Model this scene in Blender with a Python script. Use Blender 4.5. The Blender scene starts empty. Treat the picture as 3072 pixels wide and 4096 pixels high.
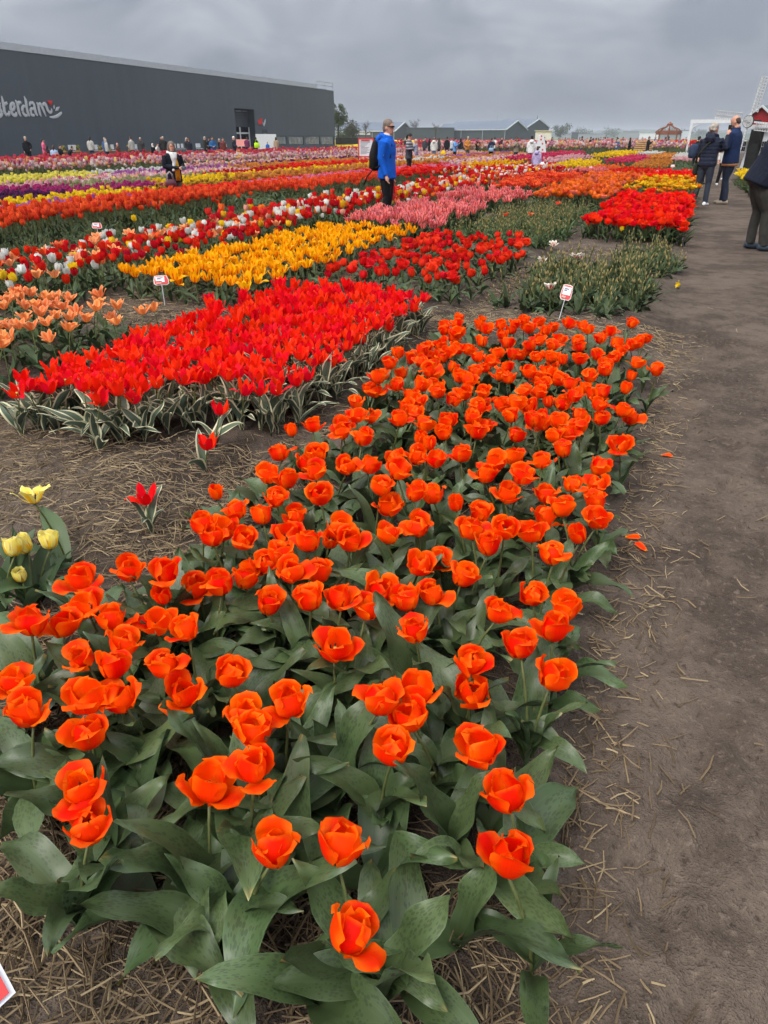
import bpy, bmesh, math, random
import numpy as np
from mathutils import Vector, Matrix, Euler

R = math.radians
random.seed(11)
rng = np.random.default_rng(11)
scene = bpy.context.scene
col = scene.collection

# ------------------------------------------------------------------ camera
CAM_H = 1.40
F_PX, HORIZON_V, VANISH_U = 2731.0, 550.0, 2836.0          # on the 3072 x 4096 frame
PITCH = math.atan((2048 - HORIZON_V) / F_PX)
YAW = math.atan((VANISH_U - 1536) / math.hypot(F_PX, 2048 - HORIZON_V))
cam_data = bpy.data.cameras.new('camera')
cam_data.lens = 36.0 * F_PX / 4096.0
cam_data.sensor_width = 36.0
cam_data.clip_start = 0.05
cam_data.clip_end = 12000
cam = bpy.data.objects.new('camera', cam_data)
col.objects.link(cam)
cam.location = (0, 0, CAM_H)
cam.rotation_euler = (math.pi / 2 - PITCH, 0, YAW)
scene.camera = cam

# ------------------------------------------------------------------ light
SUN_EL, SUN_AZ = R(52), R(200)          # azimuth measured from +Y, clockwise
world = bpy.data.worlds.new('World')
scene.world = world
world.use_nodes = True
wn, wl = world.node_tree.nodes, world.node_tree.links
wn.clear()
w_out = wn.new('ShaderNodeOutputWorld')
w_bg = wn.new('ShaderNodeBackground')
w_tc = wn.new('ShaderNodeTexCoord')
w_nrm = wn.new('ShaderNodeVectorMath'); w_nrm.operation = 'NORMALIZE'
w_sep = wn.new('ShaderNodeSeparateXYZ')
wl.new(w_tc.outputs['Generated'], w_nrm.inputs[0])
wl.new(w_nrm.outputs[0], w_sep.inputs[0])
def wmath(op, a, b=None, clamp=False):
    n = wn.new('ShaderNodeMath'); n.operation = op; n.use_clamp = clamp
    for i, v in enumerate((a, b)):
        if v is None: continue
        if isinstance(v, (int, float)): n.inputs[i].default_value = v
        else: wl.new(v, n.inputs[i])
    return n.outputs[0]
w_z = wmath('MAXIMUM', w_sep.outputs['Z'], 0.0)
# standard overcast sky: the zenith three times as bright as the horizon
w_cie = wmath('MULTIPLY', wmath('ADD', wmath('MULTIPLY', w_z, 2.0), 1.0), 1 / 3)
w_den = wmath('ADD', w_z, 0.34)
w_cx = wmath('DIVIDE', w_sep.outputs['X'], w_den)
w_cy = wmath('DIVIDE', w_sep.outputs['Y'], w_den)
w_comb = wn.new('ShaderNodeCombineXYZ')
wl.new(w_cx, w_comb.inputs[0]); wl.new(w_cy, w_comb.inputs[1])
def wnoise(scale, detail, rough, dist=0.0):
    n = wn.new('ShaderNodeTexNoise')
    n.inputs['Scale'].default_value = scale
    n.inputs['Detail'].default_value = detail
    n.inputs['Roughness'].default_value = rough
    n.inputs['Distortion'].default_value = dist
    wl.new(w_comb.outputs[0], n.inputs['Vector'])
    return n.outputs['Fac']
w_n1 = wnoise(2.6, 3, 0.55, 0.6)
w_ramp = wn.new('ShaderNodeValToRGB')
w_ramp.color_ramp.elements[0].position = 0.34
w_ramp.color_ramp.elements[0].color = (0.30, 0.33, 0.385, 1)
w_ramp.color_ramp.elements[1].position = 0.68
w_ramp.color_ramp.elements[1].color = (0.95, 0.97, 1.0, 1)
wl.new(w_n1, w_ramp.inputs[0])
# towards the horizon the deck thickens into an even blue-grey
w_hz = wn.new('ShaderNodeMix'); w_hz.data_type = 'RGBA'
w_fade = wmath('MULTIPLY', w_z, 2.4, True)
wl.new(w_fade, w_hz.inputs['Factor'])
w_hz.inputs['A'].default_value = (0.262, 0.292, 0.350, 1)
wl.new(w_ramp.outputs[0], w_hz.inputs['B'])
w_mul = wn.new('ShaderNodeMix'); w_mul.data_type = 'RGBA'; w_mul.blend_type = 'MULTIPLY'
w_mul.inputs['Factor'].default_value = 1.0
wl.new(w_hz.outputs['Result'], w_mul.inputs['A'])
w_c2 = wn.new('ShaderNodeCombineColor')
for i in range(3): wl.new(w_cie, w_c2.inputs[i])
wl.new(w_c2.outputs[0], w_mul.inputs['B'])
w_sky = wn.new('ShaderNodeTexSky')
w_sky.sky_type = 'NISHITA'; w_sky.sun_disc = False
w_sky.sun_elevation = SUN_EL; w_sky.sun_rotation = SUN_AZ
w_mix = wn.new('ShaderNodeMix'); w_mix.data_type = 'RGBA'
w_mix.inputs['Factor'].default_value = 0.985           # the cloud deck hides nearly all of the blue
wl.new(w_sky.outputs[0], w_mix.inputs['A'])
w_scale = wn.new('ShaderNodeVectorMath'); w_scale.operation = 'SCALE'
w_scale.inputs['Scale'].default_value = 12.0
wl.new(w_mul.outputs['Result'], w_scale.inputs[0])
wl.new(w_scale.outputs[0], w_mix.inputs['B'])
wl.new(w_mix.outputs['Result'], w_bg.inputs['Color'])
w_bg.inputs['Strength'].default_value = 0.10
wl.new(w_bg.outputs[0], w_out.inputs[0])

sun_data = bpy.data.lights.new('sun', 'SUN')
sun_data.energy = 1.5
sun_data.angle = R(35)
sun_data.color = (1.0, 0.96, 0.9)
sun = bpy.data.objects.new('sun', sun_data)
col.objects.link(sun)
sd = Vector((math.sin(SUN_AZ) * math.cos(SUN_EL), math.cos(SUN_AZ) * math.cos(SUN_EL), math.sin(SUN_EL)))
sun.rotation_euler = sd.to_track_quat('Z', 'Y').to_euler()
sun.location = sd * 60

scene.view_settings.view_transform = 'Standard'
scene.view_settings.look = 'None'
scene.view_settings.gamma = 1.0
scene.view_settings.exposure = 1.2
scene.view_settings.use_curve_mapping = False
scene.render.engine = 'CYCLES'
scene.cycles.use_denoising = True
scene.cycles.use_adaptive_sampling = True
scene.cycles.adaptive_threshold = 0.03
scene.cycles.adaptive_min_samples = 20
scene.cycles.max_bounces = 5
scene.cycles.diffuse_bounces = 2
scene.cycles.glossy_bounces = 1
scene.cycles.transmission_bounces = 2
scene.cycles.transparent_max_bounces = 6
scene.cycles.sample_clamp_indirect = 4.0

# ------------------------------------------------------------------ helpers
_fw = np.array([0, math.cos(PITCH), -math.sin(PITCH)])
_up = np.array([0, math.sin(PITCH), math.cos(PITCH)])
def view_ray(u, v):
    d = _fw + (u - 1536) / F_PX * np.array([1.0, 0, 0]) - (v - 2048) / F_PX * _up
    c, s = math.cos(YAW), math.sin(YAW)
    return np.array([c * d[0] - s * d[1], s * d[0] + c * d[1], d[2]])
def at(u, v, z=0.0):                       # where the line of sight meets the height z
    d = view_ray(u, v); t = (z - CAM_H) / d[2]
    return np.array([d[0] * t, d[1] * t, z])
def at_x(u, v, x):                         # where it meets the upright plane X = x
    d = view_ray(u, v); t = x / d[0]
    return np.array([x, d[1] * t, CAM_H + d[2] * t])
def at_y(u, v, y):
    d = view_ray(u, v); t = y / d[1]
    return np.array([d[0] * t, y, CAM_H + d[2] * t])
def at_d(u, v, dist):                      # at a horizontal distance
    d = view_ray(u, v); t = dist / math.hypot(d[0], d[1])
    return np.array([d[0] * t, d[1] * t, CAM_H + d[2] * t])

def lin(r, g, b):
    f = lambda c: (c / 255 / 12.92) if c / 255 <= 0.04045 else ((c / 255 + 0.055) / 1.055) ** 2.4
    return (f(r), f(g), f(b), 1.0)

def tag(o, label=None, cat=None, group=None, kind=None):
    if label: o['label'] = label
    if cat: o['category'] = cat
    if group: o['group'] = group
    if kind: o['kind'] = kind
    return o

def link(name, data, parent=None, loc=None, rot=None, scl=None):
    o = bpy.data.objects.new(name, data)
    col.objects.link(o)
    if parent is not None: o.parent = parent
    if loc is not None: o.location = loc
    if rot is not None: o.rotation_euler = rot
    if scl is not None: o.scale = scl if hasattr(scl, '__len__') else (scl, scl, scl)
    return o

def empty(name, loc, rz=0.0, scl=1.0):
    o = link(name, None, loc=loc, rot=(0, 0, rz), scl=scl)
    o.empty_display_size = 0.05
    return o

def raw_mesh(name, verts, faces, mats=(), midx=None, uv=None, smooth=True):
    me = bpy.data.meshes.new(name)
    verts = np.asarray(verts, dtype=float)
    me.from_pydata(verts.tolist(), [], faces if isinstance(faces, list) else np.asarray(faces).tolist())
    for m in mats: me.materials.append(m)
    if midx is not None:
        me.polygons.foreach_set('material_index', np.asarray(midx, dtype=np.int32))
    if uv is not None:
        lay = me.uv_layers.new(name='UVMap')
        li = np.empty(len(me.loops), dtype=np.int32)
        me.loops.foreach_get('vertex_index', li)
        lay.data.foreach_set('uv', np.asarray(uv, dtype=np.float32)[li].ravel())
    if smooth:
        me.polygons.foreach_set('use_smooth', np.ones(len(me.polygons), dtype=bool))
    me.update()
    return me

class Build:
    """Collects vertices and faces of one mesh."""
    def __init__(self): self.v, self.f, self.m, self.uv, self.n = [], [], [], [], 0
    def add(self, v, f, m=0, uv=None):
        v = np.asarray(v, dtype=float).reshape(-1, 3)
        self.v.append(v)
        self.uv.append(np.zeros((len(v), 2)) if uv is None else np.asarray(uv, dtype=float).reshape(-1, 2))
        for q in f: self.f.append(tuple(int(i) + self.n for i in q)); self.m.append(m)
        self.n += len(v)
        return self
    def box(self, a, b, m=0):
        x0, y0, z0 = a; x1, y1, z1 = b
        v = [(x0, y0, z0), (x1, y0, z0), (x1, y1, z0), (x0, y1, z0), (x0, y0, z1), (x1, y0, z1), (x1, y1, z1), (x0, y1, z1)]
        return self.add(v, [(0, 3, 2, 1), (4, 5, 6, 7), (0, 1, 5, 4), (1, 2, 6, 5), (2, 3, 7, 6), (3, 0, 4, 7)], m)
    def grid(self, P, m=0, uv=None, closed=False):
        n, k = P.shape[:2]
        f = []
        for i in range(n - 1):
            for j in range(k if closed else k - 1):
                j2 = (j + 1) % k
                f.append((i * k + j, i * k + j2, (i + 1) * k + j2, (i + 1) * k + j))
        return self.add(P.reshape(-1, 3), f, m, uv)
    def tube(self, pts, rad, sides=6, m=0, cap=True, squash=None):
        pts = np.asarray(pts, dtype=float); n = len(pts)
        rad = np.full(n, rad) if np.isscalar(rad) else np.asarray(rad, dtype=float)
        tan = np.gradient(pts, axis=0)
        tan /= np.linalg.norm(tan, axis=1)[:, None] + 1e-12
        ref = np.array([0, 0, 1.0]) if abs(tan[0][2]) < 0.8 else np.array([0, 1.0, 0])
        P = np.zeros((n, sides, 3))
        for i in range(n):
            a = np.cross(tan[i], ref); a /= np.linalg.norm(a) + 1e-12
            b = np.cross(tan[i], a); ref = -b if False else ref
            for j in range(sides):
                t = 2 * math.pi * j / sides
                P[i, j] = pts[i] + rad[i] * (math.cos(t) * a + math.sin(t) * b)
        base = self.n
        self.grid(P, m, closed=True)
        if cap:
            self.f.append(tuple(base + j for j in range(sides))[::-1]); self.m.append(m)
            self.f.append(tuple(base + (n - 1) * sides + j for j in range(sides))); self.m.append(m)
        return self
    def bar(self, p, q, w, d, m=0, up=(0, 0, 1)):
        p, q = np.asarray(p, float), np.asarray(q, float)
        t = (q - p) / np.linalg.norm(q - p)
        a = np.cross(t, up); 
        if np.linalg.norm(a) < 1e-4: a = np.cross(t, (1, 0, 0))
        a /= np.linalg.norm(a); b = np.cross(a, t)
        c = [(-1, -1), (1, -1), (1, 1), (-1, 1)]
        v = [p + a * x * w / 2 + b * y * d / 2 for x, y in c] + [q + a * x * w / 2 + b * y * d / 2 for x, y in c]
        return self.add(v, [(0, 3, 2, 1), (4, 5, 6, 7), (0, 1, 5, 4), (1, 2, 6, 5), (2, 3, 7, 6), (3, 0, 4, 7)], m)
    def mesh(self, name, mats, smooth=False):
        return raw_mesh(name, np.concatenate(self.v), self.f, mats, self.m, np.concatenate(self.uv), smooth)

# ---- value noise for shaping the soil
_tab = np.random.default_rng(5).random((257, 257))
def vnoise(x, y):
    xi, yi = np.floor(x).astype(int), np.floor(y).astype(int)
    fx, fy = x - xi, y - yi
    fx, fy = fx * fx * (3 - 2 * fx), fy * fy * (3 - 2 * fy)
    a, b = xi % 256, yi % 256
    return (_tab[a, b] * (1 - fx) + _tab[a + 1, b] * fx) * (1 - fy) + (_tab[a, b + 1] * (1 - fx) + _tab[a + 1, b + 1] * fx) * fy - 0.5
def sstep(a, b, x):
    t = np.clip((np.asarray(x, float) - a) / (b - a), 0, 1)
    return t * t * (3 - 2 * t)

# the beds run along Y; left and right edge of every planted strip
STRIPS = [(-1.52, -0.08), (-3.25, -1.78), (-4.95, -3.52), (-6.45, -5.10), (-8.2, -6.75), (-10.15, -8.45), (-11.9, -10.4),
          (-13.65, -12.15), (-15.4, -13.9), (-17.1, -15.65), (-18.85, -17.35), (-20.55, -19.05), (-22.3, -20.8), (-24.0, -22.5)]
def base_h(x, y):
    x = np.asarray(x, float); y = np.asarray(y, float)
    return -0.30 * np.maximum(sstep(8, 14, -x), sstep(20, 38, y))
def bed_h(x, y):
    x = np.asarray(x, float)
    m = np.zeros_like(x)
    for a, b in STRIPS[:7]:
        m = np.maximum(m, sstep(a - 0.12, a + 0.16, x) * (1 - sstep(b - 0.16, b + 0.12, x)))
    y = np.asarray(y, float)
    cross = sstep(1.0, 2.4, y + 0.9 * sstep(-1.7, -1.4, x) + 1.3 * sstep(-1.7, -1.5, x))   # no mound on the cross path at the left
    return 0.045 * m * cross
def ground_h(x, y):
    return base_h(x, y) + bed_h(x, y)
def gz(x, y): return float(ground_h(np.array([x]), np.array([y]))[0])
# ------------------------------------------------------------------ materials
class NT:
    """Small wrapper round a node tree."""
    def __init__(self, name):
        self.mat = bpy.data.materials.new(name); self.mat.use_nodes = True
        self.n, self.l = self.mat.node_tree.nodes, self.mat.node_tree.links
        self.n.clear()
        self.out = self.n.new('ShaderNodeOutputMaterial')
    def node(self, t, **kw):
        n = self.n.new(t)
        for k, v in kw.items(): setattr(n, k, v)
        return n
    def put(self, sock, v):
        if v is None: return
        if hasattr(v, 'is_output') or isinstance(v, bpy.types.NodeSocket): self.l.new(v, sock)
        else: sock.default_value = v
    def math(self, op, a, b=None, c=None, clamp=False):
        n = self.node('ShaderNodeMath', operation=op, use_clamp=clamp)
        for i, v in enumerate((a, b, c)): self.put(n.inputs[i], v)
        return n.outputs[0]
    def mixc(self, f, a, b, blend='MIX'):
        n = self.node('ShaderNodeMix', data_type='RGBA', blend_type=blend)
        self.put(n.inputs['Factor'], f); self.put(n.inputs['A'], a); self.put(n.inputs['B'], b)
        return n.outputs['Result']
    def step(self, a, b, x):
        n = self.node('ShaderNodeMapRange', interpolation_type='SMOOTHSTEP')
        self.put(n.inputs['Value'], x); n.inputs['From Min'].default_value = a; n.inputs['From Max'].default_value = b
        return n.outputs['Result']
    def noise(self, vec, scale, detail=3, rough=0.5, dist=0.0, out='Fac'):
        n = self.node('ShaderNodeTexNoise')
        self.put(n.inputs['Vector'], vec)
        n.inputs['Scale'].default_value = scale; n.inputs['Detail'].default_value = detail
        n.inputs['Roughness'].default_value = rough; n.inputs['Distortion'].default_value = dist
        return n.outputs[out]
    def ramp(self, f, stops, const=False):
        n = self.node('ShaderNodeValToRGB')
        cr = n.color_ramp
        if const: cr.interpolation = 'CONSTANT'
        while len(cr.elements) < len(stops): cr.elements.new(0.5)
        for e, (p, c) in zip(cr.elements, stops): e.position = p; e.color = c
        self.put(n.inputs[0], f)
        return n.outputs[0]
    def uv(self):
        n = self.node('ShaderNodeTexCoord'); s = self.node('ShaderNodeSeparateXYZ')
        self.l.new(n.outputs['UV'], s.inputs[0])
        return s.outputs[0], s.outputs[1]
    def coord(self, which='Object'): return self.node('ShaderNodeTexCoord').outputs[which]
    def pos(self): return self.node('ShaderNodeNewGeometry').outputs['Position']
    def rand(self): return self.node('ShaderNodeObjectInfo').outputs['Random']
    def xyz(self, x, y, z=0.0):
        n = self.node('ShaderNodeCombineXYZ')
        for i, v in enumerate((x, y, z)): self.put(n.inputs[i], v)
        return n.outputs[0]
    def bump(self, h, strength=0.5, dist=0.01):
        n = self.node('ShaderNodeBump')
        n.inputs['Strength'].default_value = strength; n.inputs['Distance'].default_value = dist
        self.put(n.inputs['Height'], h)
        return n.outputs[0]
    def bsdf(self, color, rough=0.6, spec=0.3, normal=None, metal=0.0):
        n = self.node('ShaderNodeBsdfPrincipled')
        self.put(n.inputs['Base Color'], color); self.put(n.inputs['Roughness'], rough)
        self.put(n.inputs['Specular IOR Level'], spec); self.put(n.inputs['Metallic'], metal)
        if normal is not None: self.put(n.inputs['Normal'], normal)
        return n.outputs[0]
    def finish(self, sh): self.l.new(sh, self.out.inputs['Surface']); return self.mat
    def thin(self, color, rough, spec, trans, tcol=None, normal=None):
        a = self.bsdf(color, rough, spec, normal)
        t = self.node('ShaderNodeBsdfTranslucent'); self.put(t.inputs['Color'], tcol if tcol is not None else color)
        m = self.node('ShaderNodeMixShader'); m.inputs[0].default_value = trans
        self.l.new(a, m.inputs[1]); self.l.new(t.outputs[0], m.inputs[2])
        return self.finish(m.outputs[0])

def wash(name, color, rough=0.7, spec=0.25, vary=0.12, scale=6.0, bump=0.0, bscale=40.0, metal=0.0):
    """A plain surface with a little unevenness."""
    n = NT(name); p = n.coord('Object')
    f = n.noise(p, scale, 4, 0.6)
    dark = tuple(c * (1 - vary) for c in color[:3]) + (1,)
    lite = tuple(min(1, c * (1 + vary)) for c in color[:3]) + (1,)
    c = n.mixc(n.step(0.3, 0.7, f), dark, lite)
    nm = n.bump(n.noise(p, bscale, 3, 0.6), bump, 0.01) if bump else None
    return n.finish(n.bsdf(c, rough, spec, nm, metal))

def petal_mat(name, main, base, edge, flame=None, flame_w=0.45, flame_top=0.8, trans=0.32, base_top=0.2, edge_from=0.72, jitter=0.16, palette=None):
    n = NT(name); u, v = n.uv(); r = n.rand()
    e = n.math('ABSOLUTE', n.math('SUBTRACT', n.math('MULTIPLY', u, 2.0), 1.0))
    c = main
    if palette is not None:
        c = n.ramp(r, palette, True)
    vein = n.noise(n.xyz(n.math('MULTIPLY', u, 22.0), n.math('MULTIPLY', v, 1.6), n.math('MULTIPLY', r, 37.0)), 1.0, 1, 0.6)
    if flame is not None:
        ff = n.math('MULTIPLY', n.math('SUBTRACT', 1.0, n.step(flame_w * 0.5, flame_w, n.math('ADD', e, n.math('MULTIPLY', n.math('SUBTRACT', vein, 0.5), 0.35)))),
                    n.math('SUBTRACT', 1.0, n.step(flame_top - 0.2, flame_top, v)))
        c = n.mixc(ff, c, flame)
    if edge is not None:
        c = n.mixc(n.math('MULTIPLY', n.math('MAXIMUM', n.step(edge_from, 1.0, e), n.step(0.88, 1.0, v)), 0.75), c, edge)
    if base is not None:
        c = n.mixc(n.math('SUBTRACT', 1.0, n.step(base_top * 0.35, base_top, v)), c, base)
    # lengthwise veining and a per-flower shift in depth of colour
    r2 = n.node('ShaderNodeTexWhiteNoise', noise_dimensions='1D'); n.put(r2.inputs['W'], n.math('MULTIPLY', r, 91.7))
    k = n.math('ADD', n.math('ADD', 1.0 - jitter, n.math('MULTIPLY', r2.outputs['Value'], 2 * jitter * 0.8)), n.math('MULTIPLY', n.math('SUBTRACT', vein, 0.5), 0.22))
    hs = n.node('ShaderNodeHueSaturation')
    n.put(hs.inputs['Value'], k); n.put(hs.inputs['Color'], c)
    n.put(hs.inputs['Hue'], n.math('ADD', 0.494, n.math('MULTIPLY', r2.outputs['Value'], 0.012)))
    return n.thin(hs.outputs[0], 0.55, 0.10, trans)

def leaf_mat(name, main, back, margin=None, spots=None, trans=0.18, jitter=0.22, rough=0.5, spec=0.35):
    n = NT(name); u, v = n.uv(); r = n.rand()
    e = n.math('ABSOLUTE', n.math('SUBTRACT', n.math('MULTIPLY', u, 2.0), 1.0))
    off = n.math('MULTIPLY', r, 53.0)
    vein = n.noise(n.xyz(n.math('MULTIPLY', u, 30.0), n.math('MULTIPLY', v, 1.2), off), 1.0, 1, 0.5)
    big = n.noise(n.xyz(n.math('MULTIPLY', u, 1.5), n.math('MULTIPLY', v, 3.0), off), 1.6, 2, 0.6)
    c = n.mixc(n.step(0.25, 0.75, big), tuple(x * 0.78 for x in main[:3]) + (1,), tuple(x * 1.2 for x in main[:3]) + (1,))
    bf = n.node('ShaderNodeNewGeometry').outputs['Backfacing']
    c = n.mixc(n.math('MULTIPLY', bf, 0.75), c, back)
    c = n.mixc(n.math('MULTIPLY', n.step(0.48, 0.72, vein), 0.42), c, tuple(x * 1.45 for x in main[:3]) + (1,))
    if spots is not None:
        vo = n.node('ShaderNodeTexVoronoi'); vo.inputs['Randomness'].default_value = 0.9
        n.put(vo.inputs['Vector'], n.xyz(n.math('MULTIPLY', u, 14.0), n.math('MULTIPLY', v, 24.0), off)); vo.inputs['Scale'].default_value = 1.0
        patch = n.noise(n.xyz(n.math('MULTIPLY', u, 3.0), n.math('MULTIPLY', v, 4.0), n.math('ADD', off, 7.0)), 1.0, 0, 0.5)
        thr = n.math('MULTIPLY', n.math('MULTIPLY', n.step(0.15, 0.5, v), n.step(0.22, 0.50, patch)), 0.44)
        sp = n.math('SUBTRACT', 1.0, n.step(-0.04, 0.04, n.math('SUBTRACT', vo.outputs['Distance'], thr)))
        sp = n.math('MULTIPLY', sp, n.math('MULTIPLY', n.math('SUBTRACT', 1.0, n.math('MULTIPLY', bf, 0.6)), 0.92))
        c = n.mixc(sp, c, spots)
    if margin is not None:
        wob = n.math('ADD', e, n.math('MULTIPLY', n.math('SUBTRACT', vein, 0.5), 0.12))
        c = n.mixc(n.math('MAXIMUM', n.step(0.66, 0.74, wob), n.step(0.95, 1.0, v)), c, margin)
    else:
        c = n.mixc(n.math('MULTIPLY', n.step(0.93, 1.0, e), 0.5), c, tuple(min(1, x * 1.9) for x in main[:3]) + (1,))
    # the very tip dries out now and then
    c = n.mixc(n.math('MULTIPLY', n.step(0.93, 1.0, v), n.step(0.45, 0.7, big)), c, lin(150, 128, 70))
    hs = n.node('ShaderNodeHueSaturation')
    n.put(hs.inputs['Value'], n.math('ADD', 1.0 - jitter, n.math('MULTIPLY', r, 2 * jitter))); n.put(hs.inputs['Color'], c)
    n.put(hs.inputs['Hue'], n.math('ADD', 0.488, n.math('MULTIPLY', n.math('FRACT', n.math('MULTIPLY', r, 17.0)), 0.024)))
    return n.thin(hs.outputs[0], rough, spec, trans)

def soil_mat(name, dry, damp, straw_tint=None, tread=False):
    n = NT(name); p = n.pos()
    big = n.noise(p, 0.9, 2, 0.6)
    mid = n.noise(p, 5.0, 4, 0.65)
    fine = n.noise(p, 42.0, 3, 0.75)
    grit = n.noise(p, 210.0, 0, 0.6)
    f = n.math('ADD', n.math('MULTIPLY', big, 0.55), n.math('MULTIPLY', mid, 0.45))
    c = n.mixc(n.step(0.42, 0.60, f), damp, dry)
    c = n.mixc(n.math('MULTIPLY', n.step(0.54, 0.70, fine), 0.6), c, tuple(x * 1.45 for x in dry[:3]) + (1,))
    c = n.mixc(n.math('MULTIPLY', n.step(0.56, 0.72, n.math('SUBTRACT', 1.0, fine)), 0.75), c, tuple(x * 0.5 for x in damp[:3]) + (1,))
    c = n.mixc(n.math('MULTIPLY', n.step(0.66, 0.74, grit), 0.25), c, tuple(min(1, x * 1.5) for x in dry[:3]) + (1,))
    h = n.math('ADD', n.math('MULTIPLY', fine, 0.6), n.math('MULTIPLY', grit, 0.15))
    if tread:
        # trodden streaks along the walking direction, scuffed across
        mp = n.node('ShaderNodeMapping'); mp.inputs['Scale'].default_value = (3.6, 4.2, 1.0); n.put(mp.inputs['Vector'], p)
        sc = n.noise(mp.outputs[0], 1.6, 3, 0.65)
        c = n.mixc(n.math('MULTIPLY', n.step(0.56, 0.76, sc), 0.4), c, tuple(x * 0.55 for x in damp[:3]) + (1,))
    nm = n.bump(h, 1.0, 0.025)
    return n.finish(n.bsdf(c, 0.95, 0.12, nm))

M = {}
SOIL_DRY, SOIL_DAMP = (0.1106, 0.0853, 0.0672, 1), (0.0490, 0.0371, 0.0292, 1)
M['soil'] = soil_mat('soil', SOIL_DRY, SOIL_DAMP)
M['path'] = soil_mat('path_soil', (0.1185, 0.0901, 0.0703, 1), (0.0585, 0.0442, 0.0348, 1), tread=True)
def straw_mat():
    n = NT('straw')
    u, v = n.uv()                                     # u carries a value that differs from straw to straw
    c = n.ramp(u, [(0.0, (0.0697, 0.0476, 0.0287, 1)), (0.35, (0.1394, 0.0984, 0.0590, 1)), (0.7, (0.2214, 0.1599, 0.0918, 1)), (1.0, (0.3608, 0.2788, 0.1640, 1))])
    f = n.noise(n.pos(), 60, 3, 0.6)
    c = n.mixc(n.math('MULTIPLY', n.step(0.55, 0.75, f), 0.6), c, (0.11, 0.08, 0.05, 1))
    return n.finish(n.bsdf(c, 0.65, 0.25))
M['straw'] = straw_mat()

ORANGE, O_EDGE = (1.0, 0.042, 0.0004, 1), (1.0, 0.175, 0.003, 1)
M['orange'] = petal_mat('orange_petal', ORANGE, (0.80, 0.30, 0.02, 1), O_EDGE, trans=0.46, base_top=0.16, edge_from=0.25, jitter=0.13)
M['scarlet'] = petal_mat('scarlet_petal', (0.88, 0.008, 0.003, 1), (0.55, 0.03, 0.06, 1), (0.88, 0.035, 0.012, 1), trans=0.34, base_top=0.14, jitter=0.14)
M['red'] = petal_mat('red_petal', (0.72, 0.016, 0.008, 1), (0.5, 0.05, 0.02, 1), (0.85, 0.04, 0.014, 1), trans=0.32)
M['crimson'] = petal_mat('crimson_petal', (0.55, 0.008, 0.022, 1), None, (0.7, 0.03, 0.05, 1))
M['golden'] = petal_mat('golden_petal', (0.97, 0.42, 0.001, 1), (0.70, 0.06, 0.004, 1), (0.98, 0.47, 0.002, 1), flame=(0.80, 0.09, 0.004, 1), flame_w=0.40, flame_top=0.7, base_top=0.2, jitter=0.10)
M['yellow'] = petal_mat('yellow_petal', (0.88, 0.60, 0.012, 1), (0.75, 0.55, 0.05, 1), (0.9, 0.66, 0.05, 1))
M['paleyellow'] = petal_mat('pale_yellow_petal', (0.82, 0.72, 0.10, 1), (0.7, 0.65, 0.15, 1), (0.86, 0.80, 0.3, 1))
M['creamflame'] = petal_mat('cream_and_red_petal', (0.90, 0.75, 0.15, 1), (0.88, 0.58, 0.03, 1), (0.94, 0.86, 0.42, 1), flame=(0.88, 0.50, 0.02, 1), flame_w=0.55, flame_top=0.7)
M['white'] = petal_mat('white_petal', (0.7040, 0.7128, 0.6688, 1), (0.5808, 0.6160, 0.3960, 1), (0.7392, 0.7480, 0.7216, 1), trans=0.28, jitter=0.08)
M['whiteflame'] = petal_mat('white_and_red_petal', (0.7040, 0.6512, 0.5456, 1), (0.6160, 0.3520, 0.2640, 1), (0.7392, 0.7040, 0.6160, 1), flame=(0.4840, 0.0176, 0.0176, 1), flame_w=0.6, flame_top=0.7)
M['apricot'] = petal_mat('apricot_petal', (0.85, 0.30, 0.10, 1), (0.7, 0.42, 0.06, 1), (0.86, 0.48, 0.30, 1), flame=(0.72, 0.20, 0.10, 1), flame_w=0.4, jitter=0.14)
M['apricotpink'] = petal_mat('apricot_and_pink_petal', (0.86, 0.27, 0.09, 1), (0.74, 0.36, 0.03, 1), (0.90, 0.46, 0.22, 1), flame=(0.82, 0.17, 0.04, 1), flame_w=0.42, flame_top=0.9)
M['salmon'] = petal_mat('salmon_petal', (0.80, 0.15, 0.15, 1), (0.7, 0.22, 0.1, 1), (0.90, 0.40, 0.40, 1), flame=(0.66, 0.035, 0.02, 1), flame_w=0.35, flame_top=0.9, edge_from=0.45)
M['orangered'] = petal_mat('orange_red_petal', (0.78, 0.055, 0.016, 1), (0.6, 0.12, 0.02, 1), (0.88, 0.19, 0.055, 1), edge_from=0.5, jitter=0.14)
M['orangemix'] = petal_mat('orange_blend_petal', (0.86, 0.15, 0.012, 1), (0.7, 0.25, 0.02, 1), (0.9, 0.26, 0.05, 1), palette=[(0, (0.86, 0.16, 0.012, 1)), (0.55, (0.8, 0.10, 0.02, 1)), (0.8, (0.82, 0.17, 0.10, 1))])
M['pink'] = petal_mat('pink_petal', (0.66, 0.13, 0.26, 1), (0.7, 0.5, 0.5, 1), (0.78, 0.34, 0.44, 1), edge_from=0.4, jitter=0.18)
M['palepink'] = petal_mat('pale_pink_petal', (0.78, 0.40, 0.44, 1), (0.75, 0.6, 0.5, 1), (0.84, 0.62, 0.62, 1), jitter=0.14)
M['rose'] = petal_mat('rose_petal', (0.66, 0.03, 0.12, 1), (0.7, 0.4, 0.3, 1), (0.75, 0.12, 0.2, 1))
M['magenta'] = petal_mat('magenta_petal', (0.42, 0.022, 0.16, 1), None, (0.56, 0.11, 0.28, 1))
M['lilac'] = petal_mat('lilac_petal', (0.42, 0.11, 0.36, 1), None, (0.58, 0.26, 0.48, 1))
M['purple'] = petal_mat('dark_purple_petal', (0.10, 0.02, 0.10, 1), None, (0.2, 0.06, 0.19, 1))
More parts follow.
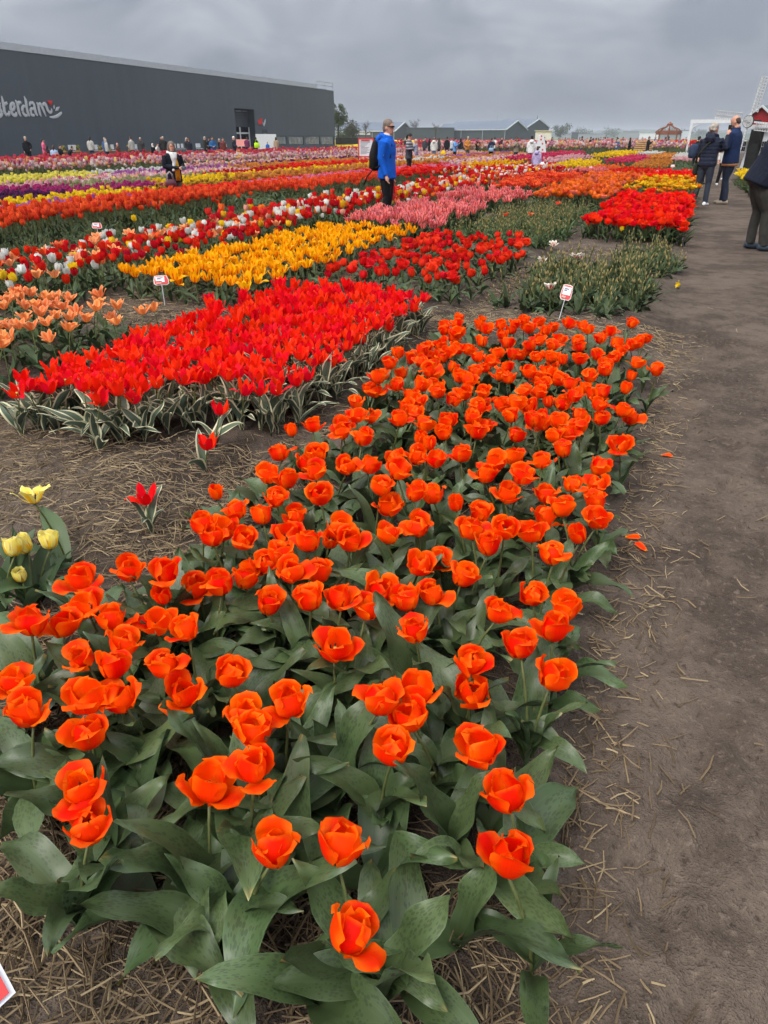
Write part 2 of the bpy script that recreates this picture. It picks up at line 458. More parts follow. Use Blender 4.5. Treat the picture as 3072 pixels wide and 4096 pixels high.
M['wine'] = petal_mat('wine_petal', (0.20, 0.02, 0.028, 1), None, (0.34, 0.06, 0.06, 1))
M['burgundy'] = petal_mat('burgundy_and_yellow_petal', (0.60, 0.35, 0.03, 1), None, (0.85, 0.55, 0.06, 1), flame=(0.13, 0.012, 0.008, 1), flame_w=0.85, flame_top=0.95,
                          palette=[(0, (0.68, 0.38, 0.03, 1)), (0.7, (0.72, 0.22, 0.05, 1))])
M['brownorange'] = petal_mat('brown_orange_petal', (0.62, 0.22, 0.035, 1), None, (0.76, 0.40, 0.10, 1))
M['peonygold'] = petal_mat('golden_double_petal', (0.86, 0.42, 0.008, 1), None, (0.88, 0.5, 0.02, 1), palette=[(0, (0.86, 0.47, 0.008, 1)), (0.5, (0.86, 0.58, 0.015, 1)), (0.75, (0.82, 0.20, 0.012, 1))])
M['redwhite'] = petal_mat('red_and_white_petal', (0.75, 0.03, 0.02, 1), None, (0.8, 0.2, 0.15, 1), palette=[(0, (0.72, 0.02, 0.012, 1)), (0.8, (0.80, 0.55, 0.5, 1))])
M['mix'] = petal_mat('mixed_petal', (0.7, 0.02, 0.02, 1), None, None, jitter=0.1, palette=[(0, (0.66, 0.010, 0.014, 1)), (0.40, (0.74, 0.035, 0.03, 1)), (0.55, (0.80, 0.80, 0.74, 1)), (0.73, (0.84, 0.18, 0.03, 1)), (0.86, (0.86, 0.52, 0.02, 1)), (0.95, (0.8, 0.4, 0.3, 1))])
M['redmix'] = petal_mat('crimson_pink_mixed_petal', (0.7, 0.02, 0.02, 1), None, (0.7, 0.2, 0.25, 1), edge_from=0.6, palette=[(0, (0.58, 0.012, 0.04, 1)), (0.45, (0.66, 0.05, 0.10, 1)), (0.75, (0.62, 0.02, 0.02, 1)), (0.88, (0.78, 0.4, 0.14, 1))])
M['pinkmix'] = petal_mat('pink_white_mixed_petal', (0.7, 0.02, 0.02, 1), None, (0.8, 0.62, 0.6, 1), edge_from=0.5, palette=[(0, (0.74, 0.36, 0.38, 1)), (0.3, (0.78, 0.66, 0.62, 1)), (0.5, (0.55, 0.05, 0.12, 1)), (0.66, (0.5, 0.17, 0.36, 1)), (0.8, (0.8, 0.35, 0.12, 1)), (0.92, (0.82, 0.6, 0.1, 1))])
M['greencream'] = petal_mat('green_cream_petal', (0.34, 0.34, 0.15, 1), (0.16, 0.22, 0.06, 1), (0.56, 0.46, 0.34, 1))
M['seedhead'] = wash('seed_head', (0.24, 0.19, 0.075, 1), 0.7, 0.2, 0.3, 30)
M['leaf'] = leaf_mat('tulip_leaf', (0.0416, 0.0720, 0.0304, 1), (0.0544, 0.0920, 0.0304, 1), trans=0.12)
M['leaf_spot'] = leaf_mat('mottled_tulip_leaf', (0.0560, 0.0880, 0.0395, 1), (0.0640, 0.1010, 0.0330, 1), spots=(0.0096, 0.0112, 0.0080, 1), trans=0.12, rough=0.42, spec=0.45, jitter=0.28)
M['leaf_edge'] = leaf_mat('cream_edged_tulip_leaf', (0.0680, 0.0976, 0.0688, 1), (0.0880, 0.1200, 0.0720, 1), margin=(0.60, 0.57, 0.38, 1))
M['leaf_dark'] = leaf_mat('striped_dark_leaf', (0.0440, 0.0720, 0.0320, 1), (0.0600, 0.1000, 0.0360, 1))
M['leaf_dull'] = leaf_mat('spent_tulip_leaf', (0.0528, 0.0800, 0.0368, 1), (0.0640, 0.0920, 0.0400, 1), jitter=0.3, rough=0.7)
M['leaf_grass'] = leaf_mat('spent_grassy_leaf', (0.0560, 0.0944, 0.0336, 1), (0.0640, 0.1040, 0.0400, 1), jitter=0.3, rough=0.7)
M['stem'] = wash('tulip_stem', (0.0920, 0.1080, 0.0360, 1), 0.5, 0.3, 0.25, 20)
M['stem_red'] = wash('tulip_stem_reddish', (0.1040, 0.0800, 0.0320, 1), 0.5, 0.3, 0.3, 20)
M['pistil'] = wash('pistil', (0.62, 0.50, 0.10, 1), 0.6, 0.2, 0.2, 90)
M['anther'] = wash('anther', (0.05, 0.03, 0.03, 1), 0.7, 0.2, 0.2, 90)
# ------------------------------------------------------------------ ground and path
def axis(lo, hi, fine, far_lo, far_hi, grow=1.13):
    a = list(np.arange(lo, hi + 1e-6, fine))
    s, x = fine, lo; left = []
    while x > far_lo: s *= grow; x -= s; left.append(x)
    s, x = fine, hi; right = []
    while x < far_hi: s *= grow; x += s; right.append(x)
    return np.array(left[::-1] + a + right)
gx = axis(-4.4, 1.9, 0.024, -6000, 6000)
gy = axis(0.25, 6.2, 0.026, -300, 7000, 1.10)
GX, GY = np.meshgrid(gx, gy, indexing='ij')
near = np.exp(-(np.maximum(0, GY - 6) / 2.6)) * np.exp(-(np.maximum(0, np.abs(GX + 1.2) - 3.2) / 1.6))
on_path = sstep(-0.02, 0.25, GX) * (1 - sstep(2.0, 2.4, GX))
bumpz = 0.030 * vnoise(GX * 1.7 + 9, GY * 1.7) + 0.022 * vnoise(GX * 5.1, GY * 5.1 + 3) + 0.018 * vnoise(GX * 12.3, GY * 12.3) + 0.013 * np.abs(vnoise(GX * 24 + 5, GY * 24))
flat = 1 - 0.30 * on_path
foot = 0.012 * on_path * np.minimum(0, vnoise(GX * 4.1 + 31, GY * 3.0 + 7) + 0.10) * 2.2
# shoe prints pressed into the path
_r = np.random.default_rng(19)
prints = np.zeros_like(GX)
for _k in range(220):
    fx, fy, fa = _r.uniform(0.15, 1.9), 0.4 + 8.5 * _r.random() ** 1.3, _r.normal(0.0, 0.5)
    sel = (np.abs(GX - fx) < 0.25) & (np.abs(GY - fy) < 0.25)
    dx, dy = GX[sel] - fx, GY[sel] - fy
    a_, b_ = dx * math.cos(fa) + dy * math.sin(fa), -dx * math.sin(fa) + dy * math.cos(fa)
    e_ = (a_ / (0.050 + 0.008 * np.sin(b_ * 18))) ** 2 + (b_ / 0.14) ** 2
    prints[sel] += -0.015 * np.exp(-e_ ** 2) + 0.008 * np.exp(-((e_ - 1.6) / 0.6) ** 2)
GZ = prints * near + ground_h(GX, GY) + (bumpz * flat + foot) * near
def soil_z(x, y):
    i = int(np.clip(np.searchsorted(gx, x) - 1, 0, len(gx) - 2)); j = int(np.clip(np.searchsorted(gy, y) - 1, 0, len(gy) - 2))
    a, b = (x - gx[i]) / (gx[i + 1] - gx[i]), (y - gy[j]) / (gy[j + 1] - gy[j])
    return float((GZ[i, j] * (1 - a) + GZ[i + 1, j] * a) * (1 - b) + (GZ[i, j + 1] * (1 - a) + GZ[i + 1, j + 1] * a) * b)
nxx, nyy = GX.shape
ii, jj = np.meshgrid(np.arange(nxx - 1), np.arange(nyy - 1), indexing='ij')
quads = np.stack([ii * nyy + jj, (ii + 1) * nyy + jj, (ii + 1) * nyy + jj + 1, ii * nyy + jj + 1], -1).reshape(-1, 4)
allv = np.stack([GX, GY, GZ], -1).reshape(-1, 3)
cx = allv[quads][:, :, 0].mean(1); cy = allv[quads][:, :, 1].mean(1)
is_path = (cx > 0.02) & (cx < np.where(cy > 21.5, 1.3, 2.25)) & (cy > -40) & (cy < 95)
def sub_mesh(name, q, m):
    used, inv = np.unique(q, return_inverse=True)
    return raw_mesh(name, allv[used], inv.reshape(-1, 4), [m])
tag(link('ground', sub_mesh('ground', quads[~is_path], M['soil'])), 'dry brown field soil between the tulip beds', 'ground', kind='structure')
tag(link('path', sub_mesh('path', quads[is_path], M['path'])), 'trodden bare earth path beside the beds', 'path', kind='structure')

# clods lying on the soil
def clod_mass():
    b = Build()
    ico = [(0, 0, 1)] + [(0.89 * math.cos(a), 0.89 * math.sin(a), 0.45) for a in np.arange(5) * 2 * math.pi / 5] + [(0.89 * math.cos(a), 0.89 * math.sin(a), -0.3) for a in (np.arange(5) + 0.5) * 2 * math.pi / 5]
    ico = np.array(ico)
    f = [(0, i + 1, (i + 1) % 5 + 1) for i in range(5)] + [(i + 1, i + 6, (i + 1) % 5 + 1) for i in range(5)] + [((i + 1) % 5 + 1, i + 6, (i + 1) % 5 + 6) for i in range(5)]
    r = np.random.default_rng(3)
    for k in range(5200):
        if k % 3 == 0: x, y = r.uniform(-3.8, -1.5), r.uniform(0.9, 2.9)
        elif k % 3 == 1: x, y = r.uniform(-0.1, 1.9), 0.5 + r.random() ** 1.6 * 6
        else: x, y = r.choice([-1.65, -3.4, -0.02]) + r.normal(0, 0.13), r.uniform(0.6, 8)
        s = 0.0018 + 0.009 * r.random() ** 3.4
        v = ico * s * r.uniform(0.45, 1.5, (len(ico), 3)) * np.array([1, r.uniform(0.6, 1), 0.55])
        b.add(v + np.array([x, y, soil_z(x, y) + - s * 0.1]), f)
    return b.mesh('soil_clods', [M['soil']], False)
tag(link('soil_crumbs', clod_mass()), 'loose crumbs and clods of brown soil on the ground', 'soil', kind='stuff')

# straw mulch
def straw_mass():
    b = Build(); r = np.random.default_rng(8)
    V, Fc, UV = [], [], []
    def one(x, y, L, lift):
        a = r.uniform(0, math.pi); w = r.uniform(0.0011, 0.0026); tone = float(np.clip(r.normal(0.5, 0.26), 0, 1))
        d = np.array([math.cos(a), math.sin(a)]); nrm = np.array([-d[1], d[0]])
        bend = r.normal(0, 0.24) * L
        slope = r.normal(0, 0.08) * L + (r.uniform(0.1, 0.4) * L if r.random() < 0.07 else 0)
        pts = []
        for k, t in enumerate((-0.5, 0.0, 0.5)):
            q = np.array([x, y]) + d * L * t + nrm * (bend * (0.25 - t * t))
            pts.append((q[0], q[1], soil_z(q[0], q[1]) + lift + slope * t + abs(slope) * 0.5 + w))
        n0 = 9 * len(V)
        vv = []
        for k, p in enumerate(pts):
            ww = w * (1.0 if k < 2 else 0.75)
            vv += [(p[0] + nrm[0] * ww, p[1] + nrm[1] * ww, p[2] - ww * 0.4), (p[0] - nrm[0] * ww, p[1] - nrm[1] * ww, p[2] - ww * 0.4), (p[0], p[1], p[2] + ww)]
        V.append(vv); UV.extend([(tone, 0.5)] * 9)
        for k in (0, 1):
            o = n0 + 3 * k
            for i, j in ((0, 1), (1, 2), (2, 0)): Fc.append((o + i, o + j, o + 3 + j, o + 3 + i))
    def area(n, fx, fy, Lr=(0.03, 0.13), lift=0.016):
        for _ in range(n): one(fx(), fy(), r.uniform(*Lr) * r.uniform(0.6, 1.0), abs(r.normal(0, lift)))
    U = r.uniform
    area(5200, lambda: U(-3.7, -1.35), lambda: 1.0 + 1.65 * r.beta(2.0, 1.7))                   # in front of the scarlet bed
    area(2600, lambda: U(-1.75, -0.0), lambda: U(0.30, 0.85), (0.04, 0.19), 0.012)               # at the foot of the orange bed
    area(1500, lambda: U(-1.9, -0.9), lambda: U(0.3, 1.3), (0.05, 0.2), 0.014)
    area(1400, lambda: -0.05 + abs(r.normal(0, 0.13)), lambda: 0.45 + 5.6 * r.random() ** 1.3, (0.02, 0.10), 0.004)
    area(130, lambda: U(0.0, 1.3), lambda: 0.5 + 7 * r.random() ** 1.4, (0.02, 0.09), 0.001)
    area(1200, lambda: U(-1.5, -0.1), lambda: U(0.8, 3.0), (0.04, 0.14))
    area(1500, lambda: r.normal(-1.68, 0.10), lambda: U(1.6, 8.5))
    area(1300, lambda: U(-1.6, -0.05), lambda: r.normal(5.72, 0.22))
    area(900, lambda: U(-3.3, -1.6), lambda: r.normal(5.55, 0.16))
    area(1700, lambda: U(-5.0, -3.4), lambda: r.normal(4.75, 0.33))
    area(900, lambda: r.normal(-3.40, 0.09), lambda: U(4.2, 9.0))
    area(600, lambda: r.normal(-5.05, 0.10), lambda: U(4.0, 9.0))
    area(500, lambda: U(-1.6, 0.0), lambda: r.normal(9.9, 0.35))
    me = raw_mesh('straw', np.array(V).reshape(-1, 3), Fc, [M['straw']], uv=UV, smooth=False)
    return me
tag(link('straw_mulch', straw_mass()), 'dry pale straw scattered over the soil round the beds', 'straw', kind='stuff')
# ------------------------------------------------------------------ tulip pieces
def interp(x, xs, ys):
    x = np.asarray(x, float); y = np.interp(x, xs, ys)
    return y
def petal_grid(r, n, m, L, W, angs, phi, r0=0.004, point=4.0, wave=0.004, curl=0.0, wrap=1.0):
    """One petal: midline climbs through the elevation angles ANGS (at 0, .35, .75, 1 of its length)."""
    t = np.linspace(0, 1, n) ** (0.8 if n > 8 else 1.0)
    tf = np.linspace(0, 1, 60)
    th = np.radians(np.interp(tf, [0, 0.35, 0.75, 1.0], angs))
    k = np.ones(7) / 7
    th = np.convolve(np.pad(th, 3, mode='edge'), k, mode='valid')
    rr = r0 + np.concatenate([[0], np.cumsum(np.cos(th[:-1]))]) * L / 59
    zz = np.concatenate([[0], np.cumsum(np.sin(th[:-1]))]) * L / 59
    rad, zed, ang = np.interp(t, tf, rr), np.interp(t, tf, zz), np.interp(t, tf, th)
    w = W * np.maximum(0.30 * (1 - t), np.minimum(1, 1.12 * t ** 0.6)) * np.maximum(1 - t ** point, 0) ** (0.55 if point > 3 else 0.75)
    w[-1] = W * 0.03
    s = np.linspace(-1, 1, m)
    ph1, ph2 = r.uniform(0, 6.3, 2)
    P = np.zeros((n, m, 3)); UV = np.zeros((n, m, 2))
    for i in range(n):
        Rc = max(rad[i], 0.013) * wrap * (1 + 1.4 * t[i] ** 3)
        a = np.clip(s * w[i] / Rc, -1.7, 1.7)
        out = Rc * (np.cos(a) - 1)
        tang = Rc * np.sin(a)
        edge = np.abs(s) ** 2.2
        wob = wave * edge * t[i] * (np.sin(2 * math.pi * (1.3 * t[i]) + np.where(s > 0, ph1, ph2)) + 0.45 * np.sin(2 * math.pi * 3.7 * t[i] + 2 * np.where(s > 0, ph2, ph1))) + curl * edge * t[i] ** 2 - 0.0016 * np.exp(-(s / 0.18) ** 2) * t[i]
        out = out + wob * math.sin(ang[i])
        z = zed[i] - wob * math.cos(ang[i])
        x = rad[i] + out
        P[i, :, 0] = x * math.cos(phi) - tang * math.sin(phi)
        P[i, :, 1] = x * math.sin(phi) + tang * math.cos(phi)
        P[i, :, 2] = z
        UV[i, :, 0] = s * 0.5 + 0.5; UV[i, :, 1] = t[i]
    return P, UV

def petal_faces(n, m):
    return [(i * m + j, i * m + j + 1, (i + 1) * m + j + 1, (i + 1) * m + j) for i in range(n - 1) for j in range(m - 1)]

def bloom_petals(r, style, n=9, m=7):
    out = []
    p0 = r.uniform(0, 6.3)
    openness = r.random()
    for k in range(6):
        inner = k >= 3
        phi = p0 + (k % 3) * 2 * math.pi / 3 + (math.pi / 3 if inner else 0) + r.normal(0, 0.10)
        if style == 'orange':
            L = r.uniform(0.068, 0.080) * (0.97 if inner else 1.0); W = r.uniform(0.039, 0.046)
            openness_ = openness ** 1.6
            base = [0, 64 - 10 * openness_, 100 - 26 * openness_, 52 - 40 * openness_]
            if inner: angs = [10, base[1] + 8, base[2] + 26, base[3] + 74]
            else: angs = list(base)
            angs = [a + r.normal(0, 5) for a in angs]
            if not inner and r.random() < 0.16: angs = [0, 58 + r.normal(0, 8), 30 + r.normal(0, 14), -30 + r.normal(0, 20)]     # a petal that has flopped outwards
            elif not inner and r.random() < 0.4: angs[3] -= 38
            out.append(petal_grid(r, n, m, L, W, angs, phi, 0.004 if inner else 0.0055, 5.0, 0.007, r.uniform(-0.004, 0.010), 1.05))
        elif style == 'scarlet':
            L = r.uniform(0.078, 0.092); W = r.uniform(0.026, 0.031)
            base = [8, 70 - 8 * openness, 86 - 14 * openness, 60 - 25 * openness]
            angs = [a + r.normal(0, 6) + (6 if inner else 0) for a in base]
            if not inner and r.random() < 0.12: angs = [5, 55, 10, -40]
            out.append(petal_grid(r, n, m, L, W, angs, phi, 0.004, 2.0, 0.004, r.uniform(-0.002, 0.005), 1.1))
        elif style == 'lily':
            L = r.uniform(0.070, 0.082); W = r.uniform(0.021, 0.025)
            base = [10, 74, 74 - 10 * openness, 52 - 22 * openness]
            angs = [a + r.normal(0, 5) + (4 if inner else 0) for a in base]
            out.append(petal_grid(r, n, m, L, W, angs, phi, 0.004, 1.9, 0.003, 0.002, 1.1))
        elif style == 'open':
            L = r.uniform(0.066, 0.074); W = r.uniform(0.024, 0.028)
            base = [16, 66 - 10 * openness, 56 - 16 * openness, 30 - 20 * openness]
            angs = [a + r.normal(0, 6) + (8 if inner else 0) for a in base]
            out.append(petal_grid(r, n, m, L, W, angs, phi, 0.004, 2.8, 0.004, 0.003, 1.2))
        elif style == 'cup':
            L = r.uniform(0.062, 0.070); W = r.uniform(0.031, 0.036)
            base = [4, 76, 104 - 14 * openness, 88 - 24 * openness]
            angs = [a + r.normal(0, 4) for a in base]
            out.append(petal_grid(r, n, m, L, W, angs, phi, 0.004 if inner else 0.0055, 3.2, 0.002, 0.0, 1.0))
        elif style == 'double':
            L = r.uniform(0.040, 0.055); W = r.uniform(0.022, 0.026)
            angs = [10 + (12 if inner else 0), 50 + r.normal(0, 15), 70 + r.normal(0, 20), 60 + r.normal(0, 25)]
            out.append(petal_grid(r, n, m, L, W, angs, phi, 0.004, 4.0, 0.006, 0.004, 1.2))
    return out

def core_mesh(name, anthers=True):
    b = Build()
    b.tube([(0, 0, -0.006), (0, 0, 0.0), (0, 0, 0.004)], [0.0035, 0.006, 0.004], 6, 0)
    b.tube([(0, 0, 0.003), (0, 0, 0.022), (0, 0, 0.027)], [0.0042, 0.0038, 0.0058], 6, 1)
    for k in range(6):
        a = k * math.pi / 3
        b.tube([(0.005 * math.cos(a), 0.005 * math.sin(a), 0.003), (0.011 * math.cos(a), 0.011 * math.sin(a), 0.016)], 0.0012, 4, 1)
        b.tube([(0.011 * math.cos(a), 0.011 * math.sin(a), 0.015), (0.0125 * math.cos(a), 0.0125 * math.sin(a), 0.028)], [0.0026, 0.0016], 4, 2)
    return b.mesh(name, [M['stem'], M['pistil'], M['anther']], True)
CORE = core_mesh('bloom_core')

def petal_sets(style, mat, count, seed, n=9, m=7):
    """Blooms whose petals are meshes of their own."""
    r = np.random.default_rng(seed); sets = []
    for k in range(count):
        sets.append([raw_mesh('petal', P.reshape(-1, 3), petal_faces(*P.shape[:2]), [mat], uv=UV.reshape(-1, 2)) for P, UV in bloom_petals(r, style, n, m)])
    return sets
def bloom_meshes(style, mats, count, seed, n=7, m=5, rounds=1):
    """Blooms as one mesh each, for flowers that stand farther off."""
    r = np.random.default_rng(seed); out = []
    for k in range(count):
        b = Build()
        for q in range(rounds):
            for P, UV in bloom_petals(r, style, n, m):
                b.add(P.reshape(-1, 3) * (1 - 0.22 * q), petal_faces(*P.shape[:2]), 0, UV.reshape(-1, 2))
        out.append(b)
    return [[b.mesh('bloom', [mt], True) for b in out] for mt in mats] if isinstance(mats, (list, tuple)) else [b.mesh('bloom', [mats], True) for b in out]

def leaf_grid(r, n, m, L, W, a0, bend, fold=0.5, wave=0.008, twist=0.0, sway=0.0, floor=-0.004):
    t = np.linspace(0, 1, n)
    th = np.radians(a0 - bend * t ** 1.35)
    x = 0.004 + np.concatenate([[0], np.cumsum(np.cos((th[1:] + th[:-1]) / 2))]) * L / (n - 1)
    z = np.concatenate([[0], np.cumsum(np.sin((th[1:] + th[:-1]) / 2))]) * L / (n - 1)
    y = sway * L * t ** 2
    w = W * np.maximum(0.34 * (1 - t) ** 0.5, np.sin(math.pi * np.clip(t, 0, 1) ** 0.80) ** 0.72)
    w = np.where(t > 0.9, np.minimum(w, W * (1 - t) * 3.3 + 0.0004), w)
    s = np.linspace(-1, 1, m)
    ph = r.uniform(0, 6.3, 2); fr = r.uniform(1.2, 2.4)
    P = np.zeros((n, m, 3)); UV = np.zeros((n, m, 2))
    for i in range(n):
        fo = fold * (1.5 * (1 - t[i]) ** 2 + 0.30)
        lift = fo * w[i] * (np.sqrt(s * s + 0.02) - 0.14) + wave * np.abs(s) ** 1.6 * np.sin(2 * math.pi * fr * t[i] + np.where(s > 0, ph[0], ph[1])) * min(1, 3 * t[i])
        tw = twist * t[i]
        lat = s * w[i] * math.sqrt(max(0.15, 1 - min(0.8, fo * 0.5) ** 2))
        ca, sa = math.cos(tw), math.sin(tw)
        lat2, lift2 = lat * ca - lift * sa, lat * sa + lift * ca
        nx, nz = -math.sin(th[i]), math.cos(th[i])
        P[i, :, 0] = x[i] + nx * lift2
        P[i, :, 1] = y[i] + lat2
        P[i, :, 2] = z[i] + nz * lift2
        UV[i, :, 0] = s * 0.5 + 0.5; UV[i, :, 1] = t[i]
    P[:, :, 2] = np.where(P[:, :, 2] < floor, floor + 0.15 * (P[:, :, 2] - floor) + 0.004, P[:, :, 2])
    P[:, :, 2] = np.maximum(P[:, :, 2], floor - 0.004)
    return P, UV
def leaf_meshes(mat, specs, seed, n=13, m=7, name='leaf'):
    r = np.random.default_rng(seed); out = []
    for sp in specs:
        P, UV = leaf_grid(r, n, m, **sp)
        out.append(raw_mesh(name, P.reshape(-1, 3), petal_faces(n, m), [mat], uv=UV.reshape(-1, 2)))
    return out
def leaf_specs(count, seed, L=(0.2, 0.28), W=(0.03, 0.045), a0=(45, 80), bend=(20, 110), fold=(0.35, 0.8), wave=(0.004, 0.012)):
    r = np.random.default_rng(seed)
    return [dict(L=r.uniform(*L), W=r.uniform(*W), a0=r.uniform(*a0), bend=r.uniform(*bend), fold=r.uniform(*fold), wave=r.uniform(*wave), twist=r.normal(0, 0.5), sway=r.normal(0, 0.15)) for _ in range(count)]

def stem_meshes(mat, count, seed, rad=0.0038, lean=0.03):
    """Stems 1 m tall before scaling; returns mesh, offset of the top, its tilt."""
    r = np.random.default_rng(seed); out = []
    for k in range(count):
        dx, dy = r.normal(0, lean, 2)
        b = Build()
        ts = np.linspace(0, 1, 6)
        pts = [(dx * t * t, dy * t * t, t * 0.25 - 0.02 * (1 - t)) for t in ts]
        b.tube(pts, np.interp(ts, [0, 1], [rad * 1.15, rad * 0.85]), 6, 0)
        out.append((b.mesh('stem', [mat], True), dx, dy))
    return out

STEMS = stem_meshes(M['stem'], 8, 21)
STEMS_RED = stem_meshes(M['stem_red'], 5, 22)

def place_tulip(name, x, y, h, petals=None, bloom=None, leaves=(), nleaf=3, lscale=1.0, bscale=1.0, label=None, group=None, stems=STEMS, root_empty=True, tilt=0.16, r=random, lrot=None, spin=None, aim=None):
    """A tulip at (x, y) with its bloom base about h above the soil; returns the root."""
    z = soil_z(x, y) - 0.004
    st, dx, dy = stems[r.randrange(len(stems))]
    k = h / 0.25
    rz = r.uniform(0, 6.283) if spin is None else spin
    if root_empty:
        root = empty(name, (x, y, z), rz)
        link('stem', st, root, scl=(1, 1, k))
    else:
        root = link(name, st, loc=(x, y, z), rot=(0, 0, rz), scl=(1, 1, 1))
        k = 1.0; h = 0.25
        root.scale = (1, 1, 1)
    if aim is not None:                       # stand so that the bloom, not the foot, is over (x, y)
        ox, oy = dx * math.cos(rz) - dy * math.sin(rz), dx * math.sin(rz) + dy * math.cos(rz)
        root.location.x -= ox; root.location.y -= oy
    top = (dx, dy, h)
    ex, ey = -dy * 3 + r.gauss(0, tilt), dx * 3 + r.gauss(0, tilt)
    if petals is not None:
        b = link('bloom', CORE, root, top, (ex, ey, r.uniform(0, 6.283)), bscale)
        for me in petals: link('petal', me, b)
    elif bloom is not None:
        link('bloom', bloom, root, top, (ex, ey, r.uniform(0, 6.283)), bscale)
    a = r.uniform(0, 6.283)
    for i in range(nleaf):
        link('leaf', leaves[r.randrange(len(leaves))], root, (0, 0, 0.006 + 0.012 * i), (r.gauss(0, 0.06), r.gauss(0, 0.06), a + i * 6.283 / nleaf + r.gauss(0, 0.35)), lscale * r.uniform(0.85, 1.15) * (1 - 0.07 * i))
    tag(root, label, 'tulip', group)
    return root
# ------------------------------------------------------------------ the orange bed in front
OB = """745 2040|1097 1865|727 1845|587 1850|1105 1728|190 1790|183 1703|450 1713|550 1682|848 1640|1033 1637|890 1572|895 1507|815 1540|625 1540|552 1602|530 1568|190 1593|268 1515|192 1520|70 1548|35 1485|395 1512|498 1470|360 1450|247 1460|185 1427|262 1410|720 1412|1190 1470|1016 1447|1125 1422|1022 1513|1195 1373|1072 1340|1150 1308|1222 1325|898 1375|788 1337|410 1383|345 1373|245 1358|137 1365|68 1365|193 1325|178 1262|278 1255|360 1315|428 1287|480 1287|360 1270|580 1322|672 1305|737 1310|815 1287|878 1315|935 1300|995 1262|945 1230|905 1235|835 1178|690 1255|632 1248|575 1232|530 1265|605 1215|668 1193|622 1180|757 1185|710 1180|730 1158|520 1180|460 1183|440 1155|482 1160|570 1140|515 1122|643 1135|600 1098|468 1082|622 1060|580 1048|610 998|655 1012|695 1083|683 1040|688 995|632 938|676 928|740 945|770 912|802 912|845 1105|823 1062|795 1025|750 1025|858 1030|892 1083|938 1085|940 1010|905 1000|862 1000|995 1000|985 1108|1035 1120|1020 1155|1055 1190|1090 1150|1090 1085|1045 1040|1070 1018|1125 1050|1170 1135|1215 1115|1255 1160|1195 1208|1180 1085|1235 1065|1290 1025|1285 1055|1290 1090|1290 1128|1170 1013|1340 965|1112 960|1225 958|1200 962|1250 938|960 955|905 960|915 933|965 928|1050 940|1028 947|1045 885|975 875|1000 860|1080 885|1105 917|1110 885|1140 890|1150 925|1172 932|1185 885|1205 925|1215 888|1250 912|1290 893|1295 920|1340 895|1365 902|905 880|862 920|877 893|905 845|860 848|810 860|770 887|795 858|738 930|870 818|940 845|975 805|1025 815|1050 803|828 820|862 770|887 777|913 763|955 745|990 725|1010 765|985 760|1042 740|1055 720|1080 712|1110 710|1130 703|1142 722|1165 705|1165 740|1195 715|1225 710|1177 727|1205 740|1245 747|1268 725|1258 713|1318 727|1362 703|1378 747|1392 735|1375 785|1422 790|1362 815|1350 850|1310 795|1275 825|1263 850|1230 845|1205 828|1180 815|1160 780|1190 785|1215 792|1250 785|1105 773|1122 770|1075 775|1060 790|1100 830|1130 860|1162 862|1240 872|1278 870|1045 858|1300 862|1095 800|1140 812|1010 835|905 790|930 800|965 770"""
ORANGE_AT = [tuple(float(a) * 3072 / 1659 for a in q.split()) for q in OB.split('|')]
PET_O = petal_sets('orange', M['orange'], 26, 31, 14, 9)
PET_BUD = petal_sets('cup', M['orange'], 4, 32, 9, 7)
LEAF_O = leaf_meshes(M['leaf_spot'], leaf_specs(26, 33, (0.19, 0.28), (0.026, 0.041), (45, 84), (10, 95), (0.35, 0.85), (0.006, 0.016))
                     + leaf_specs(6, 34, (0.22, 0.28), (0.034, 0.046), (35, 55), (30, 75), (0.25, 0.6), (0.006, 0.014)), 35, 15, 7)
ORANGE_LABEL = 'bright orange tulip with mottled grey-green leaves growing in the wide orange bed in front'
ORANGE_GROUP = 'orange tulips in the front bed beside the path'
ORANGE_OWN = {
    0: 'wide open orange tulip nearest the bottom edge, alone at the tip of the orange bed',
    1: 'big open orange tulip on a leaning stem at the front right corner of the bed',
    2: 'upright orange tulip with two drooping side petals, second from the bottom edge',
    3: 'orange tulip with a squarish open cup, just beside the one with drooping side petals',
    4: 'light orange tulip with rounded petals above the front right corner bloom',
    5: 'floppy open orange tulip under another bloom at the front left of the bed',
    6: 'plump orange tulip directly above the floppy open one at the front left',
    7: 'pointed orange tulip bud left of the open one in the front third of the bed',
    29: 'orange tulip nearest the path, its lowest petal sticking out sideways',
    32: 'low orange tulip half hidden under a broad mottled leaf near the path side',
    79: 'single orange tulip standing alone at the left edge of the bed by the bare soil',
    60: 'small wide open orange tulip with a gap of leaves all round it',
    21: 'orange tulip cut by the left edge of the picture',
}
_used = set()
_ones = 'zero one two three four five six seven eight nine ten eleven twelve thirteen fourteen fifteen sixteen seventeen eighteen nineteen'.split()
_tens = 'zero ten twenty thirty forty fifty sixty seventy eighty ninety'.split()
def in_words(n):
    n = min(99.0, max(1.0, round(n * 2) / 2)); k = int(n)
    w = _ones[k] if k < 20 else _tens[k // 10] + ('' if k % 10 == 0 else '-' + _ones[k % 10])
    return w + (' and a half' if n > k else '')
def by_place(what, u, v):
    """A label that gives the place in the picture, for flowers that nothing else tells apart."""
    t = f'{what} {in_words(100 * u / 3072)} percent across, {in_words(100 * v / 4096)} percent down'
    if len(t.split()) <= 14: t += ' the picture'
    if t in _used and len(t.replace(' the picture', '').split()) <= 14: t = t.replace(' the picture', '') + ' behind another'
    _used.add(t)
    return t
def seen_at(x, y, z):
    p = np.array([x, y, z - CAM_H]); c, s = math.cos(-YAW), math.sin(-YAW)
    q = np.array([c * p[0] - s * p[1], s * p[0] + c * p[1], p[2]]); D = q @ _fw
    return 1536 + F_PX * q[0] / D, 2048 - F_PX * (q @ _up) / D
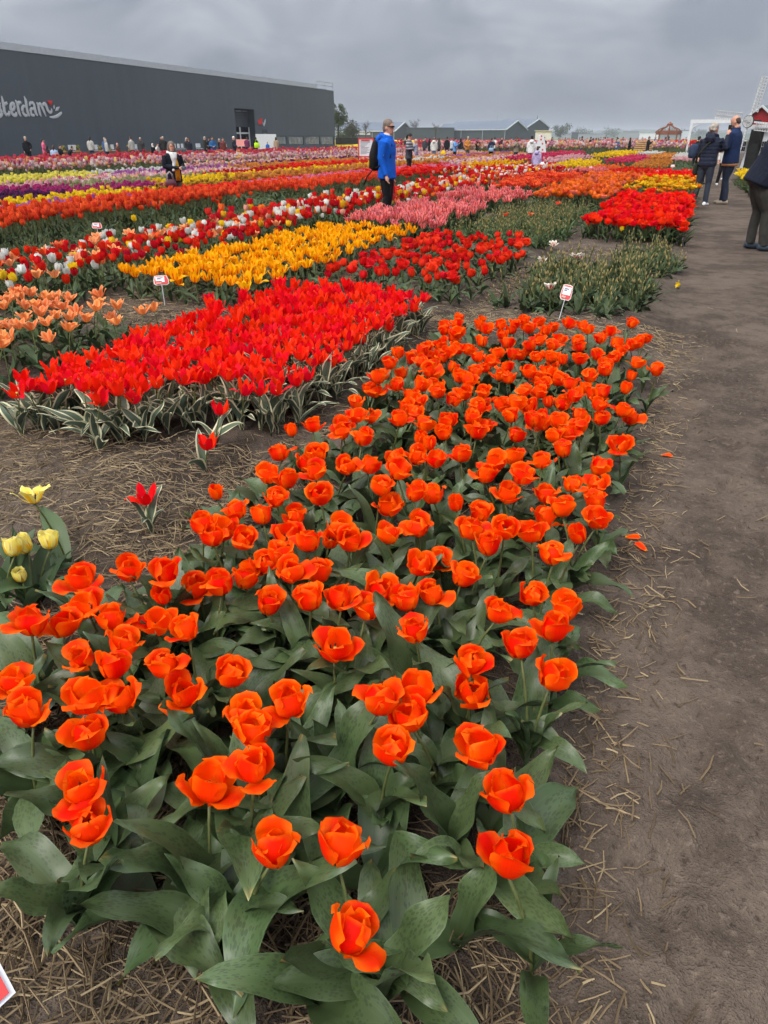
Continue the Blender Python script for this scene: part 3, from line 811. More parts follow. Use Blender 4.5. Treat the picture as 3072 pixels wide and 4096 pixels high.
ro = random.Random(77)
_re = random.Random(123); _have = [at(u, v, 0.28)[:2] for u, v in ORANGE_AT]; _n0 = len(ORANGE_AT)
while len(ORANGE_AT) < _n0 + 46:                       # later blooms tucked in between
    x_, y_ = _re.uniform(-1.42, -0.16), 1.7 + 2.9 * _re.random() ** 0.8
    if min((x_ - q[0]) ** 2 + (y_ - q[1]) ** 2 for q in _have) < 0.085 ** 2: continue
    _have.append((x_, y_)); ORANGE_AT.append(seen_at(x_, y_, 0.28))
taken = []
for i, (u, v) in enumerate(ORANGE_AT):
    h = 0.235 + ro.uniform(-0.045, 0.045) - (0.06 if i == 32 else 0)
    bs = ro.uniform(0.97, 1.14)
    bud = i > 12 and ro.random() < 0.08
    if bud: bs *= 0.92
    q = at(u, v, h + 0.045 * bs)
    x, y = q[0], q[1]
    taken.append((x, y))
    edge_k = 0.80 if x > -0.28 else 1.0
    own = ORANGE_OWN.get(i)
    place_tulip('orange_tulip', x, y, h, petals=PET_BUD[ro.randrange(4)] if bud else PET_O[ro.randrange(len(PET_O))], leaves=LEAF_O, nleaf=ro.choice((4, 5, 5)), lscale=ro.uniform(0.92, 1.18) * (1.1 if y < 1.7 else 1.04 if y < 2.6 else 1.0) * edge_k, bscale=bs, aim=True,
                label=own or by_place('orange tulip', u, v), group=ORANGE_GROUP, r=ro, tilt=0.13)

# plants of the same bed that carry no bloom: they close the leaf carpet at its front
def leaf_plant(x, y, s, lab):
    root = empty('tulip_plant', (x, y, soil_z(x, y) - 0.004), ro.uniform(0, 6.28)); a = ro.uniform(0, 6.28); n = ro.choice((3, 4))
    for i in range(n):
        link('leaf', LEAF_O[ro.randrange(len(LEAF_O))], root, (0, 0, 0.01 * i), (ro.gauss(0, 0.06), ro.gauss(0, 0.06), a + i * 6.283 / n + ro.gauss(0, 0.3)), s * ro.uniform(0.85, 1.15))
    tag(root, lab, 'plant', 'bloomless tulip plants in the orange bed')
for (u, v) in ((900, 3760), (1250, 3960), (1620, 3920), (620, 3640), (1150, 3500), (760, 3420), (1840, 3740), (1960, 3500), (1500, 3480), (1780, 3400), (420, 3260), (140, 3080), (1960, 3280), (960, 3240), (1340, 3220), (640, 3120),
               (1680, 3120), (1100, 3000), (1800, 2900), (500, 2850), (850, 2860), (1450, 2850), (2150, 2750), (180, 2760), (1250, 2700), (700, 2650), (1700, 2600), (2000, 2500), (1000, 2450), (1400, 2400)):
    q_ = at(u, v, 0.08); leaf_plant(q_[0], q_[1], (1.2 if q_[1] < 1.0 else 1.05), by_place('bloomless mottled plant', u, v))

# ------------------------------------------------------------------ scattering
def scatter(x0, x1, y0, y1, n, seed, mind=0.05, keep=None, ragged=0.06):
    r = np.random.default_rng(seed); pts = np.zeros((0, 2)); out = []
    cell = {}
    tries = 0
    while len(out) < n and tries < n * 14:
        tries += 1
        x, y = r.uniform(x0 - ragged, x1 + ragged), r.uniform(y0 - ragged, y1 + ragged)
        if (x < x0 or x > x1 or y < y0 or y > y1) and r.random() < 0.6: continue
        if keep is not None and not keep(x, y): continue
        c = (int(x // mind), int(y // mind)); ok = True
        for dx in (-1, 0, 1):
            for dy in (-1, 0, 1):
                for p in cell.get((c[0] + dx, c[1] + dy), ()):
                    if (p[0] - x) ** 2 + (p[1] - y) ** 2 < mind * mind: ok = False; break
        if not ok: continue
        cell.setdefault(c, []).append((x, y)); out.append((x, y))
    return out
def in_view(x, y, pad=0.4, z=0.2):
    c, s = math.cos(-YAW), math.sin(-YAW)
    px, py = c * x - s * y, s * x + c * y
    D = py * math.cos(PITCH) + (CAM_H - z) * math.sin(PITCH)
    return D > 0.1 and abs(px / D) < 1536 / F_PX + pad / max(D, 0.5)

# ------------------------------------------------------------------ the scarlet bed with cream-edged leaves
PET_S = petal_sets('scarlet', M['scarlet'], 8, 41, 8, 6)
BLO_S = bloom_meshes('scarlet', M['scarlet'], 10, 42, 8, 5)
LEAF_S = leaf_meshes(M['leaf_edge'], leaf_specs(18, 43, (0.18, 0.26), (0.020, 0.032), (50, 86), (10, 80), (0.4, 0.8), (0.003, 0.010)), 44, 12, 7)
rs = random.Random(5)
_rk = random.Random(8)
def red_keep(x, y):
    if rim_gap(x, y) < 0.22 and _rk.random() < 0.5: return False
    return y > 2.36 + 0.12 * math.sin(x * 11) + max(0.0, (x + 2.45) * 0.95) + 0.10 * max(0.0, -x - 2.6) and y < 5.25 + 0.1 * math.sin(x * 7)
def rim_gap(x, y): return y - (2.36 + max(0.0, (x + 2.45) * 0.95) + 0.12 * math.sin(x * 11))
red_all = scatter(-2.98, -1.86, 2.34, 5.2, 465, 51, 0.066, keep=red_keep)
rim_of = lambda p: min(p[1] - (2.42 + max(0.0, (p[0] + 2.45) * 0.95)), (-1.86 - p[0]) * 1.6, (p[1] - 2.4) * 0.5 + 0.15)
red_all.sort(key=rim_of)
red_spots, red_rest = red_all[:296], red_all[296:]
front = set(range(90))
for i, (x, y) in enumerate(red_spots):
    f = i in front
    place_tulip('scarlet_tulip', x, y, rs.uniform(0.20, 0.275), petals=PET_S[rs.randrange(8)] if f else None, bloom=None if f else BLO_S[rs.randrange(10)], leaves=LEAF_S, nleaf=5 if f else 2, aim=True, lscale=1.18,
                bscale=rs.uniform(0.95, 1.12), r=rs, tilt=0.14,
                label=by_place('scarlet rim tulip', *seen_at(x, y, 0.3)) if f else by_place('scarlet tulip', *seen_at(x, y, 0.3)) or 'scarlet pointed tulip crowded among others inside the dense red bed',
                group='scarlet tulips at the rim of the red bed' if f else 'scarlet tulips inside the red bed')
# strays in front of it
for (u, v, h, lab) in ((512, 1620, 0.17, 'scarlet tulip with a torn hanging petal standing just in front of the red bed'),
                       (845, 1655, 0.18, 'stray scarlet tulip at the front of the red bed, above the ragged one'),
                       (805, 1778, 0.13, 'ragged scarlet tulip with narrow cream-edged leaves spread flat on the soil'),
                       (578, 1990, 0.13, 'lone scarlet tulip in the middle of the bare strawy soil, its leaves curled')):
    q = at(u, v, h + 0.05)
    place_tulip('scarlet_tulip', q[0], q[1], h, petals=PET_S[rs.randrange(8)], leaves=LEAF_S, nleaf=4, lscale=0.95, bscale=1.05, r=rs, label=lab, group='stray scarlet tulips on the soil')

# ------------------------------------------------------------------ pale yellow tulips at the left edge
PET_Y = petal_sets('open', M['creamflame'], 1, 61, 9, 7) + petal_sets('cup', M['creamflame'], 3, 64, 9, 7)
LEAF_Y = leaf_meshes(M['leaf_dark'], leaf_specs(8, 62, (0.20, 0.27), (0.026, 0.036), (45, 75), (20, 80), (0.4, 0.8), (0.004, 0.010)), 63, 13, 7)
ry = random.Random(9)
for (u, v, h, n, lab) in ((125, 1965, 0.30, 3, 'tall pale yellow tulip with open petals rising above its neighbours at the left edge'),
                          (186, 2135, 0.20, 4, 'pale yellow tulip with an orange streak on its side, rightmost of the yellow clump'),
                          (40, 2165, 0.22, 4, 'wide pale yellow tulip cut by the left edge of the picture'),
                          (96, 2150, 0.20, 4, 'cream yellow tulip wedged between two others in the yellow clump'),
                          (70, 2265, 0.13, 4, 'small drooping yellow tulip hanging low over the dark leaves')):
    q = at(u, v, h + 0.05)
    place_tulip('yellow_tulip', q[0], q[1], h, lscale=1.15, petals=PET_Y[0 if h > 0.28 else ry.randrange(1, 4)], leaves=LEAF_Y, nleaf=n, bscale=1.12 if h > 0.15 else 0.85, r=ry, aim=True, label=lab, group='pale yellow tulips at the left edge')

# ------------------------------------------------------------------ golden, red, apricot and mixed beds, flower by flower
LEAF_G = leaf_meshes(M['leaf'], leaf_specs(14, 71, (0.18, 0.27), (0.016, 0.026), (45, 80), (15, 95), (0.4, 0.8), (0.003, 0.009)), 72, 8, 4)
def simple_bed(name, spots, blooms, hs, bs, label, group, leaves, nleaf, seed, stems=STEMS):
    r = random.Random(seed)
    for (x, y) in spots:
        pick = blooms(r) if callable(blooms) else blooms[r.randrange(len(blooms))]
        st, dx, dy = stems[r.randrange(len(stems))]
        h = r.uniform(*hs); k = h / 0.25
        root = empty(name, (x, y, soil_z(x, y) - 0.004), r.uniform(0, 6.28))
        link('stem', st, root, scl=(1, 1, k))
        lab, grp = label, group
        if isinstance(pick, tuple): pick, lab, grp = pick
        link('bloom', pick, root, (dx, dy, h), (-dy * 3 + r.gauss(0, 0.15), dx * 3 + r.gauss(0, 0.15), r.uniform(0, 6.28)), r.uniform(*bs))
        a = r.uniform(0, 6.28)
        for q in range(nleaf):
            link('leaf', leaves[r.randrange(len(leaves))], root, (0, 0, 0.01 * q), (0, 0, a + 6.28 * q / nleaf + r.gauss(0, 0.3)), r.uniform(0.8, 1.15))
        tag(root, by_place(lab, *seen_at(x, y, h + 0.04)), 'tulip', grp)
BLO_G = bloom_meshes('scarlet', M['golden'], 8, 81, 7, 5)
simple_bed('golden_tulip', scatter(-4.92, -3.55, 5.20, 9.45, 298, 82, 0.095), BLO_G, (0.18, 0.25), (1.12, 1.35), 'golden tulip', 'golden tulips in the long yellow bed', LEAF_G, 2, 83)
BLO_R = bloom_meshes('cup', M['red'], 6, 84, 7, 5) + bloom_meshes('orange', M['red'], 4, 85, 7, 5)
simple_bed('red_tulip', scatter(-3.22, -1.82, 6.15, 9.35, 165, 86, 0.10), BLO_R, (0.16, 0.23), (1.15, 1.45), 'red tulip', 'red tulips between the golden bed and the bare furrow', LEAF_G, 3, 87)
BLO_A = bloom_meshes('open', M['apricotpink'], 8, 88, 8, 5)
simple_bed('apricot_tulip', scatter(-4.9, -3.55, 2.6, 4.05, 52, 89, 0.09, keep=lambda x, y: in_view(x, y, 0.2) and y - 3.0 > -0.9 * (x + 3.6) - 0.6), BLO_A, (0.22, 0.31), (1.05, 1.3),
           'apricot tulip', 'apricot tulips at the left edge', LEAF_G, 4, 90)
names = [('red', 0.44, 'cup'), ('white', 0.20, 'cup'), ('crimson', 0.10, 'cup'), ('apricot', 0.13, 'open'), ('yellow', 0.07, 'cup'), ('orangered', 0.06, 'open')]
said = {'red': 'red', 'white': 'white', 'crimson': 'crimson', 'apricot': 'orange', 'yellow': 'yellow', 'orangered': 'orange-red'}
MIXB = {k: bloom_meshes(s, M[k], 4, 91 + i, 7, 5) for i, (k, w, s) in enumerate(names)}
def pick_mix(r):
    k = r.choices([q[0] for q in names], [q[1] for q in names])[0]
    return MIXB[k][r.randrange(4)], f'{said[k]} mixed-bed tulip', f'{said[k]} tulips of the mixed bed'
simple_bed('mixed_bed_tulip', scatter(-6.4, -5.12, 4.35, 8.6, 298, 95, 0.075, keep=lambda x, y: in_view(x, y, 0.3)), pick_mix, (0.22, 0.34), (1.2, 1.5), None, None, LEAF_G, 3, 96)
# ------------------------------------------------------------------ flower beds that nobody could count
def as_group(meshes, name):
    """Keeps the flower shapes of one variety together, outside the scene."""
    c = bpy.data.collections.new(name)
    for i, me in enumerate(meshes):
        o = bpy.data.objects.new(f'{name}_{i}', me); c.objects.link(o)
    return c
_trees = {}
def spread_tree(coll):
    if coll.name in _trees: return _trees[coll.name]
    t = bpy.data.node_groups.new('spread_' + coll.name, 'GeometryNodeTree')
    t.interface.new_socket('Geometry', in_out='INPUT', socket_type='NodeSocketGeometry')
    t.interface.new_socket('Geometry', in_out='OUTPUT', socket_type='NodeSocketGeometry')
    gi, go = t.nodes.new('NodeGroupInput'), t.nodes.new('NodeGroupOutput')
    ip = t.nodes.new('GeometryNodeInstanceOnPoints')
    ci = t.nodes.new('GeometryNodeCollectionInfo')
    ci.inputs['Collection'].default_value = coll
    ci.inputs['Separate Children'].default_value = True
    ci.inputs['Reset Children'].default_value = True
    ip.inputs['Pick Instance'].default_value = True
    def attr(nm, dt):
        a = t.nodes.new('GeometryNodeInputNamedAttribute'); a.data_type = dt; a.inputs['Name'].default_value = nm
        return a.outputs['Attribute']
    t.links.new(gi.outputs[0], ip.inputs['Points'])
    t.links.new(ci.outputs[0], ip.inputs['Instance'])
    t.links.new(attr('pick', 'INT'), ip.inputs['Instance Index'])
    t.links.new(attr('turn', 'FLOAT_VECTOR'), ip.inputs['Rotation'])
    t.links.new(attr('size', 'FLOAT_VECTOR'), ip.inputs['Scale'])
    t.links.new(ip.outputs[0], go.inputs[0])
    _trees[coll.name] = t
    return t
def spread(name, pts, coll, size, seed, tilt=0.12, zs=None):
    n = len(pts); r = np.random.default_rng(seed)
    me = bpy.data.meshes.new(name)
    me.from_pydata(np.asarray(pts, float).tolist(), [], [])
    a = me.attributes.new('pick', 'INT', 'POINT'); a.data.foreach_set('value', r.integers(0, len(coll.objects), n).astype(np.int32))
    rot = np.stack([r.normal(0, tilt, n), r.normal(0, tilt, n), r.uniform(0, 6.283, n)], -1)
    a = me.attributes.new('turn', 'FLOAT_VECTOR', 'POINT'); a.data.foreach_set('vector', rot.astype(np.float32).ravel())
    s = r.uniform(size[0], size[1], n)
    z = s * (r.uniform(0.85, 1.15, n) if zs is None else r.uniform(zs[0], zs[1], n))
    a = me.attributes.new('size', 'FLOAT_VECTOR', 'POINT'); a.data.foreach_set('vector', np.stack([s, s, z], -1).astype(np.float32).ravel())
    o = link(name, me)
    md = o.modifiers.new('spread', 'NODES'); md.node_group = spread_tree(coll)
    return o

def far_tulips(name, style, mat, h, seed, leaf=None, nleaf=3, leafL=(0.2, 0.3), leafW=(0.014, 0.022), rounds=1, bs=1.35, a0=(50, 82), bend=(10, 80), count=5):
    """Whole small tulips as single meshes."""
    r = np.random.default_rng(seed); out = []
    leaf = leaf or M['leaf']
    for k in range(count):
        b = Build()
        hh = h * r.uniform(0.9, 1.1); dx, dy = r.normal(0, 0.015, 2)
        b.tube([(0, 0, -0.02), (dx * 0.3, dy * 0.3, hh * 0.5), (dx, dy, hh)], 0.0042, 4, 1, cap=False)
        for q in range(rounds):
            for P, UV in bloom_petals(r, style, 6, 4):
                b.add(P.reshape(-1, 3) * bs * (1 - 0.22 * q) + np.array([dx, dy, hh]), petal_faces(*P.shape[:2]), 0, UV.reshape(-1, 2))
        for i in range(nleaf):
            P, UV = leaf_grid(r, 6, 3, r.uniform(*leafL), r.uniform(*leafW), r.uniform(*a0), r.uniform(*bend), r.uniform(0.3, 0.7), 0.006, r.normal(0, 0.4), r.normal(0, 0.15))
            a = r.uniform(0, 6.28); c, s = math.cos(a), math.sin(a)
            P = P @ np.array([[c, s, 0], [-s, c, 0], [0, 0, 1]])
            b.add(P.reshape(-1, 3), petal_faces(6, 3), 2, UV.reshape(-1, 2))
        out.append(b.mesh(name, [mat, M['stem'], leaf], True))
    return as_group(out, name)
_var = {}
def variety(mat, style='cup', h=0.36, **kw):
    k = (mat, style, round(h, 2), tuple(sorted(kw.items())))
    if k not in _var: _var[k] = far_tulips(f'{mat}_{style}_{len(_var)}', style, M[mat], h, 100 + len(_var), **kw)
    return _var[k]
seed_no = [500]
def bed(name, label, x0, x1, y0, y1, coll, dens, size=(0.9, 1.15), pad=3.0, wobble=0.08, outside=None):
    seed_no[0] += 1
    n = int((x1 - x0) * (y1 - y0) * dens)
    r = np.random.default_rng(seed_no[0])
    x = r.uniform(x0, x1, n); y = r.uniform(y0, y1, n)
    x = x + wobble * np.sin(y * 3.1 + x0) + r.normal(0, 0.03, n); y = y + r.normal(0, 0.06, n)
    keep = np.array([in_view(a, b, pad) for a, b in zip(x, y)], dtype=bool)
    if outside is not None: keep &= np.array([not in_view(a, b, outside) for a, b in zip(x, y)], dtype=bool)
    x, y = x[keep], y[keep]
    if len(x) == 0: return None
    pts = np.stack([x, y, ground_h(x, y) - 0.01], -1)
    o = spread(name, pts, coll, size, seed_no[0] + 7)
    return tag(o, label, 'tulip bed', kind='stuff')

def spent_plants(name, leaf, h, seed, heads='seedhead', nleaf=5, leafL=(0.12, 0.2), leafW=(0.010, 0.02), stalks=1):
    r = np.random.default_rng(seed); out = []
    for k in range(6):
        b = Build()
        for q in range(stalks):
            hh = h * r.uniform(0.6, 1.2); dx, dy = r.normal(0, 0.04, 2)
            b.tube([(0, 0, -0.02), (dx * 0.3, dy * 0.3, hh * 0.5), (dx, dy, hh)], 0.0032, 4, 0, cap=False)
            b.tube([(dx, dy, hh - 0.004), (dx, dy, hh + 0.010), (dx, dy, hh + 0.028)], [0.004, 0.0055, 0.002], 5, 1)
        for i in range(nleaf):
            P, UV = leaf_grid(r, 7, 4, r.uniform(*leafL), r.uniform(*leafW), r.uniform(35, 85), r.uniform(10, 110), r.uniform(0.2, 0.7), 0.010, r.normal(0, 0.7), r.normal(0, 0.25))
            a = r.uniform(0, 6.28); c, s = math.cos(a), math.sin(a)
            P = P @ np.array([[c, s, 0], [-s, c, 0], [0, 0, 1]])
            b.add(P.reshape(-1, 3), petal_faces(7, 4), 2, UV.reshape(-1, 2))
        out.append(b.mesh(name, [M['stem'], M[heads], leaf], True))
    return as_group(out, name)

SPENT_A = spent_plants('spent_mottled_plant', M['leaf_dull'], 0.20, 301, nleaf=6, leafL=(0.11, 0.19), leafW=(0.012, 0.026), stalks=2)
SPENT_B = spent_plants('spent_green_plant', M['leaf_grass'], 0.22, 302, nleaf=6, leafL=(0.14, 0.24), leafW=(0.007, 0.013), stalks=2)
GREEN = spent_plants('green_leaf_plant', M['leaf'], 0.18, 303, heads='stem', nleaf=5, leafL=(0.22, 0.34), leafW=(0.014, 0.024))
GRASSY = spent_plants('grassy_plant', M['leaf_dull'], 0.22, 304, heads='stem', nleaf=6, leafL=(0.2, 0.32), leafW=(0.009, 0.016), stalks=2)

# the inner part of the scarlet bed, behind its outer rows
_pts = np.array([(x, y, soil_z(x, y) - 0.01) for x, y in red_rest])
tag(spread('scarlet_tulips_inside', _pts, far_tulips('scarlet_inner', 'scarlet', M['scarlet'], 0.225, 77, leaf=M['leaf_edge'], bs=1.1, leafL=(0.15, 0.22), leafW=(0.016, 0.024)), (0.95, 1.1), 78), 'mass of scarlet tulips filling the middle of the red bed', 'tulip bed', kind='stuff')
# column beside the path
bed('spent_tulip_bed', 'spent tulips without blooms, dull green stalks and leaves, behind the orange bed', -1.44, -0.32, 6.25, 8.5, SPENT_A, 95, (0.95, 1.4))
bed('spent_tulip_bed', 'low clump of bloomless tulip leaves beside the path behind the spent bed', -0.75, -0.12, 8.4, 9.9, SPENT_A, 80, (0.9, 1.3))
bed('red_tulip_bed', 'bright red tulip block beside the path with a red label in front of it', -1.50, -0.12, 11.1, 13.5, variety('scarlet', 'orange', 0.22, leafL=(0.20, 0.30)), 66, (1.0, 1.25))
bed('red_tulip_bed', 'second bright red tulip block beside the path, behind the first', -1.52, -0.10, 14.6, 17.2, variety('scarlet', 'orange', 0.22, leafL=(0.20, 0.30)), 66, (1.0, 1.25))
bed('golden_double_tulip_bed', 'golden and orange double tulips beside the path between red blocks', -1.5, -0.10, 17.7, 22.0, variety('peonygold', 'double', 0.32, rounds=2, bs=1.5), 48, (1.0, 1.25))
bed('red_tulip_bed', 'red tulip strip beside the path behind the golden double tulips', -1.55, -0.15, 22.3, 27.0, variety('scarlet', 'orange', 0.29), 45, (1.0, 1.3))
bed('red_white_tulip_bed', 'red tulips sprinkled with white beside the path, farthest of the red blocks', -1.55, -0.2, 27.2, 34.0, variety('redwhite', 'cup', 0.29), 40, (1.0, 1.3))
bed('green_tulip_bed', 'flowerless green tulip leaves beside the path in the distance', -1.7, -0.3, 37.0, 51.0, GREEN, 16, (1.2, 1.5))
bed('pink_tulip_bed', 'pale pink tulip strip beside the path in the distance', -1.8, -0.4, 50.5, 54.5, variety('palepink', 'cup', 0.34), 30, (1.2, 1.4))
bed('cream_tulip_bed', 'cream white tulip strip behind the distant pale pink one', -1.9, -0.5, 56.0, 66.0, variety('white', 'cup', 0.34), 22, (1.3, 1.5))
# second column
bed('spent_tulip_bed', 'brownish seed heads over green leaves, bloomless bed behind the loose red tulips', -3.2, -1.82, 10.0, 13.4, SPENT_B, 85, (0.9, 1.25))
bed('green_tulip_bed', 'short green tulip leaves at the far end of the brownish spent bed', -3.2, -1.82, 13.9, 15.6, SPENT_B, 55, (0.9, 1.1))
bed('orange_tulip_bed', 'orange and coral tulips behind a grey label in the second strip', -3.25, -1.75, 15.8, 20.4, variety('orangemix', 'orange', 0.27), 52, (1.0, 1.25))
bed('orange_tulip_bed', 'orange tulip block farther back in the second strip', -3.3, -1.8, 22.4, 28.0, variety('orangemix', 'orange', 0.27), 42, (1.0, 1.3))
bed('red_tulip_bed', 'red tulip block behind two orange blocks in the second strip', -3.3, -1.8, 29.0, 36.0, variety('red', 'cup', 0.30), 34, (1.1, 1.3))
bed('rust_tulip_bed', 'rusty orange tulip block with green before it, far along the second strip', -3.4, -1.8, 40.0, 50.0, variety('brownorange', 'cup', 0.29), 22, (1.2, 1.4))
bed('orange_tulip_bed', 'amber tulip patch far along the second strip', -3.6, -2.0, 53.0, 66.0, variety('brownorange', 'open', 0.32), 18, (1.3, 1.5))
# third column
bed('salmon_tulip_bed', 'salmon pink pointed tulips behind the golden bed', -4.95, -3.5, 10.1, 13.4, variety('salmon', 'lily', 0.23, leafL=(0.22, 0.32)), 66, (1.0, 1.25))
bed('salmon_tulip_bed', 'second salmon pink tulip block behind the first', -4.95, -3.5, 14.6, 17.0, variety('salmon', 'lily', 0.23, leafL=(0.22, 0.32)), 56, (1.0, 1.25))
bed('red_tulip_bed', 'small bright red tulip block right of the salmon ones', -4.9, -3.55, 18.4, 20.4, variety('orangered', 'open', 0.27), 50, (1.0, 1.2))
bed('red_tulip_bed', 'orange-red tulip block behind a white label in the third strip', -5.0, -3.5, 20.8, 25.0, variety('orangered', 'open', 0.29), 48, (1.0, 1.3))
bed('wine_tulip_bed', 'dull wine red tulip block in the third strip', -5.0, -3.5, 25.6, 29.5, variety('wine', 'cup', 0.27), 42, (1.0, 1.2))
bed('pink_tulip_bed', 'pinkish coral tulips with a white label in the third strip', -5.0, -3.6, 30.2, 34.5, variety('salmon', 'cup', 0.30), 36, (1.1, 1.3))
bed('orange_tulip_bed', 'orange tulips at the back of the coral block in the third strip', -5.0, -3.6, 34.5, 40.0, variety('orangemix', 'cup', 0.30), 30, (1.1, 1.3))
bed('rose_tulip_bed', 'rose red tulip block far along the third strip', -5.2, -3.4, 45.0, 58.0, variety('rose', 'cup', 0.34), 22, (1.3, 1.5))
bed('white_tulip_bed', 'white tulip patch far off in the third strip', -5.0, -3.4, 64.0, 72.0, variety('white', 'cup', 0.34), 20, (1.3, 1.5))
# fourth column: the mixed bed runs on
bed('mixed_tulip_bed', 'mixed red, white, orange and yellow tulips running on into the distance', -6.45, -5.1, 8.5, 24.0, variety('mix', 'cup', 0.30), 50, (1.0, 1.3))
bed('mixed_tulip_bed', 'far end of the long mixed colour tulip strip', -6.45, -5.1, 24.0, 33.0, variety('mix', 'cup', 0.32), 36, (1.1, 1.35))
bed('yellow_tulip_bed', 'bright yellow tulip block beside the girl in lilac', -6.6, -5.0, 34.5, 43.0, variety('yellow', 'cup', 0.38), 34, (1.15, 1.35))
bed('yellow_tulip_bed', 'bright yellow oval block farther off', -6.9, -5.0, 52.0, 68.0, variety('yellow', 'cup', 0.42), 20, (1.3, 1.5))
bed('mixed_tulip_bed', 'mixed colour tulips of the same strip beyond the left edge', -6.4, -5.12, 1.5, 8.5, variety('mix', 'cup', 0.30), 50, (1.0, 1.3), outside=0.3)
bed('apricot_tulip_bed', 'apricot tulips of the same bed beyond the left edge', -4.9, -3.55, 1.2, 4.0, variety('apricotpink', 'open', 0.26), 30, (1.0, 1.2), outside=0.2)
# fifth column: nothing in flower, low green
bed('green_tulip_strip', 'low grey-green bloomless strip between the mixed bed and the tall orange-red bed', -8.1, -6.7, 3.0, 24.0, GRASSY, 44, (0.75, 1.0))
bed('mixed_tulip_bed', 'pink, white and yellow tulips where the green strip ends', -8.2, -6.7, 24.0, 40.0, variety('mix', 'cup', 0.32), 36, (1.1, 1.3))
bed('palepink_tulip_bed', 'pale pink tulip block behind the yellow one', -8.2, -6.8, 41.0, 52.0, variety('palepink', 'cup', 0.40), 26, (1.2, 1.4))
# sixth column: tall orange-red
bed('orange_red_tulip_bed', 'tall orange-red tulips with long bare stems in the left half', -10.1, -8.45, 5.5, 13.4, variety('orangered', 'cup', 0.37, leafL=(0.20, 0.30), bs=1.5), 62, (0.95, 1.12))
bed('green_tulip_bed', 'green leaves without flowers at the end of the tall orange-red bed', -10.0, -8.5, 13.5, 15.5, GREEN, 40, (1.0, 1.3))
bed('orange_red_tulip_bed', 'pointed flame red tulips on long stems behind the gap', -10.1, -8.45, 15.2, 21.0, variety('orangered', 'lily', 0.36, leafL=(0.22, 0.32), bs=1.5), 50, (0.95, 1.12))
bed('red_tulip_bed', 'deep red tulip strip to the left of the man in blue', -10.1, -8.45, 21.0, 33.0, variety('red', 'open', 0.36, leafL=(0.22, 0.32), bs=1.5), 46, (0.95, 1.12))
bed('golden_tulip_bed', 'yellow and orange tulips behind the deep red strip', -10.1, -8.45, 33.0, 40.0, variety('peonygold', 'cup', 0.42), 34, (1.1, 1.3))
bed('rose_tulip_bed', 'rose pink tulip block in the distance', -10.3, -8.3, 41.0, 60.0, variety('rose', 'cup', 0.42), 22, (1.3, 1.5))
COLS = STRIPS[6:]
def strip_run(i, runs):
    x0, x1 = COLS[i]
    for (y0, y1, mat, style, words_, nm) in runs:
        mid = 0.5 * (y0 + y1)
        dens = 52 if mid < 18 else 40 if mid < 32 else 26
        big = (0.95, 1.15) if mid < 18 else (1.05, 1.25) if mid < 32 else (1.25, 1.5)
        bed(nm + '_tulip_bed', words_, x0, x1, y0, y1, variety(mat, style, 0.32, bs=1.45), dens, big)
strip_run(0, [(6.5, 13.0, 'lilac', 'cup', 'pinkish lilac tulips at the left edge behind the tall orange-red bed', 'lilac'), (13, 17.5, 'red', 'open', 'short red run of tulips behind the woman with the scarf', 'red'),
              (17.5, 36, 'pink', 'cup', 'long pink tulip strip behind the flame red tulips', 'pink'), (36, 60, 'pinkmix', 'cup', 'pink and white mixed tulips behind the man in blue', 'pink')])
strip_run(1, [(8, 12.5, 'burgundy', 'cup', 'burgundy and yellow tulips at the left edge', 'burgundy'), (12.5, 16, 'orangemix', 'cup', 'thin run of orange tulips in front of the yellow strip', 'orange'), (16, 40, 'red', 'open', 'long red tulip strip behind the pink one', 'red'),
              (40, 62, 'pinkmix', 'cup', 'pale pink and rose mixture far behind the red strip', 'pink')])
strip_run(2, [(9, 12.2, 'burgundy', 'cup', 'maroon and cream tulips second from the left edge', 'burgundy'), (12.2, 17, 'yellow', 'cup', 'rich yellow tulip block at the left', 'yellow'), (17, 22, 'burgundy', 'cup', 'yellow and maroon tulips behind the handbag', 'burgundy'),
              (22, 44, 'brownorange', 'cup', 'long brownish orange tulip strip', 'brown_orange'), (44, 66, 'brownorange', 'cup', 'amber tulips in the far part of the field', 'amber')])
strip_run(3, [(10, 15.5, 'purple', 'cup', 'dark purple tulip strip behind the yellow block', 'purple'), (15.5, 20, 'magenta', 'cup', 'magenta run at the end of the dark purple strip', 'magenta'), (20, 42, 'yellow', 'cup', 'long thin bright yellow tulip strip', 'yellow'), (42, 50, 'white', 'cup', 'white tulip patch in the middle distance', 'white'), (50, 70, 'lilac', 'cup', 'lilac tulips far off near the visitors', 'lilac')])
strip_run(4, [(10.5, 17.5, 'magenta', 'cup', 'magenta tulip strip at the left', 'magenta'), (17.5, 25, 'greencream', 'cup', 'greenish cream tulip strip', 'green_cream'), (25, 31, 'crimson', 'cup', 'dark red tulip run left of the scarf', 'crimson'), (31, 46, 'red', 'open', 'far red tulip strip in front of the building', 'red'), (46, 70, 'brownorange', 'open', 'distant orange tulips', 'orange')])
strip_run(5, [(12, 19, 'palepink', 'cup', 'pale pink line of tulips behind the magenta', 'pale_pink'), (19, 30, 'pinkmix', 'lily', 'pale pink mixed tulip strip behind the greenish one', 'pink'), (30, 44, 'brownorange', 'lily', 'orange brown tulip line in front of the purple one', 'orange'), (44, 70, 'pinkmix', 'cup', 'mixed pink tulips in the far field', 'pink')])
strip_run(6, [(13, 23, 'paleyellow', 'cup', 'pale lemon yellow tulip block at the left edge', 'pale_yellow'), (23, 34, 'lilac', 'cup', 'violet pink tulip block in front of the building', 'violet'), (34, 52, 'purple', 'cup', 'dark violet tulip strip in front of the tall doorway', 'purple'), (52, 74, 'pinkmix', 'cup', 'pale mixed tulips at the far end', 'pink')])
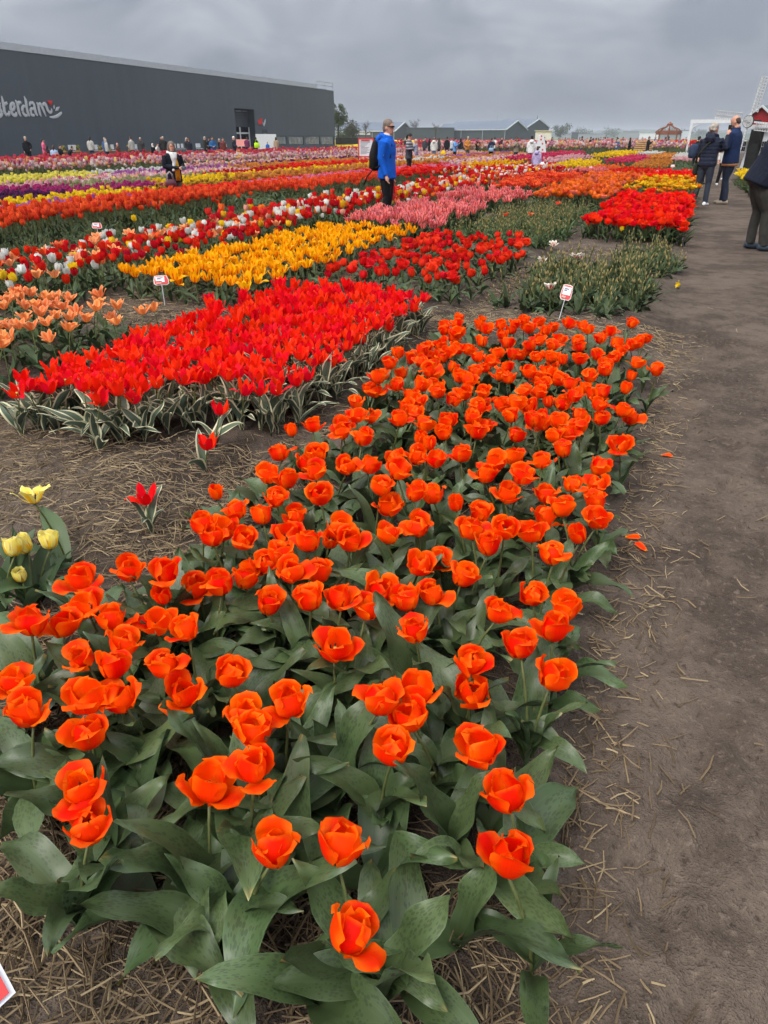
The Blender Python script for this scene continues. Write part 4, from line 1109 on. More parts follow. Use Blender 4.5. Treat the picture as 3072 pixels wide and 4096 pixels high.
strip_run(7, [(14, 24, 'paleyellow', 'cup', 'back half of the lemon yellow tulip block', 'pale_yellow'), (24, 30, 'white', 'cup', 'small white tulip patch beside the lemon yellow block', 'white'), (30, 74, 'pinkmix', 'cup', 'long pink and white mixed tulip strip', 'pink')])
for k, (xa, xb, mt, wd) in enumerate(((-26.4, -24.3, 'pinkmix', 'white and pink mixed tulips in the back third'), (-29.0, -26.7, 'redmix', 'crimson pink tulips nearer the building'), (-31.6, -29.3, 'redmix', 'crimson pink tulips in the second row from the building'),
                                      (-34.6, -31.9, 'redmix', 'crimson pink tulips in the row next to the building'))):
    bed('crimson_tulip_bed' if mt == 'redmix' else 'pink_tulip_bed', wd, xa, xb, 18, 95, variety(mt, 'cup', 0.42, bs=1.5), 17, (1.35, 1.7), wobble=0.2)
# the far end of the field
for k, (xa, xb, ya, yb, mt, wd) in enumerate(((-24, -8, 70, 84, 'pinkmix', 'broad band of pale pink tulips where the visitors walk'), (-8, -2, 74, 88, 'pinkmix', 'pale pink band right of the visitors'), (-40, -24, 96, 120, 'rose', 'pink tulip band beyond the end of the building'),
                                              (-22, -6, 86, 100, 'salmon', 'coral tulip band at the far end of the field'), (-6, 0, 92, 112, 'red', 'red tulip band beyond the wooden windmill frame'), (-30, -4, 104, 124, 'apricot', 'apricot tulip band at the far end'))):
    bed('far_tulip_band', wd, xa, xb, ya, yb, variety(mt, 'cup', 0.42, bs=1.5), 5.0, (2.0, 2.6), wobble=0.3)
bed('yellow_narcissus_bed', 'yellow and white daffodils on the far side of the path beside the windmill', 1.35, 2.2, 21.8, 35.0, variety('yellow', 'open', 0.36), 50, (1.0, 1.3))
bed('yellow_narcissus_bed', 'pale daffodils at the outer edge of the yellow bed by the windmill', 2.2, 3.3, 21.8, 35.0, variety('paleyellow', 'open', 0.36), 42, (1.0, 1.3))

# a few late flowers standing up out of the spent beds
BLO_W = bloom_meshes('open', M['whiteflame'], 3, 411, 7, 5)
rw = random.Random(4)
for (u, v, h, lab) in ((2208, 1162, 0.24, 'white tulip with a red flame beside the label in the spent bed'), (2292, 1042, 0.22, 'small white and red tulip at the left of the spent bed'), (2322, 1048, 0.20, 'white tulip low among the spent stalks, right of its twin'), (2212, 985, 0.24, 'white tulip at the back left corner of the spent bed'), (2155, 1052, 0.18, 'reddish white tulip at the left rim of the spent bed')):
    q = at(u, v, h + 0.03)
    place_tulip('white_tulip', q[0], q[1], h, bloom=BLO_W[rw.randrange(3)], leaves=LEAF_G, nleaf=2, bscale=1.15, r=rw, label=lab, group='late white tulips in the spent bed')
BLO_OR = bloom_meshes('open', M['orangered'], 3, 412, 7, 5)
for (u, v, h, lab) in ((2030, 868, 0.22, 'single orange tulip left over in the brownish spent bed'), (2116, 866, 0.22, 'second orange tulip left over in the brownish bed'), (2235, 822, 0.2, 'orange tulip under the grey label')):
    q = at(u, v, h + 0.03)
    place_tulip('late_orange_tulip', q[0], q[1], h, bloom=BLO_OR[rw.randrange(3)], leaves=LEAF_G, nleaf=2, bscale=1.1, r=rw, label=lab, group='late orange tulips in the spent beds')
BLO_YY = bloom_meshes('cup', M['yellow'], 2, 413, 7, 5)
for (u, v, h, lab) in ((2500, 930, 0.16, 'small yellow tulip bud in front of the bright red block'), (556, 880, 0.46, 'yellow tulip standing alone above the green strip')):
    q = at(u, v, h + 0.03)
    place_tulip('stray_yellow_tulip', q[0], q[1], h, bloom=BLO_YY[rw.randrange(2)], leaves=LEAF_G, nleaf=2, bscale=1.2, r=rw, label=lab, group='stray yellow tulips')
# fallen petals
def fallen(u, v, mat, lab, name='fallen_petal', flower=False):
    q = at(u, v, 0.0); x, y = q[0], q[1]
    r = np.random.default_rng(int(u))
    if flower: me = bloom_meshes('open', M[mat], 1, int(u))[0]
    else:
        P, UV = petal_grid(r, 8, 6, 0.07, 0.03, [10, 20, 5, -10], 0, point=4.0)
        me = raw_mesh('petal', P.reshape(-1, 3), petal_faces(8, 6), [M[mat]], uv=UV.reshape(-1, 2))
    o = link(name, me, loc=(x, y, soil_z(x, y) + (0.03 if flower else 0.008)), rot=(r.normal(0, 0.2) + (1.3 if flower else 0), r.normal(0, 0.2), r.uniform(0, 6)), scl=0.8)
    tag(o, lab, 'flower' if flower else 'petal')
fallen(2582, 2232, 'orange', 'orange petal lying on the path edge beside the bed')
fallen(2495, 2165, 'orange', 'half faded orange petal under the outer leaves by the path')
fallen(2640, 1828, 'orange', 'shrivelled orange petal lying beside the far part of the orange bed')
fallen(2718, 1152, 'yellow', 'squashed yellow flower lying on the bare path', 'fallen_flower', True)
# ------------------------------------------------------------------ plain paints
def flat(name, rgb, rough=0.6, spec=0.3, vary=0.08, scale=3.0, metal=0.0, bump=0.0): 
    if name not in M: M[name] = wash(name, lin(*rgb), rough, spec, vary, scale, bump=bump, metal=metal)
    return M[name]
flat('cladding', (80, 89, 97), 0.5, 0.4, 0.04, 0.35, bump=0.05)
flat('cladding_dark', (52, 58, 64), 0.5, 0.4, 0.05)
flat('shutter', (62, 66, 74), 0.5, 0.4, 0.05)
flat('roof_pale', (182, 188, 194), 0.4, 0.4, 0.05)
flat('white_paint', (208, 210, 211), 0.45, 0.4, 0.04)
flat('letter_white', (186, 190, 194), 0.5, 0.4, 0.03)
flat('logo_red', (205, 36, 34), 0.5, 0.3, 0.05)
flat('dark_glass', (30, 33, 36), 0.12, 0.6, 0.1)
flat('dim_inside', (18, 18, 19), 0.9, 0.1, 0.1)
flat('pale_glass', (120, 128, 134), 0.1, 0.6, 0.15, 0.8)
flat('barn_green', (52, 62, 62), 0.6, 0.3, 0.10, 0.2)
flat('barn_roof', (86, 97, 112), 0.5, 0.4, 0.08, 0.2)
flat('grey_metal', (150, 155, 158), 0.4, 0.5, 0.05, metal=0.3)
flat('wood_tan', (170, 134, 92), 0.7, 0.2, 0.2, 8)
flat('wood_red', (128, 84, 66), 0.7, 0.2, 0.2, 8)
flat('mill_red', (150, 34, 38), 0.6, 0.3, 0.08)
flat('mill_white', (205, 208, 210), 0.5, 0.3, 0.05)
flat('mill_roof', (92, 106, 110), 0.7, 0.2, 0.12, 5)
flat('mill_dark', (36, 36, 34), 0.8, 0.2, 0.2, 5)
flat('mill_sail', (176, 178, 178), 0.6, 0.3, 0.08)
flat('sign_red', (198, 62, 62), 0.45, 0.4, 0.05)
flat('sign_white', (212, 214, 220), 0.45, 0.4, 0.03)
flat('sign_teal', (30, 150, 140), 0.45, 0.4, 0.05)
flat('sign_rim', (214, 204, 196), 0.45, 0.4, 0.05)
flat('print_grey', (96, 102, 112), 0.6, 0.2, 0.05)
flat('print_pink', (240, 160, 150), 0.6, 0.2, 0.05)
flat('grass_far', (92, 104, 66), 0.9, 0.1, 0.25, 0.05)
flat('hill', (66, 78, 62), 0.9, 0.1, 0.3, 0.01)
flat('bark', (70, 60, 50), 0.9, 0.1, 0.25, 6)

def cladding_mat():
    n = NT('weathered_cladding'); p = n.pos()
    mp = n.node('ShaderNodeMapping'); mp.inputs['Scale'].default_value = (0.2, 1.1, 0.10); n.put(mp.inputs['Vector'], p)
    st = n.noise(mp.outputs[0], 1.0, 4, 0.6); big = n.noise(p, 0.06, 2, 0.5)
    c0 = lin(72, 80, 88)
    c = n.mixc(n.step(0.3, 0.72, st), tuple(x * 0.94 for x in c0[:3]) + (1,), tuple(x * 1.06 for x in c0[:3]) + (1,))
    c = n.mixc(n.math('MULTIPLY', n.step(0.35, 0.7, big), 0.35), c, lin(82, 92, 98))
    return n.finish(n.bsdf(c, 0.45, 0.4))
M['cladding'] = cladding_mat()

# ------------------------------------------------------------------ fields, hills
def sheet(name, x0, x1, y0, y1, z, mat, label, nx=40, ny=24, amp=0.15, kind='structure', thick=0.0):
    xs, ys = np.linspace(x0, x1, nx), np.linspace(y0, y1, ny)
    X, Y = np.meshgrid(xs, ys, indexing='ij')
    Z = z + amp * vnoise(X * 0.9, Y * 0.9) * 2
    P = np.stack([X, Y, Z], -1)
    if thick:
        P[0, :, 2] = P[-1, :, 2] = z - thick; P[:, 0, 2] = P[:, -1, 2] = z - thick
    b = Build(); b.grid(P)
    return tag(link(name, b.mesh(name, [mat], True)), label, 'field', kind=kind)
sheet('grass_field', -1800, -36, 128, 1900, -0.285, M['grass_far'], 'flat green farmland beyond the tulips', 60, 60, 0.004)
sheet('grass_field', -36, 1400, 134, 1900, -0.285, M['grass_far'], 'flat green farmland beyond the path', 60, 60, 0.004)
def yellow_field_mat():
    n = NT('yellow_flower_field'); p = n.pos()
    f = n.noise(p, 1.2, 5, 0.7)
    c = n.ramp(f, [(0.34, lin(112, 112, 40)), (0.5, lin(206, 172, 26)), (0.7, lin(226, 190, 40))])
    return n.finish(n.bsdf(c, 0.8, 0.1))
M['yellow_field'] = yellow_field_mat()
sheet('yellow_flower_field', -190, 60, 215, 300, 0.20, M['yellow_field'], 'long yellow flower field on the horizon in front of the barns', 260, 40, 0.10, 'stuff', 0.5)
sheet('yellow_flower_field', -330, 110, 325, 395, 0.20, M['yellow_field'], 'farther yellow flower field right before the barns', 260, 30, 0.10, 'stuff', 0.5)
sheet('yellow_flower_field', -150, -62, 128, 150, 0.15, M['yellow_field'], 'yellow flower strip seen past the corner of the large hall', 90, 20, 0.10, 'stuff', 0.5)

def ridge(name, u0, u1, dist, h, seed, label):
    r = np.random.default_rng(seed)
    us = np.linspace(u0, u1, 160)
    prof = np.array([[0, 0], [0.15, 0.8], [0.5, 1.0], [0.85, 0.7], [1.0, 0]])
    P = np.zeros((len(us), len(prof), 3))
    for i, u in enumerate(us):
        d = view_ray(u, HORIZON_V); d = d / math.hypot(d[0], d[1])
        hh = h * (0.55 + 0.9 * abs(float(vnoise(np.array([i * 0.11 + seed]), np.array([3.3]))[0])) + 0.35 * abs(float(vnoise(np.array([i * 0.55 + seed]), np.array([8.1]))[0])) + 0.25 * r.random())
        for j, (a, z) in enumerate(prof):
            q = dist + a * 300
            P[i, j] = (d[0] * q, d[1] * q, -0.4 + z * hh)
    b = Build(); b.grid(P)
    return tag(link(name, b.mesh(name, [M['hill']], True)), label, 'hills', kind='structure')
ridge('hills', 1350, 4600, 2600, 24, 5, 'low wooded rise along the horizon')
ridge('hills', -900, 1500, 2600, 20, 15, 'low wooded rise along the horizon behind the hall')
ridge('hills', 1500, 3600, 1700, 11, 9, 'nearer dark tree belt along the horizon')

# ------------------------------------------------------------------ the large grey hall
XW = float(at(1340, 592, -0.3)[0])
y_of = lambda u, v=550: float(at_x(u, v, XW)[1])
z_of = lambda u, v: float(at_x(u, v, XW)[2])
Y_END = y_of(1340); Y_BEG = Y_END - 110
Z_TOP = z_of(700, 284)
Z_ROOF = Z_TOP + 0.62
BASE = -0.34
hall = empty('hall', (XW, Y_END, BASE))
tag(hall, 'huge dark grey metal-clad hall with white lettering along the left', 'building')
def hall_part(name, b, mats, smooth=False, parent=None):
    me = b.mesh(name, mats, smooth)
    if parent is None:
        me.transform(Matrix.Translation((-XW, -Y_END, -BASE)))
        return link(name, me, hall)
    me.transform(Matrix.Translation((-XW, -Y_END, -BASE)))
    return link(name, me, parent)
door = (y_of(945, 520), y_of(1022, 520), z_of(985, 436))
wins = []
for (a, c) in ((1078, 1146), (1153, 1215), (1221, 1279), (1284, 1338)):
    wins.append((y_of(a), y_of(c) - (0.3 if c == 1338 else 0), z_of((a + c) / 2, 580), z_of((a + c) / 2, 543)))
sd = (y_of(1049, 540), y_of(1068, 540), BASE, z_of(1058, 518))
cuts = sorted(set([Y_BEG, Y_END] + [door[0], door[1], sd[0], sd[1]] + [q for w in wins for q in w[:2]] + list(np.arange(Y_BEG, Y_END, 1.55))))
cuts = [c for i, c in enumerate(cuts) if i == 0 or c - cuts[i - 1] > 0.03 or c in (door[0], door[1])]
for a, c in zip(cuts[:-1], cuts[1:]):
    m = 0.5 * (a + c); spans = [(BASE, Z_TOP)]
    if door[0] < m < door[1]: spans = [(door[2], Z_TOP)]
    elif sd[0] < m < sd[1]: spans = [(sd[3], Z_TOP)]
    for w in wins:
        if w[0] < m < w[1]: spans = [(BASE, w[2]), (w[3], Z_TOP)]
    for s0, s1 in spans:
        b = Build(); b.box((XW - 0.12, a + 0.0015, s0), (XW, c - 0.0015, s1)); hall_part('panel', b, [M['cladding']])
b = Build(); b.box((XW - 45, Y_BEG, BASE), (XW - 1.2, Y_END - 0.15, Z_TOP - 0.02)); hall_part('core_wall', b, [M['cladding_dark']])
b = Build(); b.box((XW - 1.2, Y_BEG, Z_TOP - 0.3), (XW - 0.13, Y_END - 0.15, Z_TOP - 0.02)); hall_part('top_beam', b, [M['cladding_dark']])
b = Build(); b.box((XW - 1.2, Y_END - 0.15, BASE), (XW - 0.1, Y_END + 0.02, Z_TOP)); hall_part('end_wall', b, [M['cladding']])
b = Build(); b.box((XW - 0.35, Y_BEG, Z_TOP + 0.02), (XW + 0.06, Y_END - 6.5, Z_ROOF)); hall_part('roof_edge', b, [M['roof_pale']])
b = Build()
b.add([(XW - 0.4, Y_BEG, Z_TOP + 0.1), (XW - 0.4, Y_END - 1, Z_TOP + 0.1), (XW - 22, Y_END - 1, Z_TOP + 1.0), (XW - 22, Y_BEG, Z_TOP + 1.0)], [(0, 1, 2, 3)]); hall_part('roof', b, [M['roof_pale']])
b = Build()
for y in (Y_END - 6.4, Y_END - 3.2, Y_END - 0.1):
    b.bar((XW - 0.1, y, Z_TOP), (XW - 0.1, y, Z_TOP + 1.15), 0.08, 0.08)
for z in (0.6, 1.12): b.bar((XW - 0.1, Y_END - 6.4, Z_TOP + z), (XW - 0.1, Y_END - 0.1, Z_TOP + z), 0.06, 0.06)
b.bar((XW - 0.1, Y_END - 0.1, Z_TOP + 1.12), (XW - 5, Y_END - 0.1, Z_TOP + 1.12), 0.06, 0.06)
hall_part('roof_railing', b, [M['grey_metal']])
# door recess with a half-lowered shutter, a glazed lower part
d0, d1, dz = door; xr = XW - 1.1
b = Build(); b.box((xr, d1, BASE), (XW - 0.13, d1 + 0.1, dz)); b.box((xr, d0 - 0.1, BASE), (XW - 0.13, d0, dz)); b.box((xr, d0, dz), (XW - 0.13, d1, dz + 0.1)); hall_part('door_reveal', b, [M['cladding_dark']])
zs = z_of(985, 508); zt = z_of(985, 450)
n_sl = 5
shut = None
for k in range(n_sl):
    a0 = zs + (zt - zs) * k / n_sl; a1 = zs + (zt - zs) * (k + 1) / n_sl
    b = Build(); b.box((xr - 0.02, d0 + 0.02, a0 + 0.02), (xr + 0.08, d1 - 0.02, a1 - 0.02)); hall_part('shutter_panel', b, [M['shutter']])
for k in range(3):
    w = (d1 - d0) / 3
    b = Build(); b.box((xr - 0.02, d0 + k * w + 0.12, zt + 0.1), (xr + 0.04, d0 + (k + 1) * w - 0.12, dz - 0.15)); hall_part('pane', b, [M['pale_glass']])
b = Build(); b.box((xr - 0.2, d0, BASE), (xr - 0.1, d1, dz)); hall_part('doorway_dark', b, [M['dim_inside']])
b = Build()
for k in range(3): 
    y = d0 + 0.15 + (d1 - d0 - 0.3) * k / 2; b.box((xr, y - 0.12, BASE), (xr + 0.07, y + 0.12, zs))
for z in (0.0, 0.55): zz = BASE + 1.35 + (zs - BASE - 1.35) * z; b.box((xr + 0.01, d0 + 0.03, zz - 0.1), (xr + 0.06, d1 - 0.03, zz + 0.1))
hall_part('glazing_frame', b, [M['white_paint']])
for w in wins:
    f = Build(); t = 0.12
    f.box((XW - 0.16, w[0], w[2]), (XW - 0.02, w[1], w[2] + t)); f.box((XW - 0.16, w[0], w[3] - t), (XW - 0.02, w[1], w[3]))
    f.box((XW - 0.155, w[0], w[2] + t), (XW - 0.025, w[0] + t, w[3] - t)); f.box((XW - 0.155, w[1] - t, w[2] + t), (XW - 0.025, w[1], w[3] - t))
    fo = hall_part('window', f, [M['cladding_dark']])
    k = 5
    for q in range(k):
        ya = w[0] + t + (w[1] - w[0] - 2 * t) * q / k; yb = w[0] + t + (w[1] - w[0] - 2 * t) * (q + 1) / k
        p = Build(); p.box((XW - 0.12, ya + 0.03, w[2] + t), (XW - 0.09, yb - 0.03, w[3] - t))
        hall_part('pane', p, [M['pale_glass']], parent=fo)
b = Build(); b.box((XW - 0.10, sd[0] + 0.05, sd[2]), (XW - 0.02, sd[1] - 0.05, sd[3] - 0.05)); so = hall_part('side_door', b, [M['cladding_dark']])
b = Build(); b.box((XW - 0.02, sd[0] + 0.5, sd[2] + 1.9), (XW + 0.0, sd[1] - 0.5, sd[3] - 0.5)); hall_part('pane', b, [M['pale_glass']], parent=so)
# lettering and emblem, traced as strokes on the wall
def wall_stroke(name, pts, rad, mat, parent=None):
    """pts: pixels of the enlarged sign (5.53 x, corner 0, 340)."""
    P = np.array([at_x(x / 5.53, 340 + y / 5.53, XW + 0.06) for x, y in pts])
    if len(P) > 2:                                    # smooth the polyline
        t = np.arange(len(P)); tt = np.linspace(0, len(P) - 1, (len(P) - 1) * 5 + 1)
        from_t = np.clip(np.floor(tt).astype(int), 0, len(P) - 2); f = (tt - from_t)[:, None]
        Pm = np.vstack([2 * P[0] - P[1], P, 2 * P[-1] - P[-2]])
        a, b_, c, d = Pm[from_t], Pm[from_t + 1], Pm[from_t + 2], Pm[from_t + 3]
        P = 0.5 * (2 * b_ + (c - a) * f + (2 * a - 5 * b_ + 4 * c - d) * f ** 2 + (3 * b_ - a - 3 * c + d) * f ** 3)
    rr = np.interp(np.linspace(0, 1, len(P)), np.linspace(0, 1, len(rad)), rad) if hasattr(rad, '__len__') else np.full(len(P), rad)
    k = Build(); k.tube(P, rr, 8)
    for e in (0, -1): pass
    v = np.concatenate(k.v); v[:, 0] = XW + 0.04 + (v[:, 0] - XW - 0.06) * 0.12; k.v = [v]; 
    return k
def letters():
    px = 0.0042 * abs(XW)                                      # stroke half-width scale, metres
    W_ = 0.165
    L = {
     's': [([(-60, 420), (-20, 400), (5, 440), (-10, 500), (20, 560), (45, 610), (30, 670), (-20, 690), (-70, 660)], W_)],
     't': [([(40, 240), (70, 380), (90, 500), (110, 610), (160, 665), (205, 640), (205, 570)], [0.06, W_, W_, W_, W_, W_, 0.10]), ([(85, 430), (130, 410), (165, 390)], [W_ * 0.9, W_ * 0.9, W_ * 0.7])],
     'e': [([(260, 560), (310, 530), (325, 450), (290, 405), (250, 440), (240, 520), (260, 610), (310, 670), (360, 660), (365, 600)], [W_ * .8, W_ * .8, W_ * .9, W_ * .9, W_, W_, W_, W_, W_, 0.1])],
     'r': [([(340, 335), (380, 400), (405, 520), (430, 620), (470, 700)], [0.08, W_, W_, W_, 0.08]), ([(410, 430), (430, 375), (475, 405)], [W_ * .9, W_ * .9, W_ * .6])],
     'd': [([(535, 245), (570, 340), (590, 460), (610, 580), (640, 660), (665, 690)], [0.06, W_, W_, W_, W_, 0.1]), ([(560, 480), (515, 470), (495, 540), (515, 620), (565, 675), (610, 670)], [W_ * .8, W_ * .8, W_, W_, W_ * .9, W_ * .6])],
     'a': [([(665, 465), (665, 410), (710, 390), (750, 430), (775, 530), (800, 630), (840, 680)], [W_ * .6, W_ * .8, W_ * .9, W_, W_, W_, 0.1]), ([(760, 530), (700, 530), (680, 590), (710, 665), (770, 670)], [W_ * .7, W_ * .9, W_, W_ * .9, W_ * .7])],
     'm': [([(815, 380), (850, 460), (870, 560), (890, 640), (918, 700)], [0.08, W_, W_, W_ * .9, 0.06]), ([(865, 450), (895, 420), (950, 530), (985, 610), (1025, 700)], [W_ * .9, W_, W_, W_ * .8, 0.06]), ([(950, 450), (985, 410), (1025, 470), (1060, 560), (1110, 610), (1145, 580), (1140, 520)], [W_ * .9, W_, W_, W_, W_ * .9, W_ * .7, 0.06])],
    }
    for ch, strokes in L.items():
        B = Build()
        for j, (pts, rad) in enumerate(strokes):
            k = wall_stroke(ch, pts, rad, None)
            v = np.concatenate(k.v); v[:, 0] += 0.006 * j
            B.add(v, k.f)
        hall_part('letter', B, [M['letter_white']], True)
    k = wall_stroke('smile', [(1100, 705), (1180, 715), (1270, 690), (1330, 645), (1370, 605)], [0.06, 0.13, 0.16, 0.15, 0.09], None); hall_part('sign_smile', k, [M['letter_white']], True)
    k = wall_stroke('tl', [(1108, 350), (1110, 375), (1108, 400), (1110, 440)], [0.24, 0.31, 0.30, 0.14], None); hall_part('sign_tulip', k, [M['logo_red']], True)
    for k0 in ([(1065, 345), (1090, 400)], [(1155, 345), (1130, 400)]):
        k = wall_stroke('tip', k0, [0.03, 0.15], None); v = np.concatenate(k.v); v[:, 0] += 0.01; k.v = [v]; hall_part('sign_tulip_tip', k, [M['logo_red']], True)
    k = wall_stroke('lf', [(1205, 535), (1200, 490), (1200, 440)], [0.03, 0.11, 0.02], None); hall_part('sign_leaf', k, [M['letter_white']], True)
    k = wall_stroke('lf', [(1225, 570), (1270, 530), (1322, 482)], [0.03, 0.18, 0.03], None); hall_part('sign_leaf', k, [M['letter_white']], True)
letters()
def wall_shape(name, uv_pts, mat, off):
    P = np.array([at_x(u, v, XW + off) for u, v in uv_pts]); n = len(P)
    Q = P.copy(); Q[:, 0] = XW - 0.005
    b = Build(); b.add(np.vstack([P, Q]), [tuple(range(n))] + [(i, i + n, (i + 1) % n + n, (i + 1) % n) for i in range(n)])
    hall_part(name, b, [mat])
o_ = lambda x, y: (900 + x / 3.607, 400 + y / 3.607)
wall_shape('emblem_tulip', [o_(*p) for p in ((485, 285), (500, 292), (512, 262), (522, 275), (538, 262), (536, 330), (520, 358), (500, 358), (482, 335), (478, 305))], M['logo_red'], 0.05)
wall_shape('emblem_leaf', [o_(*p) for p in ((545, 315), (558, 340), (562, 378), (550, 355))], M['letter_white'], 0.05)
wall_shape('emblem_leaf', [o_(*p) for p in ((586, 272), (588, 310), (580, 345), (568, 380), (564, 340), (572, 300))], M['letter_white'], 0.05)
wall_shape('emblem_leaf', [o_(*p) for p in ((180, 575), (186, 600), (180, 650), (168, 685), (160, 650), (166, 605))], M['letter_white'], 0.05)
wall_shape('emblem_tulip', [o_(*p) for p in ((100, 580), (112, 560), (125, 572), (128, 610), (105, 615))], M['logo_red'], 0.05)

# things along the foot of the hall
def on_ground(u, dist):
    d = view_ray(u, HORIZON_V); d = d / math.hypot(d[0], d[1]); x, y = d[0] * dist, d[1] * dist
    return x, y, float(base_h(np.array([x]), np.array([y]))[0])
def faced(o, x, y, turn=0.0): o.rotation_euler = (0, 0, math.atan2(x, -y) * -1 * -1 + turn if False else math.atan2(-x, y) + turn); return o
def hall_dist(u, gap):                                         # distance along the ray to the line GAP metres before the wall
    d = view_ray(u, HORIZON_V); t = (XW + gap) / d[0]; return math.hypot(d[0], d[1]) * t
def chair(u, k):
    D = hall_dist(u, 2.2); x, y, z = on_ground(u, D)
    c = empty('folding_chair', (x, y, z), math.pi / 2 + 0.1); tag(c, f'white chair number {k[0]} from the left in the row along the grey hall'.replace('number ', '') if False else k, 'chair', 'white chairs along the hall')
    b = Build(); b.box((-0.26, -0.24, 0.42), (0.26, 0.24, 0.46)); link('seat', b.mesh('seat', [M['white_paint']]), c)
    b = Build(); b.box((-0.26, 0.22, 0.55), (0.26, 0.26, 1.02)); link('backrest', b.mesh('backrest', [M['white_paint']]), c)
    for sx in (-0.24, 0.24):
        for sy in (-0.2, 0.23):
            b = Build(); b.bar((sx, sy, 0), (sx, sy, 0.45), 0.03, 0.03); link('leg', b.mesh('leg', [M['grey_metal']]), c)
ord_ = ['leftmost', 'second', 'third', 'fourth', 'fifth', 'sixth', 'seventh', 'eighth', 'ninth', 'tenth', 'eleventh', 'twelfth', 'thirteenth']
for k, u in enumerate((280, 296, 361, 385, 450, 527, 544, 700, 716, 731, 790, 800)):
    chair(u, f'white chair along the grey hall wall, {ord_[k]} counted from the left' if k else 'white chair along the grey hall wall, leftmost of the row')
flat('pot', (150, 112, 72), 0.8, 0.2, 0.2, 8); flat('bloom_yellow', (214, 186, 60), 0.7, 0.2, 0.2, 20); flat('pot_leaf', (90, 104, 52), 0.7, 0.2, 0.25, 20)
def planter(u, label, r):
    D = hall_dist(u, 3.4); x, y, z = on_ground(u, D)
    c = empty('planter', (x, y, z)); tag(c, label, 'planter', 'flower planters along the hall')
    b = Build(); b.tube([(0, 0, 0), (0, 0, 0.25), (0, 0, 0.5)], [0.22, 0.27, 0.3], 10); link('pot', b.mesh('pot', [M['pot']], True), c)
    g = Build(); y_ = Build()
    for q in range(60):
        a, h, rr = r.uniform(0, 6.28), r.uniform(0.5, 0.95), r.uniform(0, 0.28)
        p = np.array([rr * math.cos(a), rr * math.sin(a), h]); s = 0.07
        v = p + np.array([[r.gauss(0, s), r.gauss(0, s), r.gauss(0, s)] for _ in range(3)])
        (g if q % 3 else y_).add(v, [(0, 1, 2)])
    link('foliage', g.mesh('foliage', [M['pot_leaf']]), c); link('flowers', y_.mesh('flowers', [M['bloom_yellow']]), c)
rp = random.Random(3)
for k, u in enumerate((245, 303, 394, 428, 514, 565)): planter(u, f'flower planter by the grey hall, {ord_[k]} from the left' if k else 'flower planter by the grey hall, leftmost', rp)
b = Build()
xa, ya, _ = on_ground(225, hall_dist(225, 4.0)); xb, yb, _ = on_ground(620, hall_dist(620, 4.0))
b.box((xa - 0.1, ya, -0.32), (xa + 0.1, yb, 0.12)); tag(link('timber_edging', b.mesh('timber_edging', [M['wood_red']])), 'low brown timber edging running along the foot of the hall', 'edging')
for k, (u, w, h, lab) in enumerate(((1046, 1.5, 2.1, 'white standing board left of the small door of the hall'), (1081, 1.6, 2.1, 'white standing board right of the small door, beside the beige coat'))):
    x, y, z = on_ground(u, hall_dist(u, 9)); c = faced(empty('standing_board', (x, y, z)), x, y); tag(c, lab, 'board', 'white boards at the hall entrance')
    b = Build(); b.box((-w / 2, -0.03, 0.1), (w / 2, 0.03, h)); link('board', b.mesh('board', [M['white_paint']]), c)
    for s in (-1, 1): 
        b = Build(); b.box((s * w / 2 - 0.04 if s < 0 else w / 2 + 0.002, -0.3, 0), (s * w / 2 - 0.002 if s < 0 else w / 2 + 0.04, 0.3, 0.1)); link('foot', b.mesh('foot', [M['grey_metal']]), c)
x, y, z = on_ground(963, hall_dist(963, 9)); c = faced(empty('notice_stand', (x, y, z)), x, y); tag(c, 'small pink notice on a stand before the tall doorway', 'sign')
b = Build(); b.box((-0.6, -0.03, 0.7), (0.6, 0.03, 1.5)); link('notice', b.mesh('notice', [M['print_pink']]), c)
b = Build(); b.bar((0, 0.06, 0), (0, 0.06, 1.2), 0.08, 0.05); link('post', b.mesh('post', [M['white_paint']]), c)

